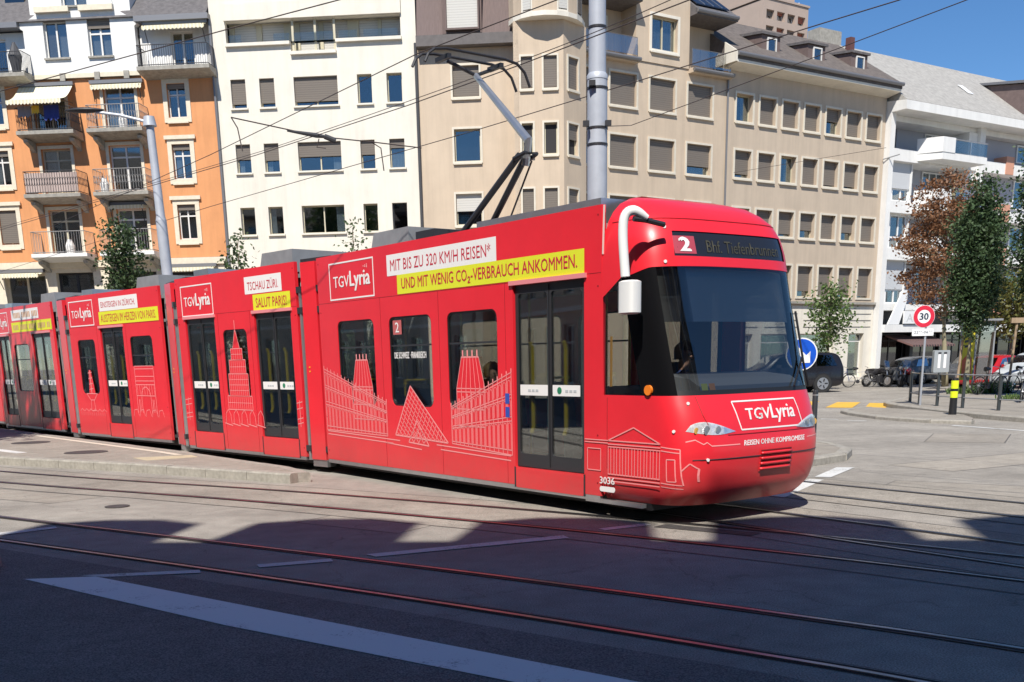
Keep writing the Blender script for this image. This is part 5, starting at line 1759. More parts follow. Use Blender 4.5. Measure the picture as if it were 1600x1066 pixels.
for (a, b, z) in ((X(-15.8), X(-13.5), 0.72), (X(-15.8), X(-13.7), 0.67), (X(-12.5), X(-10.75), 0.66), (X(-12.4), X(-10.75), 0.6), (X(-13.9), X(-12.9), 0.62)):
    ribbon(L1, [(a, z), (b, z - 0.05)], 0.016, LY)
def palace(mb, x0, x1, zb0, zb1, zt0, zt1, nb, flip=False):
    """Receding arcaded wing: arches, pilasters, cornices between two slanting lines."""
    Zb = lambda t: zb0 + (zb1 - zb0) * t
    Zt = lambda t: zt0 + (zt1 - zt0) * t
    XX = lambda t: x0 + (x1 - x0) * t
    for f in (0.0, 0.06, 0.42, 0.47, 0.7, 0.74, 0.95, 1.0):
        ribbon(mb, [(XX(0), Zb(0) + (Zt(0) - Zb(0)) * f), (XX(1), Zb(1) + (Zt(1) - Zb(1)) * f)], 0.013, LY)
    for k in range(nb + 1):
        t = k / nb
        h = Zt(t) - Zb(t)
        ribbon(mb, [(XX(t), Zb(t)), (XX(t), Zb(t) + h)], 0.012, LY)
        ribbon(mb, [(XX(t), Zb(t) + h), (XX(t), Zb(t) + h + 0.05)], 0.02, LY)
        if k == nb:
            break
        for f0, f1 in ((0.06, 0.4), (0.49, 0.68), (0.76, 0.92)):
            ta, tb = t + 0.2 / nb, t + 0.8 / nb
            tm = (ta + tb) / 2
            za = Zb(tm) + (Zt(tm) - Zb(tm)) * f0
            zc_ = Zb(tm) + (Zt(tm) - Zb(tm)) * f1
            r_ = abs(XX(tb) - XX(ta)) / 2
            pts = [(XX(ta), za), (XX(ta), zc_ - r_)]
            pts += [(XX(tm) + (XX(ta) - XX(tm)) * math.cos(math.pi * i / 6), zc_ - r_ + r_ * math.sin(math.pi * i / 6)) for i in range(1, 6)]
            pts += [(XX(tb), zc_ - r_), (XX(tb), za)]
            ribbon(mb, pts, 0.009, LY)
palace(L1, X(-15.82), X(-13.85), 0.74, 0.72, 1.72, 1.22, 17)
palace(L1, X(-12.1), X(-10.72), 0.7, 0.62, 1.2, 1.66, 14)
def pavilion(mb, xm, w, z0, z1, M):
    film([(xm - w / 2, z0), (xm + w / 2, z0), (xm + w / 2, z0 + (z1 - z0) * .55), (xm + w * .3, z1), (xm - w * .3, z1), (xm - w / 2, z0 + (z1 - z0) * .55)], M)
    h = z1 - z0
    for f in (0, .25, .5, .55):
        ribbon(mb, [(xm - w / 2, z0 + h * f), (xm + w / 2, z0 + h * f)], 0.013, LY)
    for k in range(7):
        x = xm - w / 2 + w * k / 6
        ribbon(mb, [(x, z0), (x, z0 + h * .55)], 0.012, LY)
        ribbon(mb, [(x, z0 + h * .55), (xm + (x - xm) * .6, z1)], 0.011, LY)
    ribbon(mb, [(xm - w * .3, z1), (xm + w * .3, z1)], 0.02, LY)
    for k in range(4):
        x = xm - w * .25 + w * .5 * k / 3
        ribbon(mb, [(x, z1), (x, z1 + 0.09)], 0.03, LY)
pavilion(L1, X(-14.55), 0.62, 0.95, 1.85, I4)
pavilion(L1, X(-11.62), 0.66, 0.95, 1.86, I4)
film([(X(-15.28), 1.17), (X(-14.9), 1.17), (X(-14.9), 1.45), (X(-15.28), 1.6)], I4)
film([(X(-11.35), 1.17), (X(-11.0), 1.17), (X(-11.0), 1.55), (X(-11.35), 1.42)], I4)
build_lines(L1, 'line_drawing', I4)
# temple front beside the cab
L2 = MB()
def tl(s_, z):
    return (X(s_), z)
x0_, x1_ = -8.9, -8.06
for zz in (0.88, 0.85):
    ribbon(L2, [tl(-9.3, zz + 0.02), tl(x0_, zz + .02)], 0.012, LY - 0.005)
ribbon(L2, [tl(x0_, 0.9), tl((x0_ + x1_) / 2, 1.06), tl(x1_, 0.9), tl(x0_, 0.9)], 0.014, LY - 0.005)
for zz in (0.86, 0.83, 0.52, 0.48, 0.44):
    ribbon(L2, [tl(x0_, zz), tl(x1_, zz)], 0.012, LY - 0.005)
for k in range(9):
    s_ = x0_ + 0.03 + (x1_ - x0_ - 0.06) * k / 8
    for e in (-0.022, 0.022):
        ribbon(L2, [tl(s_ + e, 0.52), tl(s_ + e, 0.83)], 0.009, LY - 0.005)
ribbon(L2, [tl(-9.25, 0.55), tl(-9.25, 0.8), tl(-9.02, 0.8), tl(-9.02, 0.55), tl(-9.25, 0.55)], 0.011, LY - 0.005)
build_lines(L2, 'line_drawing', I4)
L2b = MB()
def nrib(pts, th=0.012):
    for a, b in zip(pts, pts[1:]):
        n = 4
        d = Vector((b[0] - a[0], b[1] - a[1]))
        if d.length < 1e-6: continue
        nn = Vector((-d.y, d.x)).normalized() * th / 2
        for k in range(n):
            p = Vector(a).lerp(Vector(b), k / n); r_ = Vector(a).lerp(Vector(b), (k + 1) / n)
            L2b.add([nP(t_of_s(v.x, v.y), v.y, 0.004) for v in (p - nn, r_ - nn, r_ + nn, p + nn)], [(0, 1, 2, 3)])
nrib([(-8.06, 0.87), (-7.83, 0.85)]); nrib([(-8.06, 0.83), (-7.83, 0.81)])
nrib([(-7.98, 0.5), (-7.98, 0.74), (-7.88, 0.74), (-7.88, 0.5), (-7.98, 0.5)])
nrib([(-8.06, 0.48), (-7.83, 0.46)]); nrib([(-8.06, 0.44), (-7.83, 0.42)])
nrib([(-7.83, 0.85), (-7.82, 0.46)]); nrib([(-7.82, 0.62), (-7.75, 0.7), (-7.70, 0.64), (-7.72, 0.5)])
L2b.build('line_drawing', M_line, tram, recalc=False, kind='stuff')
# tall stepped tower on the second section
L3 = MB()
def tower_drawing(mb, xm, z0, M, tiers):
    for w, a, b in tiers:
        film([(xm - w / 2, z0 + a), (xm + w / 2, z0 + a), (xm + w / 2, z0 + b), (xm - w / 2, z0 + b)], M)
        ribbon(mb, [(xm - w / 2, z0 + a), (xm - w / 2, z0 + b), (xm + w / 2, z0 + b), (xm + w / 2, z0 + a), (xm - w / 2, z0 + a)], 0.014, LY)
        n = max(2, int(w / 0.07))
        for k in range(1, n):
            x = xm - w / 2 + w * k / n
            ribbon(mb, [(x, z0 + a), (x, z0 + b)], 0.011, LY)
        m_ = max(2, int((b - a) / 0.09))
        for k in range(1, m_):
            ribbon(mb, [(xm - w / 2, z0 + a + (b - a) * k / m_), (xm + w / 2, z0 + a + (b - a) * k / m_)], 0.009, LY)
xm = 2.26
tower_drawing(L3, xm, 0.75, M2, [(0.9, 0.25, 0.5), (0.72, 0.5, 0.9), (0.6, 0.9, 1.15), (0.42, 1.15, 1.35)])
film([(xm - 0.13, 2.1), (xm + 0.13, 2.1), (xm + 0.02, 2.42), (xm - 0.02, 2.42)], M2)
ribbon(L3, [(xm - 0.13, 2.1), (xm, 2.45), (xm + 0.13, 2.1)], 0.014, LY)
ribbon(L3, [(xm, 2.4), (xm, 2.6)], 0.02, LY)
for k in range(5):
    x = xm - 0.6 + 0.3 * k
    ribbon(L3, [(x, 0.72), (x + 0.02, 0.92), (x + 0.12, 1.0), (x + 0.2, 0.9), (x + 0.22, 0.72)], 0.012, LY)
    ribbon(L3, [(x - 0.05, 0.74), (x + 0.25, 0.7)], 0.016, LY)
for (a, b) in ((0.03, 0.3), (4.22, 4.4)):
    for z in (0.8, 0.88, 1.05, 1.15):
        ribbon(L3, [(a, z), (b, z + 0.03)], 0.014, LY)
    ribbon(L3, [((a + b) / 2, 0.75), ((a + b) / 2, 1.2)], 0.014, LY)
build_lines(L3, 'line_drawing', M2)
# fountain and arch on the third section
L4 = MB()
fx = 0.92
film([(fx - 0.16, 1.18), (fx + 0.2, 1.18), (fx + 0.16, 1.4), (fx + 0.05, 1.75), (fx - 0.05, 1.75), (fx - 0.1, 1.4)], M3)
ribbon(L4, [(fx - 0.3, 1.2), (fx + 0.3, 1.2), (fx + 0.1, 1.05), (fx - 0.1, 1.05), (fx - 0.3, 1.2)], 0.016, LY)
ribbon(L4, [(fx - 0.08, 1.05), (fx - 0.12, 0.8), (fx + 0.12, 0.8), (fx + 0.08, 1.05)], 0.016, LY)
for z in (1.3, 1.42, 1.55, 1.68):
    ribbon(L4, [(fx - 0.11, z), (fx + 0.11, z + 0.02)], 0.02, LY)
ribbon(L4, [(fx, 1.2), (fx, 1.75)], 0.03, LY)
for k in range(6):
    ribbon(L4, [(0.15 + 0.25 * k, 0.78), (0.25 + 0.25 * k, 0.84), (0.38 + 0.25 * k, 0.78)], 0.014, LY)
for k in range(12):
    ribbon(L4, [(0.2 + 0.12 * k, 0.68), (0.2 + 0.12 * k, 0.76)], 0.012, LY)
ax0, ax1 = 3.3, 4.2
film([(ax0 - 0.08, 1.18), (ax1 + 0.08, 1.18), (ax1 + 0.08, 1.82), (ax0 - 0.08, 1.82)], M3)
for z in (1.82, 1.76, 1.6, 1.5, 1.42, 1.18):
    ribbon(L4, [(ax0, z), (ax1, z)], 0.014, LY)
ribbon(L4, [(ax0, 1.82), (ax0, 0.8)], 0.016, LY)
ribbon(L4, [(ax1, 1.82), (ax1, 0.8)], 0.016, LY)
am_ = (ax0 + ax1) / 2
ribbon(L4, [(am_ - 0.22, 0.8), (am_ - 0.22, 1.15)] + [(am_ - 0.22 * math.cos(math.pi * k / 8), 1.15 + 0.22 * math.sin(math.pi * k / 8)) for k in range(1, 8)] + [(am_ + 0.22, 1.15), (am_ + 0.22, 0.8)], 0.016, LY)
for k in range(8):
    ribbon(L4, [(ax0 + 0.06 + 0.115 * k, 1.2), (ax0 + 0.06 + 0.115 * k, 1.42)], 0.012, LY)
for s_ in (ax0 + 0.1, ax1 - 0.15):
    ribbon(L4, [(s_, 0.82), (s_, 1.1)], 0.02, LY)
    ribbon(L4, [(s_ + .06, 0.82), (s_ + .06, 1.1)], 0.012, LY)
for k in range(5):
    ribbon(L4, [(3.05 + 0.3 * k, 0.72), (3.1 + 0.3 * k, 0.86), (3.25 + 0.3 * k, 0.88), (3.32 + 0.3 * k, 0.73)], 0.012, LY)
build_lines(L4, 'line_drawing', M3)
# ------------------------------------------------------------------ poles, wires, signs
M_pole = mat('grey_pole_paint', (0.46, 0.49, 0.55), 0.45, 0.1, 0.12, 3)
mp = thing('catenary_pole', 'thick pale grey steel mast behind the tram cab', 'pole', (1.68, 18.5, 0))
MB().tube([(0, 0, 0), (0, 0, 6.2)], 0.165, 20).build('lower_shaft', M_pole, mp, angle=40)
MB().tube([(0, 0, 6.2), (0, 0, 6.26), (0, 0, 6.3)], [0.172, 0.172, 0.145], 20).build('collar', M_pole, mp, angle=40)
MB().tube([(0, 0, 6.3), (0, 0, 11)], [0.143, 0.12], 20).build('upper_shaft', M_pole, mp, angle=40)
for z in (5.2, 6.05, 6.95, 5.45):
    MB().tube([(0, 0, z), (0, 0, z + 0.035)], 0.175 if z < 6.2 else 0.15, 20).build('clamp_band', M_dark, mp)
for (z, dx) in ((6.07, -0.1), (5.47, 0.16), (5.47, -0.2)):
    MB().box(dx - 0.05, dx + 0.05, -0.24, -0.14, z, z + 0.08).build('wire_anchor', M_dark, mp)

lp = thing('street_lamp', 'slim grey street lamp with curved arm in front of the orange house', 'street lamp', (-8.42, 28, 0))
lp.rotation_euler = (0, rad(-1.3), 0)
MB().tube([(0, 0, 0), (0, 0, 5.4)], 0.135, 14).build('lower_shaft', M_pole, lp, angle=40)
MB().tube([(0, 0, 5.4), (0, 0, 5.5), (0, 0, 7.75)], [0.13, 0.11, 0.095], 14).build('upper_shaft', M_pole, lp, angle=40)
MB().tube([(0, 0, 7.6), (0, 0, 7.82)], [0.17, 0.13], 12).build('top_cap', M_pole, lp, angle=40)
MB().tube([(-0.05, 0, 7.7), (-0.7, 0, 7.88), (-1.3, 0, 7.98)], 0.035, 8).build('arm', M_pole, lp)
hd = MB().grid(lambda i, j: (-1.1 - 0.95 * i / 6, 0.16 * math.sin(j / 8 * 2 * math.pi) * math.sin(math.pi * (i + 0.6) / 7.2), 8.02 + 0.02 * i / 6 + 0.07 * math.cos(j / 8 * 2 * math.pi) * math.sin(math.pi * (i + 0.6) / 7.2)), 6, 8)
hd.build('lamp_head', M_dark, lp, smooth=True, merge=0.001)

M_wire = mat('overhead_wire', (0.09, 0.07, 0.065), 0.6, 0.3)
def wire(pts, label, r=0.012, sag=0.0):
    P0 = [Vector(p) for p in pts]
    out = []
    for a, b in zip(P0, P0[1:]):
        for k in range(8):
            t = k / 8
            p = a.lerp(b, t)
            p.z -= sag * 4 * t * (1 - t)
            out.append(p)
    out.append(P0[-1])
    o = MB().tube(out, r * 0.68, 5).build('overhead_wire', M_wire)
    tag(o, label, 'wire')
    return o
wire([(-26, 46, 6.1), (-15.9, 35.1, 6.1), (-5.1, 23.6, 6.08), (-1.5, 19.3, 6.05), (0.4, 16.8, 6.03), (2.3, 14.3, 6.05), (8, 6.6, 6.1)], 'contact wire resting on the raised pantograph head')
wire([(-26, 46.2, 6.32), (-5.0, 23.9, 6.22), (0.5, 17.0, 6.16), (2.4, 14.4, 6.2), (8, 6.8, 6.3)], 'messenger wire just above the wire on the pantograph', 0.009, 0.02)
wire([(-26, 30, 6.1), (-7.4, 17.7, 6.1), (-3.5, 15.1, 6.1), (-1.8, 14.0, 6.1), (6, 8.2, 6.1)], 'contact wire rising over the striped awning to the top edge of the white block', 0.011)
wire([(-14, 34.5, 6.1), (-6.0, 23.5, 6.1), (-1.1, 16.4, 6.1), (0.8, 14.2, 6.1), (6, 8, 6.1)], 'wire passing left of the pantograph head up across the brown mansard', 0.011)
wire([(-22.8, 49.9, 6.1), (-8.0, 30.9, 6.1), (-0.5, 21.8, 6.1), (2.3, 18.2, 6.1), (4.4, 15.4, 6.1), (5.1, 14.5, 6.1), (9, 9, 6.1)], 'long wire crossing the thick mast at its collar and the tower block', 0.012)
wire([(1.7, 18.5, 5.5), (2.6, 21.5, 6.1), (5.0, 16.6, 6.1), (6.0, 14.5, 6.1), (8, 10, 6.1)], 'wire crossing the blue sky at the upper right above the grey roof', 0.01)
wire([(5.8, 27.1, 6.1), (8.5, 24.3, 6.1)], 'thin short wire in front of the sandy house second row of windows', 0.007)
sp_ = thing('pull_off_arm', 'black span wire with insulators hanging before the white block', 'span wire', (-3.4, 21.6, 6.0))
MB().tube([(-1.45, -0.9, 0.22), (-0.4, -0.2, 0.1), (0.3, 0.15, 0.03), (1.0, 0.55, 0.02), (1.9, 1.0, -0.02)], 0.012, 5).build('span', M_wire, sp_)
MB().tube([(-0.55, -0.28, 0.1), (-0.05, 0.0, 0.06), (0.2, 0.1, 0.04)], [0.02, 0.045, 0.02], 8).build('insulator', M_iron2, sp_)
MB().tube([(0.1, 0.05, 0.05), (0.3, 0.12, -0.02)], 0.05, 8).build('clamp', M_iron2, sp_)
MB().tube([(-1.45, -0.9, 0.22), (-1.36, -0.85, 0.05), (-1.3, -0.85, -0.35)], 0.012, 5).build('drop_link', M_wire, sp_)
MB().tube([(0.95, 0.55, 0.02), (1.12, 0.6, -0.08), (1.16, 0.6, -0.5)], 0.012, 5).build('drop_link', M_wire, sp_)
MB().tube([(0.0, 0.0, 0.0), (-0.05, 0, -0.15), (0.12, 0, -0.17)], 0.012, 5).build('clip', M_wire, sp_)

# speed sign
sg = thing('speed_sign', 'round red-rimmed speed limit sign with a white plate below', 'traffic sign', (13.05, 32.8, 0.13))
MB().tube([(0, 0, 0), (0, 0, 2.95)], 0.032, 10).build('post', M_steel, sg)
Ms = T((-0.1, -0.05, 2.66))
MB().plate(circ(0, 0, 0.33), (), 0, 0.02).build('sign_disc', M_white, sg, Ms)
MB().plate(circ(0, 0, 0.32), [circ(0, 0, 0.2)], -0.006, -0.001).build('red_ring', mat('sign_red', (0.62, 0.02, 0.05), 0.4), sg, Ms)
def stext(body, x0, x1, z0, z1, m, parent, M, bold=0.0, y=-0.004):
    me = text_mesh(body, x0, x1, z0, z1, bold, 0, y)
    me.materials.append(m)
    return link('lettering', me, parent, M)
M_ink = mat('sign_ink', (0.03, 0.05, 0.08), 0.5)
stext('30', -0.13, 0.13, -0.1, 0.1, M_ink, sg, Ms, 0.02, -0.006)
MB().plate(rrect(-0.33, 0.33, -0.57, -0.36, 0.03), (), 0, 0.015).build('plate', M_white, sg, Ms)
stext('22°°-06°°', -0.27, 0.27, -0.5, -0.42, M_ink, sg, Ms, 0.0)
# blue keep-right sign
bs = thing('keep_right_sign', 'blue round sign with white arrow right behind the tram nose', 'traffic sign', (5.63, 20.05, 0.13))
MB().tube([(0, 0, 0), (0, 0, 1.9)], 0.035, 10).build('post', M_steel, bs)
Mb = T((0.03, -0.05, 1.66))
MB().plate(circ(0, 0, 0.3), (), 0, 0.02).build('sign_disc', M_white, bs, Mb)
MB().plate(circ(0, 0, 0.275), (), -0.006, -0.001).build('blue_face', mat('sign_blue', (0.01, 0.09, 0.55), 0.35), bs, Mb)
ar = [(-0.16, 0.1), (-0.1, 0.16), (0.085, -0.025), (0.16, 0.05), (0.16, -0.16), (-0.05, -0.16), (0.025, -0.085)]
MB().plate([(p[0], p[1]) for p in ar], (), -0.012, -0.007).build('arrow', M_white, bs, Mb)

# bollards
bd = thing('steel_bollard', 'dark grey round bollard on the island beside the tram nose', 'bollard', (5.66, 19.0, 0.13))
MB().tube([(0, 0, 0), (0, 0, 0.98), (0, 0, 1.03)], [0.05, 0.05, 0.035], 14).build('shaft', M_dark, bd, angle=40)
MB().tube([(0, 0, 0.93), (0, 0, 0.96)], 0.054, 14).build('band', M_alu, bd)
yb = thing('marker_bollard', 'black bollard with fluorescent yellow sleeve on the kerb', 'bollard', (12.24, 28.5, 0.09))
MB().tube([(0, 0, 0), (0, 0, 0.42), (0, 0, 0.45)], [0.105, 0.095, 0.095], 14).build('base', M_black, yb, angle=40)
M_fluo = mat('fluorescent_yellow', (0.72, 0.85, 0.02), 0.4)
MB().tube([(0, 0, 0.45), (0, 0, 0.62)], 0.1, 14).build('sleeve', M_fluo, yb, angle=40)
MB().tube([(0, 0, 0.62), (0, 0, 0.69)], 0.096, 14).build('black_band', M_black, yb, angle=40)
MB().tube([(0, 0, 0.69), (0, 0, 0.9)], 0.1, 14).build('sleeve', M_fluo, yb, angle=40)
MB().tube([(0, 0, 0.9), (0, 0, 0.97)], [0.09, 0.08], 14).build('cap', M_black, yb, angle=40)

# pedestrian railing along the kerb
fe = thing('pedestrian_railing', 'dark steel railing with square posts along the curved kerb', 'railing', (13.5, 32, 0.13))
fpts = [(13.62, 35.1), (13.3, 33.5), (13.33, 32.2), (13.48, 30.75), (13.81, 29.2), (14.3, 27.3), (14.9, 25.3)]
fl_ = [Vector((x - 13.5, y - 32, 0)) for x, y in fpts]
for p in fl_:
    MB().box(p.x - 0.04, p.x + 0.04, p.y - 0.03, p.y + 0.03, 0, 1.0).build('post', mat('dark_green_steel', (0.035, 0.042, 0.045), 0.5), fe)
for a, b in zip(fl_, fl_[1:]):
    for z in (0.95, 0.3):
        MB().tube([a + Vector((0, 0, z)), b + Vector((0, 0, z))], 0.02, 6).build('rail', M_grey, fe)

# meter cabinet on a post
cb = thing('meter_box', 'pale grey box with two slots on a post behind the railing', 'meter box', (20.3, 49, 0.0))
MB().tube([(0, 0, 0), (0, 0, 0.9)], 0.05, 8).build('post', M_framey, cb)
MB().plate(rrect(-0.36, 0.36, 0.75, 1.75, 0.05), (), -0.12, 0.12).build('housing', mat('box_grey', (0.33, 0.36, 0.37), 0.5), cb)
for x in (-0.12, 0.14):
    MB().box(x - 0.06, x + 0.06, -0.128, -0.121, 0.95, 1.6).build('slot', M_white, cb)
    MB().box(x - 0.07, x + 0.07, -0.134, -0.129, 1.58, 1.66).build('slot_head', M_dark, cb)
# advertising column / call box with posters
ad = thing('poster_stand', 'glazed poster stand with a yellow poster behind the tree', 'poster stand', (19.7, 44.2, 0.13))
for x in (-0.62, 0.0, 0.75):
    MB().box(x - 0.03, x + 0.03, -0.03, 0.03, 0, 2.75).build('post', M_grey, ad)
MB().box(-0.75, 0.9, -0.35, 0.35, 2.76, 2.84).build('roof', M_grey, ad)
pz_ = MB().box(-0.59, -0.04, -0.02, 0.02, 0.4, 2.6).build('poster', mat('poster_yellow', (0.75, 0.62, 0.03), 0.5), ad)
pr_ = mat('poster_red', (0.7, 0.15, 0.06), 0.5)
MB().plate([(-0.5, 0.5), (-0.1, 0.55), (-0.12, 1.3), (-0.3, 1.45), (-0.52, 1.2)], (), -0.026, -0.021).build('poster_shape', pr_, pz_)
for k in range(4):
    MB().plate([(-0.45, 1.7 + 0.2 * k), (-0.15, 1.75 + 0.2 * k), (-0.2, 1.83 + 0.2 * k), (-0.45, 1.8 + 0.2 * k)], (), -0.026, -0.021).build('poster_shape', M_iron2, pz_)
MB().box(0.05, 0.7, -0.02, 0.0, 0.4, 2.6).build('glass_panel', glass('booth_glass', (0.6, 0.62, 0.62), 0.25), ad)
MB().plate([(0.12, 0.5), (0.62, 0.5), (0.6, 1.1), (0.3, 1.3), (0.1, 1.0)], (), 0.03, 0.05).build('poster', mat('poster_salmon', (0.7, 0.36, 0.28), 0.6), ad)

# ------------------------------------------------------------------ trees
def leafmat(name, c1, c2):
    m = bpy.data.materials.new(name)
    m.use_nodes = True
    t = m.node_tree
    b = t.nodes['Principled BSDF']
    b.inputs['Roughness'].default_value = 0.55
    b.inputs['Specular IOR Level'].default_value = 0.4
    geo = nd(t, 'ShaderNodeNewGeometry')
    n = nd(t, 'ShaderNodeTexNoise')
    n.inputs['Scale'].default_value = 3.1
    n.inputs['Detail'].default_value = 5
    t.links.new(geo.outputs['Position'], n.inputs['Vector'])
    r = nd(t, 'ShaderNodeMapRange')
    r.inputs['From Min'].default_value = 0.35
    r.inputs['From Max'].default_value = 0.65
    t.links.new(n.outputs['Fac'], r.inputs['Value'])
    mx = nd(t, 'ShaderNodeMix', data_type='RGBA')
    mx.inputs['A'].default_value = (*c1, 1)
    mx.inputs['B'].default_value = (*c2, 1)
    t.links.new(r.outputs['Result'], mx.inputs['Factor'])
    t.links.new(mx.outputs['Result'], b.inputs['Base Color'])
    tr = nd(t, 'ShaderNodeBsdfTranslucent')
    t.links.new(mx.outputs['Result'], tr.inputs['Color'])
    ms = nd(t, 'ShaderNodeMixShader')
    ms.inputs['Fac'].default_value = 0.25
    out = t.nodes['Material Output']
    t.links.new(b.outputs[0], ms.inputs[1])
    t.links.new(tr.outputs[0], ms.inputs[2])
    t.links.new(ms.outputs[0], out.inputs['Surface'])
    return m
M_bark = mat('bark', (0.2, 0.16, 0.11), 0.9, 0, 0.3, 9, 0.6, 20, stretch=(1, 1, 0.2))
M_barkl = mat('pale_bark', (0.3, 0.27, 0.17), 0.9, 0, 0.25, 9, 0.5, 20, stretch=(1, 1, 0.2))
M_lfd = leafmat('dark_green_leaves', (0.035, 0.07, 0.03), (0.085, 0.135, 0.055))
M_lfm = leafmat('mid_green_leaves', (0.06, 0.12, 0.03), (0.14, 0.2, 0.06))
M_lfb = leafmat('copper_leaves', (0.17, 0.08, 0.04), (0.31, 0.155, 0.075))
M_lfy = leafmat('yellow_green_leaves', (0.09, 0.11, 0.03), (0.18, 0.16, 0.04))
M_lfg = leafmat('grey_green_leaves', (0.055, 0.1, 0.035), (0.12, 0.165, 0.07))

def tree(name, label, loc, h, trunk_h, rx, shape, leafm, barkm, n_limb, n_clump, per, leaf, group=None, ry=None, seed=1, flat=0.8, tr=0.11, lean=0.0):
    rng = random.Random(seed)
    ry = ry or rx
    t = thing(name, label, 'tree', loc, 0, group)
    tb = MB()
    pts = [(0, 0, 0), (lean * 0.3, 0.02, trunk_h * 0.5), (lean * 0.6, 0.0, trunk_h), (lean, 0.03, trunk_h + (h - trunk_h) * 0.75)]
    tb.tube([Vector(p) for p in smooth_path(pts, 4)], [tr * (1.15 - 1.0 * i / 12) for i in range(13)], 9)
    tb.build('trunk', barkm, t, smooth=True)
    zc = (h + trunk_h) / 2
    hz = (h - trunk_h) / 2 + 0.1
    def inside():
        while True:
            x, y, z = rng.uniform(-1, 1), rng.uniform(-1, 1), rng.uniform(-1, 1)
            if shape == 'column':
                lim = (1 - abs(z) ** 2.6) ** 0.5 * (1.0 if z < 0 else 1 - 0.25 * z)
            elif shape == 'vase':
                lim = (1 - abs(z + 0.15) ** 2.4) ** 0.5 if abs(z + 0.15) < 1 else 0.05
                lim *= 0.62 + 0.38 * math.sin(max(0, (z + 1) * 0.9) ** 0.8 * 1.6) if z < 0.2 else max(0.12, 1 - 0.75 * (z - 0.2) ** 1.2)
            elif shape == 'cone':
                lim = max(0.06, (1 - z) / 2) ** 0.8 * (1 if z > -0.85 else 0.5)
            elif shape == 'layer':
                band = 0.55 + 0.45 * math.cos(z * 11 + 2.0 * math.atan2(y, x))
                lim = (1 - abs(z) ** 2.2) ** 0.5 * (0.62 + 0.42 * band)
            else:
                lim = (1 - abs(z) ** 2) ** 0.5
            r_ = math.hypot(x, y)
            if r_ < lim and (r_ > lim * 0.35 or rng.random() < 0.35):
                return Vector((x * rx + lean, y * ry, zc + z * hz))
    cl = [inside() for _ in range(n_clump)]
    lb = MB()
    for c in rng.sample(cl, min(n_limb, len(cl))):
        z0 = max(trunk_h * 0.85, min(c.z - 0.5 * math.hypot(c.x, c.y) - 0.2, h * 0.85))
        q = Vector((lean * 0.6, 0, z0))
        mid = q.lerp(c, 0.5) + Vector((0, 0, 0.12))
        lb.tube([q, mid, c], [tr * 0.4, tr * 0.22, tr * 0.08], 5)
    lb.build('limbs', barkm, t, kind='stuff')
    vs_, fs_ = [], []
    for c in cl:
        cs = rng.uniform(0.6, 1.25) * leaf * 3.0
        for _ in range(per):
            d = Vector((rng.gauss(0, 1), rng.gauss(0, 1), rng.gauss(0, flat))) * cs * 0.6
            p = c + d
            u = Vector((rng.gauss(0, 1), rng.gauss(0, 1), rng.gauss(0, 0.7))).normalized()
            w = u.cross(Vector((rng.gauss(0, 1), rng.gauss(0, 1), rng.gauss(0, 1)))).normalized()
            L = leaf * rng.uniform(0.7, 1.3)
            k = len(vs_)
            vs_ += [tuple(p), tuple(p + u * L * 0.5 + w * L * 0.3), tuple(p + u * L), tuple(p + u * L * 0.5 - w * L * 0.3)]
            fs_.append((k, k + 1, k + 2, k + 3))
    me = bpy.data.meshes.new('crown')
    me.from_pydata(vs_, [], fs_)
    me.materials.append(leafm)
    link('crown', me, t, None, 'stuff')
    return t

tree('hornbeam', 'dense dark green upright tree beside the poster stand', (18.05, 41, 0.13), 8.35, 2.2, 0.86, 'vase', M_lfd, M_barkl, 30, 480, 36, 0.13, seed=3, tr=0.1)
tree('maple', 'copper brown broad tree in front of the white modern block', (20.8, 49.5, 0.1), 9.4, 3.2, 2.05, 'layer', M_lfb, M_barkl, 50, 400, 34, 0.14, seed=5, tr=0.14, flat=0.35, lean=-0.5)
tree('maple', 'dark green tree cut by the right edge of the picture', (18.6, 36.3, 0.13), 9.2, 2.9, 1.2, 'column', M_lfd, M_bark, 30, 560, 34, 0.14, seed=9, tr=0.1)
tree('maple', 'yellowing low tree behind the two dark green trees', (24.2, 50.5, 0.1), 5.2, 2.4, 1.6, 'round', M_lfy, M_bark, 20, 160, 22, 0.2, seed=12, tr=0.09)
tree('young_tree', 'small light green tree before the sandy house shopfront', (15.45, 50.2, 0.0), 4.75, 1.8, 0.88, 'round', M_lfm, M_barkl, 20, 90, 22, 0.16, seed=14, tr=0.1)
tree('poplar', 'dark columnar tree in front of the orange house', (-11.3, 33, 0), 6.45, 0.6, 0.58, 'column', leafmat('olive_leaves', (0.04, 0.075, 0.03), (0.09, 0.13, 0.05)), M_bark, 20, 260, 30, 0.12, 'slim street trees behind the tram', seed=21, tr=0.07)
tree('poplar', 'sparse young tree at the joint of orange and white houses', (-8.1, 34, 0), 6.75, 0.8, 0.6, 'cone', M_lfg, M_bark, 20, 150, 18, 0.13, 'slim street trees behind the tram', seed=23, tr=0.06)
tree('poplar', 'thin treetop poking above the tram before the white block', (-4.75, 36, 0), 6.9, 0.8, 0.45, 'cone', M_lfg, M_bark, 16, 110, 15, 0.13, 'slim street trees behind the tram', seed=26, tr=0.05)
tree('shade_tree', 'unseen tall tree added outside the left edge to shade the rear tram section', (-16.6, 19.0, 0.0), 14.5, 6.5, 2.6, 'round', M_lfm, M_bark, 26, 330, 24, 0.3, seed=31, tr=0.22)  # unseen tree, added so its crown shades the rear tram section

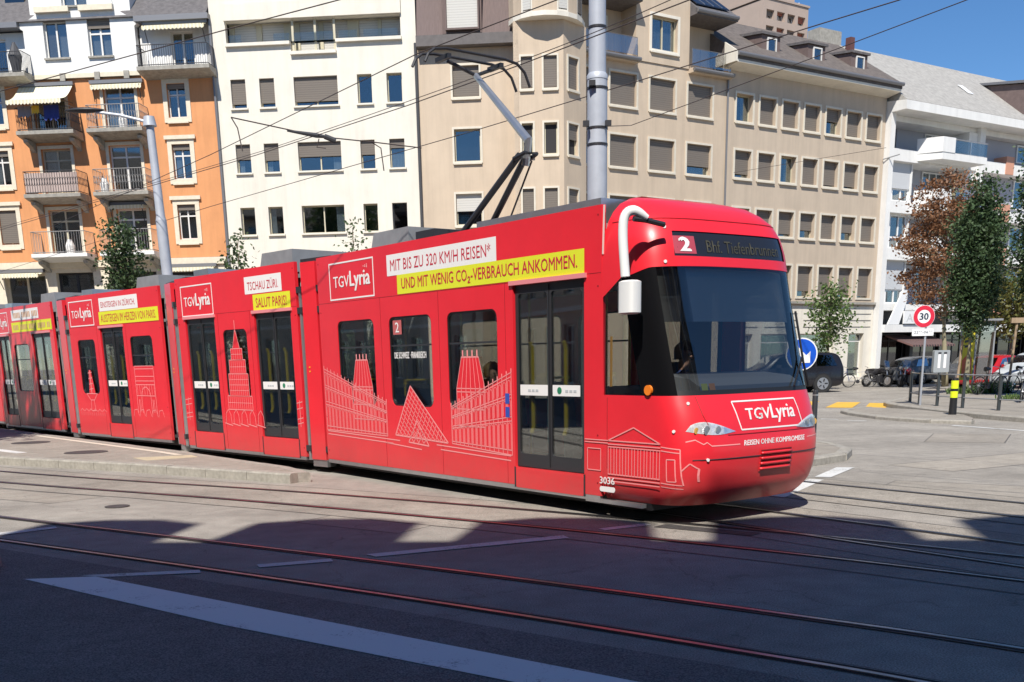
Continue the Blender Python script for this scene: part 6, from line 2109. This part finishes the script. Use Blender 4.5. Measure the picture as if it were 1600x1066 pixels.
# stakes around the young corner trees
M_wood = mat('weathered_wood', (0.36, 0.26, 0.17), 0.85, 0, 0.25, 8, stretch=(1, 1, .2))
stk = [((17.75, 41.2), 2.35, 'wooden stake left of the dense green tree trunk'), ((18.75, 40.9), 2.3, 'wooden stake right of the dense green tree trunk'), ((20.45, 42.6), 2.75, 'tall wooden stake near the right edge behind the railing')]
for (x, y), hh, lab in stk:
    o = MB().tube([(x, y, 0.1), (x + 0.12, y, 0.1 + hh)], 0.05, 8).build('tree_stake', M_wood)
    tag(o, lab, 'stake', 'stakes of the corner trees')
o = MB().box(20.3, 21.4, 42.5, 42.6, 2.75, 2.95).build('stake_crossbar', M_wood)
tag(o, 'wooden crossbar on top of the tall stake at the right edge', 'crossbar')
# tufts of weeds at the tree foot
def tuft(x, y, r_, n, h, label, seed):
    rng = random.Random(seed)
    vv, ff = [], []
    for _ in range(n):
        a, rr = rng.uniform(0, 6.28), r_ * math.sqrt(rng.random())
        p = Vector((x + rr * math.cos(a), y + rr * math.sin(a) * 0.6, 0.13))
        d = Vector((rng.gauss(0, .4), rng.gauss(0, .4), 1)).normalized() * h * rng.uniform(.5, 1.1)
        w = Vector((rng.gauss(0, 1), rng.gauss(0, 1), 0)).normalized() * 0.02
        k = len(vv)
        vv += [tuple(p - w), tuple(p + w), tuple(p + d * .6 + w * 1.4), tuple(p + d), tuple(p + d * .6 - w * 1.4)]
        ff.append((k, k + 1, k + 2, k + 3, k + 4))
    me = bpy.data.meshes.new('weeds')
    me.from_pydata(vv, [], ff)
    me.materials.append(M_lfm)
    o = link('weeds', me, None, None, 'stuff')
    o['label'] = label
    o['category'] = 'weeds'
tuft(18.75, 40.3, 0.75, 500, 0.5, 'bright green weeds at the foot of the dense green tree', 1)
tuft(17.6, 40.5, 0.5, 160, 0.3, 'low weeds left of the dense green tree trunk', 2)
tuft(17.6, 35.5, 0.9, 200, 0.2, 'low weeds behind the railing near the right edge', 3)

# ------------------------------------------------------------------ cars
M_tyre = mat('tyre', (0.02, 0.02, 0.02), 0.8)
M_rim = mat('rim', (0.5, 0.5, 0.52), 0.3, 0.8)
def car(name, label, loc, rotz, paint, L=4.4, W=1.8, Hh=1.48, suv=False):
    """x forward; stations give floor, belt and roof heights and half widths."""
    c = thing(name, label, 'car', loc, rotz, 'parked and passing cars')
    h = Hh
    belt = 0.62 * h
    #      x/L   zbot  zbelt   zroof   wb(low) wbelt wroof
    if suv:
        st = [(-.5, .46, .88 * belt, .88 * belt + .02, .88, .84, .78), (-.497, .34, belt * 1.0, belt + .05, .95, .92, .84), (-.48, .28, belt, .8 * h, .98, .95, .79), (-.455, .25, belt, .965 * h, 1, .96, .77), (-.36, .24, belt, h, 1, .97, .77), (-.1, .24, belt, h * 1.0, 1, .97, .77), (.08, .24, belt * .98, h * .985, 1, .97, .77), (.15, .24, belt * .97, h * .94, 1, .97, .77), (.27, .24, belt * .96, belt + .05, 1, .95, .82), (.42, .26, belt * .9, belt * .9 + .03, .97, .88, .8), (.485, .3, belt * .78, belt * .78 + .02, .88, .78, .7), (.5, .36, belt * .6, belt * .6 + .02, .8, .7, .6)]
    else:
        st = [(-.5, .36, .74 * belt, .74 * belt + .02, .80, .72, .66), (-.48, .26, belt * .96, belt + .03, .9, .84, .78), (-.41, .2, belt, .84 * h, .97, .9, .72), (-.3, .19, belt, .975 * h, 1, .94, .74), (-.06, .19, belt * .98, h, 1, .96, .76), (.07, .19, belt * .97, h * .975, 1, .96, .76), (.12, .19, belt * .96, h * .93, 1, .96, .76), (.25, .19, belt * .94, belt + .03, 1, .94, .82), (.42, .2, belt * .84, belt * .84 + .03, .96, .86, .78), (.485, .25, belt * .7, belt * .7 + .02, .86, .76, .68), (.5, .3, belt * .55, belt * .55 + .02, .78, .68, .6)]
    hw = W / 2
    def sec(s):
        x, zb, zl, zr, w0, w1, w2 = s
        x *= L
        return [(x, 0, zb), (x, w0 * hw * .9, zb), (x, w0 * hw, zb + .12), (x, w0 * hw, (zb + zl) * .55), (x, w1 * hw, zl), (x, w2 * hw + (w1 - w2) * hw * .12, zr - .05 if zr - zl > .2 else zl + (zr - zl) * .5), (x, w2 * hw * .88, zr), (x, 0, zr + .015)]
    S = [sec(s) for s in st]
    mb = MB()
    for sgn in (1, -1):
        mb.grid(lambda i, j: (S[i][j][0], S[i][j][1] * sgn, S[i][j][2]), len(S) - 1, 7)
        mb.add([(p[0], p[1] * sgn, p[2]) for p in S[0]], [tuple(range(8))])
        mb.add([(p[0], p[1] * sgn, p[2]) for p in S[-1]], [tuple(range(8))])
    me = mb.mesh('body', paint, merge=0.002)
    for p in me.polygons:
        p.use_smooth = True
    b = link('body', me, c)
    sd = b.modifiers.new('subdivision', 'SUBSURF')
    sd.levels = sd.render_levels = 2
    # windows: side panes and screens a little proud of the body
    def pane(pts, name_):
        MB().add(pts, [tuple(range(len(pts)))]).build(name_, M_carglass, c)
    def at(i, f, t, sgn, o=0.012):
        i += 1 if suv else 0
        a, b_ = S[i][4], S[i][5]
        q = Vector(a).lerp(Vector(b_), f)
        if i + 1 < len(S):
            q2 = Vector(S[i + 1][4]).lerp(Vector(S[i + 1][5]), f)
            q = q.lerp(q2, t)
        return (q.x, (q.y + o) * sgn, q.z)
    for sgn in (1, -1):
        pane([at(2, .12, .3, sgn), at(3, .12, .5, sgn), at(3, .9, .5, sgn), at(2, .88, .8, sgn)], 'side_window')
        pane([at(3, .12, .6, sgn), at(4, .12, .45, sgn), at(4, .9, .45, sgn), at(3, .9, .6, sgn)], 'side_window')
        pane([at(4, .12, .55, sgn), at(6, .12, .7, sgn), at(6, .6, .3, sgn), at(5, .88, .6, sgn), at(4, .9, .55, sgn)], 'side_window')
    x0, x1 = S[1][5][0] - .02, (S[3][5][0] - .06 if suv else S[2][5][0] - .05)
    pane([(x0, hw * .68, belt + .08), (x0, -hw * .68, belt + .08), (x1 + .0, -hw * .62, .86 * h), (x1, hw * .62, .86 * h)], 'rear_window')
    xa, xb = S[8 if suv else 7][5][0] + .02, S[7 if suv else 6][5][0] + .07
    pane([(xa, hw * .74, belt + .07), (xa, -hw * .74, belt + .07), (xb, -hw * .66, h * .92), (xb, hw * .66, h * .92)], 'windscreen')
    for sgn in (1, -1):
        MB().box(-L / 2 - .012, -L / 2 + .12, sgn * hw * .62 - .1, sgn * hw * .62 + .1, belt * .72, belt * .95).build('tail_light', mat('tail_red', (0.35, 0.01, 0.01), 0.3), c)
        MB().box(L / 2 - .16, L / 2 - .01, sgn * hw * .6 - .14, sgn * hw * .6 + .14, belt * .58, belt * .74).build('headlight', M_alu, c)
        MB().box(L * .13, L * .17, sgn * (hw + .02) - .05, sgn * (hw + .02) + .12 * sgn, belt + .02, belt + .16).build('mirror', paint, c)
    r_ = .4 if suv else .33
    for xw in (-.29 * L, .30 * L):
        for sgn in (1, -1):
            y = sgn * (hw - .1)
            w = MB().tube([(xw, y - .1 * sgn, r_), (xw, y + .115 * sgn, r_)], r_, 22).build('wheel', M_tyre, c, angle=40)
            MB().tube([(xw, y + .1 * sgn, r_), (xw, y + .122 * sgn, r_)], r_ * .66, 18).build('rim', M_rim, w, angle=40)
            for k in range(5):
                a = 2 * math.pi * k / 5
                MB().tube([(xw + .22 * r_ * math.cos(a + .6), y + .125 * sgn, r_ + .22 * r_ * math.sin(a + .6)), (xw + .55 * r_ * math.cos(a + .6), y + .125 * sgn, r_ + .55 * r_ * math.sin(a + .6))], .03, 5).build('rim_gap', M_black, w)
            MB().tube([(xw, y - .06 * sgn, r_ + .01), (xw, y + .095 * sgn, r_ + .01)], r_ * 1.12, 22).build('wheel_arch', M_black, c)
    return c
P = lambda n, c_, r=0.25: mat(n, c_, r, 0.0, 0, coat=0.35)
car('parked_car', 'black large off-road estate car behind the blue arrow sign', (13.05, 48.6, 0), rad(186), P('black_car_paint', (0.012, 0.011, 0.014)), 4.8, 1.95, 1.78, True)
car('parked_car', 'grey saloon car parked behind the speed sign', (22.9, 57.3, 0), rad(30), P('grey_car_paint', (0.12, 0.12, 0.12)), 4.5, 1.8, 1.45)
car('parked_car', 'dark blue-grey hatchback partly hidden by the stake and grey car', (25.4, 57.0, 0), rad(215), P('slate_car_paint', (0.06, 0.065, 0.075)), 4.1, 1.75, 1.5)
car('parked_car', 'red small car right of the poster stand', (22.5, 48.6, 0.0), rad(215), P('red_car_paint', (0.42, 0.015, 0.02)), 3.7, 1.68, 1.5)
car('parked_car', 'silver car at the right edge behind the railing', (22.9, 45.4, 0.13), rad(215), P('silver_car_paint', (0.5, 0.53, 0.55), 0.3), 4.2, 1.75, 1.48)

# ------------------------------------------------------------------ bicycles and motorbikes
def wheel(parent, x, z, r_, tyre, spokes, m=M_black, name='wheel'):
    w = MB().tube([(x + r_ * math.cos(2 * math.pi * k / 20), 0, z + r_ * math.sin(2 * math.pi * k / 20)) for k in range(21)], tyre, 6, False).build(name, m, parent)
    if spokes:
        sp2 = MB()
        for k in range(spokes):
            a = 2 * math.pi * k / spokes
            sp2.tube([(x, 0, z), (x + r_ * math.cos(a), 0, z + r_ * math.sin(a))], 0.004, 3)
        sp2.build('spokes', M_alu, w, kind='stuff')
    MB().tube([(x, -.04, z), (x, .04, z)], .03, 8).build('hub', M_alu, w)
    return w
def bicycle(label, loc, rotz, paint, lean=6):
    b = thing('bicycle', label, 'bicycle', loc, rotz, 'parked bicycles')
    b.rotation_euler = (rad(lean), 0, rotz)
    wheel(b, -.52, .34, .32, .02, 14)
    wheel(b, .52, .34, .32, .02, 14)
    f = MB()
    f.tube([(-.52, 0, .34), (-.08, 0, .3), (-.2, 0, .82), (-.52, 0, .34)], .016, 6)
    f.tube([(-.08, 0, .3), (.36, 0, .8), (-.17, 0, .74)], .018, 6)
    f.build('frame', paint, b, kind='stuff')
    MB().tube([(.34, 0, .92), (.38, 0, .72), (.52, 0, .34)], .018, 6).build('fork', paint, b)
    MB().tube([(.28, -.28, 1.0), (.35, -.1, .98), (.35, .1, .98), (.28, .28, 1.0)], .014, 6).build('handlebar', M_alu, b)
    MB().tube([(-.34, 0, .93), (-.1, 0, .94)], [.09, .04], 8).build('saddle', M_black, b)
    MB().tube([(-.2, 0, .8), (-.22, 0, .92)], .014, 6).build('seat_post', M_alu, b)
    MB().box(-.75, -.3, -.06, .06, .7, .72).build('rack', M_black, b)
    MB().tube([(-.08, -.05, .3), (-.08, .05, .3)], .09, 12).build('chainring', M_dark, b)
    return b
bicycle('blue bicycle leaning by the shopfront pillar right of the black car', (17.15, 53.7, 0), rad(5), mat('bike_blue', (0.05, 0.07, 0.25), 0.4))
bicycle('grey bicycle next to the blue bicycle before the shop pillar', (18.05, 53.3, 0), rad(-8), mat('bike_grey', (0.3, 0.3, 0.32), 0.4))
bicycle('black bicycle standing behind the railing under the trees', (18.15, 39.3, 0.13), rad(20), mat('bike_black', (0.02, 0.02, 0.02), 0.4))
bicycle('green bicycle behind the railing at the right edge', (19.9, 40.2, 0.13), rad(25), mat('bike_green', (0.1, 0.14, 0.1), 0.4), -5)
bicycle('silver bicycle cut by the right edge nearest the railing', (16.6, 33.6, 0.13), rad(60), mat('bike_silver', (0.5, 0.5, 0.48), 0.4), 4)

def motorbike(label, loc, rotz, paint, scooter=False):
    b = thing('motorbike', label, 'motorbike', loc, rotz, 'parked motorbikes')
    b.rotation_euler = (rad(-7), 0, rotz)
    for x in (-.65, .68):
        wheel(b, x, .31, .25, .065, 0, M_tyre)
        MB().tube([(x, -.03, .31), (x, .03, .31)], .19, 14).build('rim', M_rim, b)
    body = MB()
    body.grid(lambda i, j: (-.75 + 1.3 * i / 8, .17 * math.sin(2 * math.pi * j / 8) * (1 - .5 * abs(i / 8 - .5)), .62 + [.12, .1, .06, .02, .1, .16, .2, .16, .1][i] + .17 * math.cos(2 * math.pi * j / 8) * (.5 + .5 * math.sin(math.pi * (i + .5) / 9))), 8, 8)
    body.build('body', paint, b, smooth=True, merge=.001)
    MB().box(-.2, .3, -.14, .14, .22, .58).build('engine', M_dark, b)
    MB().tube([(-.75, 0, .84), (-.35, 0, .8), (.0, 0, .82)], [.06, .12, .09], 8).build('saddle', M_black, b, smooth=True)
    MB().tube([(.68, 0, .31), (.5, 0, .85), (.42, 0, 1.05)], .04, 8).build('fork', M_alu, b)
    MB().tube([(.32, -.36, 1.05), (.44, -.15, 1.03), (.44, .15, 1.03), (.32, .36, 1.05)], .016, 6).build('handlebar', M_black, b)
    MB().tube([(.5, 0, .92), (.62, 0, .92)], [.1, .07], 12).build('headlamp', M_alu, b)
    MB().tube([(-.2, -.2, .32), (-.8, -.24, .42)], [.04, .06], 8).build('exhaust', M_alu, b)
    MB().plate([(.48, .98), (.56, .98), (.44, 1.3), (.38, 1.3)], (), -.16, .16).build('windshield', M_winglass, b)
    if scooter:
        MB().plate([(.2, .3), (.5, .32), (.46, .95), (.38, .95)], (), -.2, .2).build('leg_shield', paint, b)
    return b
motorbike('black motorbike leftmost of the row by the dark shop entrance', (18.95, 53.4, 0), rad(-60), mat('moto_black', (0.02, 0.02, 0.025), 0.3))
motorbike('grey motor scooter between the black and the red motorbike', (19.65, 53.3, 0), rad(-70), mat('moto_grey', (0.16, 0.17, 0.18), 0.3), True)
motorbike('red and white motorbike in the row before the grey car', (20.35, 53.2, 0), rad(-125), mat('moto_red', (0.5, 0.02, 0.02), 0.3))

# ------------------------------------------------------------------ people inside the tram
M_skin = mat('skin', (0.5, 0.3, 0.22), 0.55)
def person(label, M, top, hair, hairlong, trousers):
    p = thing('person', label, 'person')
    p.matrix_world = M
    bm = bmesh.new()
    ly = bm.verts.layers.skin.verify()
    J = {}
    def v(n, co, r_):
        J[n] = (bm.verts.new(co), r_)
    v('pel', (0, 0, .1), .15); v('waist', (-.03, 0, .3), .135); v('chest', (-.05, 0, .48), .155); v('neck0', (-.04, 0, .6), .075); v('neck', (-.02, 0, .68), .055); v('head', (0.0, 0, .78), .085); v('crown', (0.0, 0, .88), .085)
    for s_, n in ((1, 'l'), (-1, 'r')):
        v('sh' + n, (-.05, .17 * s_, .54), .065); v('el' + n, (.02, .23 * s_, .28), .045); v('wr' + n, (.24, .17 * s_, .24), .032); v('ha' + n, (.32, .15 * s_, .25), .035)
        v('hip' + n, (.02, .1 * s_, .08), .09); v('kn' + n, (.42, .11 * s_, .08), .065); v('an' + n, (.42, .11 * s_, -.32), .045); v('to' + n, (.58, .11 * s_, -.36), .035)
    E_ = [('pel', 'waist'), ('waist', 'chest'), ('chest', 'neck0'), ('neck0', 'neck'), ('neck', 'head'), ('head', 'crown')]
    for n in 'lr':
        E_ += [('chest', 'sh' + n), ('sh' + n, 'el' + n), ('el' + n, 'wr' + n), ('wr' + n, 'ha' + n), ('pel', 'hip' + n), ('hip' + n, 'kn' + n), ('kn' + n, 'an' + n), ('an' + n, 'to' + n)]
    for a, b in E_:
        bm.edges.new((J[a][0], J[b][0]))
    for n, (vv, r_) in J.items():
        vv[ly].radius = (r_, r_)
        vv[ly].use_root = (n == 'pel')
    me = bpy.data.meshes.new('body')
    bm.to_mesh(me)
    bm.free()
    # skin on head and hands, clothes elsewhere, chosen by height and reach
    mm = bpy.data.materials.new('person_clothes_' + top.name)
    mm.use_nodes = True
    t = mm.node_tree
    b_ = t.nodes['Principled BSDF']
    b_.inputs['Roughness'].default_value = 0.8
    tc = nd(t, 'ShaderNodeTexCoord')
    sp2 = nd(t, 'ShaderNodeSeparateXYZ')
    t.links.new(tc.outputs['Object'], sp2.inputs[0])
    def gt(o_, v_):
        n = nd(t, 'ShaderNodeMath', operation='GREATER_THAN')
        n.inputs[1].default_value = v_
        t.links.new(o_, n.inputs[0])
        return n.outputs[0]
    m1_ = nd(t, 'ShaderNodeMix', data_type='RGBA')
    m1_.inputs['A'].default_value = (*trousers, 1)
    m1_.inputs['B'].default_value = top.node_tree.nodes['Principled BSDF'].inputs['Base Color'].default_value
    t.links.new(gt(sp2.outputs[2], 0.19), m1_.inputs['Factor'])
    m2_ = nd(t, 'ShaderNodeMix', data_type='RGBA')
    t.links.new(m1_.outputs['Result'], m2_.inputs['A'])
    m2_.inputs['B'].default_value = (0.5, 0.3, 0.22, 1)
    t.links.new(gt(sp2.outputs[2], 0.64), m2_.inputs['Factor'])
    t.links.new(m2_.outputs['Result'], b_.inputs['Base Color'])
    me.materials.append(mm)
    o = link('body', me, p)
    o.modifiers.new('skin', 'SKIN').use_smooth_shade = True
    sd = o.modifiers.new('subdivision', 'SUBSURF')
    sd.levels = sd.render_levels = 1
    hm = mat('hair_' + label.split()[0], hair, 0.6, 0, 0.3, 30, stretch=(1, 1, .1))
    hb = MB()
    zl = .58 if hairlong else .76
    def hp(i, j):
        a = math.pi * (0.32 + 1.36 * i / 12)          # leaves the face open
        f = j / 6
        z = .96 - (.96 - zl) * f
        r_ = .105 * math.sin(min(1, f * 2.2 + .12) * math.pi / 2) * (1 + (.12 * f if hairlong else 0))
        return (r_ * math.cos(a) * 1.05 - .01, r_ * math.sin(a), z)
    hb.grid(hp, 12, 6)
    ho = hb.build('hair', hm, p, smooth=True, recalc=False)
    sol = ho.modifiers.new('thickness', 'SOLIDIFY')
    sol.thickness = .02
    MB().tube([(.08, 0, .80), (.115, 0, .775)], [.012, .016], 6).build('nose', M_skin, p)
    for y in (-.032, .032):
        MB().tube([(.078, y, .815), (.09, y, .815)], .012, 8).build('eye', M_black, p)
    MB().box(.082, .09, -.025, .025, .735, .743).build('mouth', mat('lips', (.35, .1, .09), .6), p)
    return p
person('passenger with long fair hair in a dark jacket at the middle tram window', RootM @ T((X(-12.62), -0.72, 0.82)) @ RZ(math.pi), mat('dark_jacket', (0.03, 0.03, 0.035), .9), (0.3, 0.2, 0.07), True, (0.03, 0.035, 0.06))
person('passenger in black beside the third tram window', RootM @ T((X(-11.78), -0.72, 0.82)), mat('black_coat', (0.012, 0.012, 0.014), .9), (0.02, 0.015, 0.012), False, (0.03, 0.03, 0.03))
person('driver in a blue shirt behind the tram windscreen', RootM @ T((X(-8.85), -0.02, 1.02)), mat('blue_shirt', (0.05, 0.09, 0.26), .9), (0.04, 0.03, 0.02), False, (0.02, 0.02, 0.03))

# ------------------------------------------------------------------ houses behind the viewer: they shade the street and show in the glass
TANEL = math.tan(SUN_EL)
EH = 15.0
ks = EH / TANEL
Sh = Vector((-SUN_H.x, -SUN_H.y))
# eaves edge whose shadow falls on the notch line of the street
e0 = Vector((-4.3, 11.05)) - Sh * ks
e1 = Vector((3.2, 10.25)) - Sh * ks
ang = math.atan2((e1 - e0).y, (e1 - e0).x)
Bk = thing('street_house', 'pale town house behind the viewer that shades the street', 'house', (e0.x, e0.y, 0), ang)
nb = 24
hb_ = [(-30 + 2.65 * k + 0.6, -30 + 2.65 * k + 1.9, z, z + 1.7) for k in range(nb) for z in (1.0, 4.2, 7.2, 10.2, 12.9)]
M_far = mat('dark_brick_render', (0.2, 0.15, 0.115), 0.85, 0, 0.2, 1.5)
MB().box(-32, 32, -0.6, -12, 0, EH - 0.5).build('rear_wall', M_far, Bk)
wall(Bk, -32, 32, 0, EH - 0.4, hb_, M_far, -0.25, -0.2)
for z in (0.7, 3.9, 6.9, 9.9, 12.6):
    MB().box(-32, 32, -0.249, -0.1, z, z + 0.22).build('string_course', M_cream, Bk)
for h_ in hb_:
    link('window', boxmesh(h_[1] - h_[0], 0.1, h_[3] - h_[2], M_winglass, 'far_pane'), Bk, T(((h_[0] + h_[1]) / 2, -0.52, (h_[2] + h_[3]) / 2)))
MB().plate([(0.0, EH - 0.35), (0.0, EH), (-7, EH + 1.2), (-12, EH + 0.2), (-12, EH - 0.35)], (), -32, 32, 'yz').build('roof', M_brownroof, Bk)
# wall dormers along the eaves
shift = 1.75
for k in range(-9, 10):
    uc = -0.55 + 2.66 * k
    d_ = MB().plate([(uc - 1.0, EH + 0.003), (uc + 1.0, EH + 0.003), (uc + 1.0, EH + 1.55), (uc + 0.35, EH + 1.95), (uc - 0.35, EH + 1.95), (uc - 1.0, EH + 1.6)], (), -2.4, -0.05).build('dormer', M_beige, Bk)
    link('window', boxmesh(1.0, 0.05, 1.1, M_winglass, 'far_pane'), d_, T((uc, -0.049, EH + 0.85)))

# the row goes on to the left of the picture, along the bend of the tracks (seen only in the tram's glass)
def far_house(label, origin, ang, L, Hh, wm, seed):
    rng = random.Random(seed)
    h = thing('street_house', label, 'house', (origin[0], origin[1], 0), ang)
    holes = []
    n = int(L / 2.6)
    for k in range(n):
        for z in (0.6, 4.0, 7.1, 10.2):
            if z + 1.8 < Hh:
                holes.append((0.7 + 2.6 * k, 2.0 + 2.6 * k, z + (0 if z < 1 else 0.5), z + (2.6 if z < 1 else 2.2)))
    wall(h, 0, L, 0, Hh, holes, wm, 0, 0.25)
    for q in holes:
        w = link('window', ringmesh(q[1] - q[0], q[3] - q[2], 0.08, 0.07, (0.5,), (0.7,), M_frame, 'window'), h, T(((q[0] + q[1]) / 2, 0.15, (q[2] + q[3]) / 2)))
        link('pane', boxmesh(q[1] - q[0] - 0.02, 0.012, q[3] - q[2] - 0.02, M_winglass, 'pane'), w, T((0, 0.035, 0)))
    for z in (3.75, 6.9, 10.0):
        MB().box(0, L, -0.08, -0.002, z, z + 0.2).build('string_course', M_cream, h)
    MB().box(0.02, L - 0.02, 0.6, 10, 0, Hh - 0.02).build('rear_wall', M_room, h)
    MB().plate([(-0.7, Hh + 0.003), (-0.7, Hh + 0.25), (4.5, Hh + 3.6), (10.3, Hh + 0.2), (10.3, Hh + 0.003)], (), -0.1, L + 0.1, 'yz').build('roof', M_brownroof, h)
    return h
far_house('pale house left of the picture mirrored in the tram doors', (-15.5, 8.6), math.pi - 0.593, 17.5, 12.8, M_cream, 2)
far_house('brown house farther left mirrored in the tram windows', (-30.1, 18.4), math.pi - 0.593, 19, 14.5, M_beige, 3)
far_house('grey end house closing the street on the left', (-47, 29.6), math.pi - 0.9, 24, 13.5, M_taupe, 4)
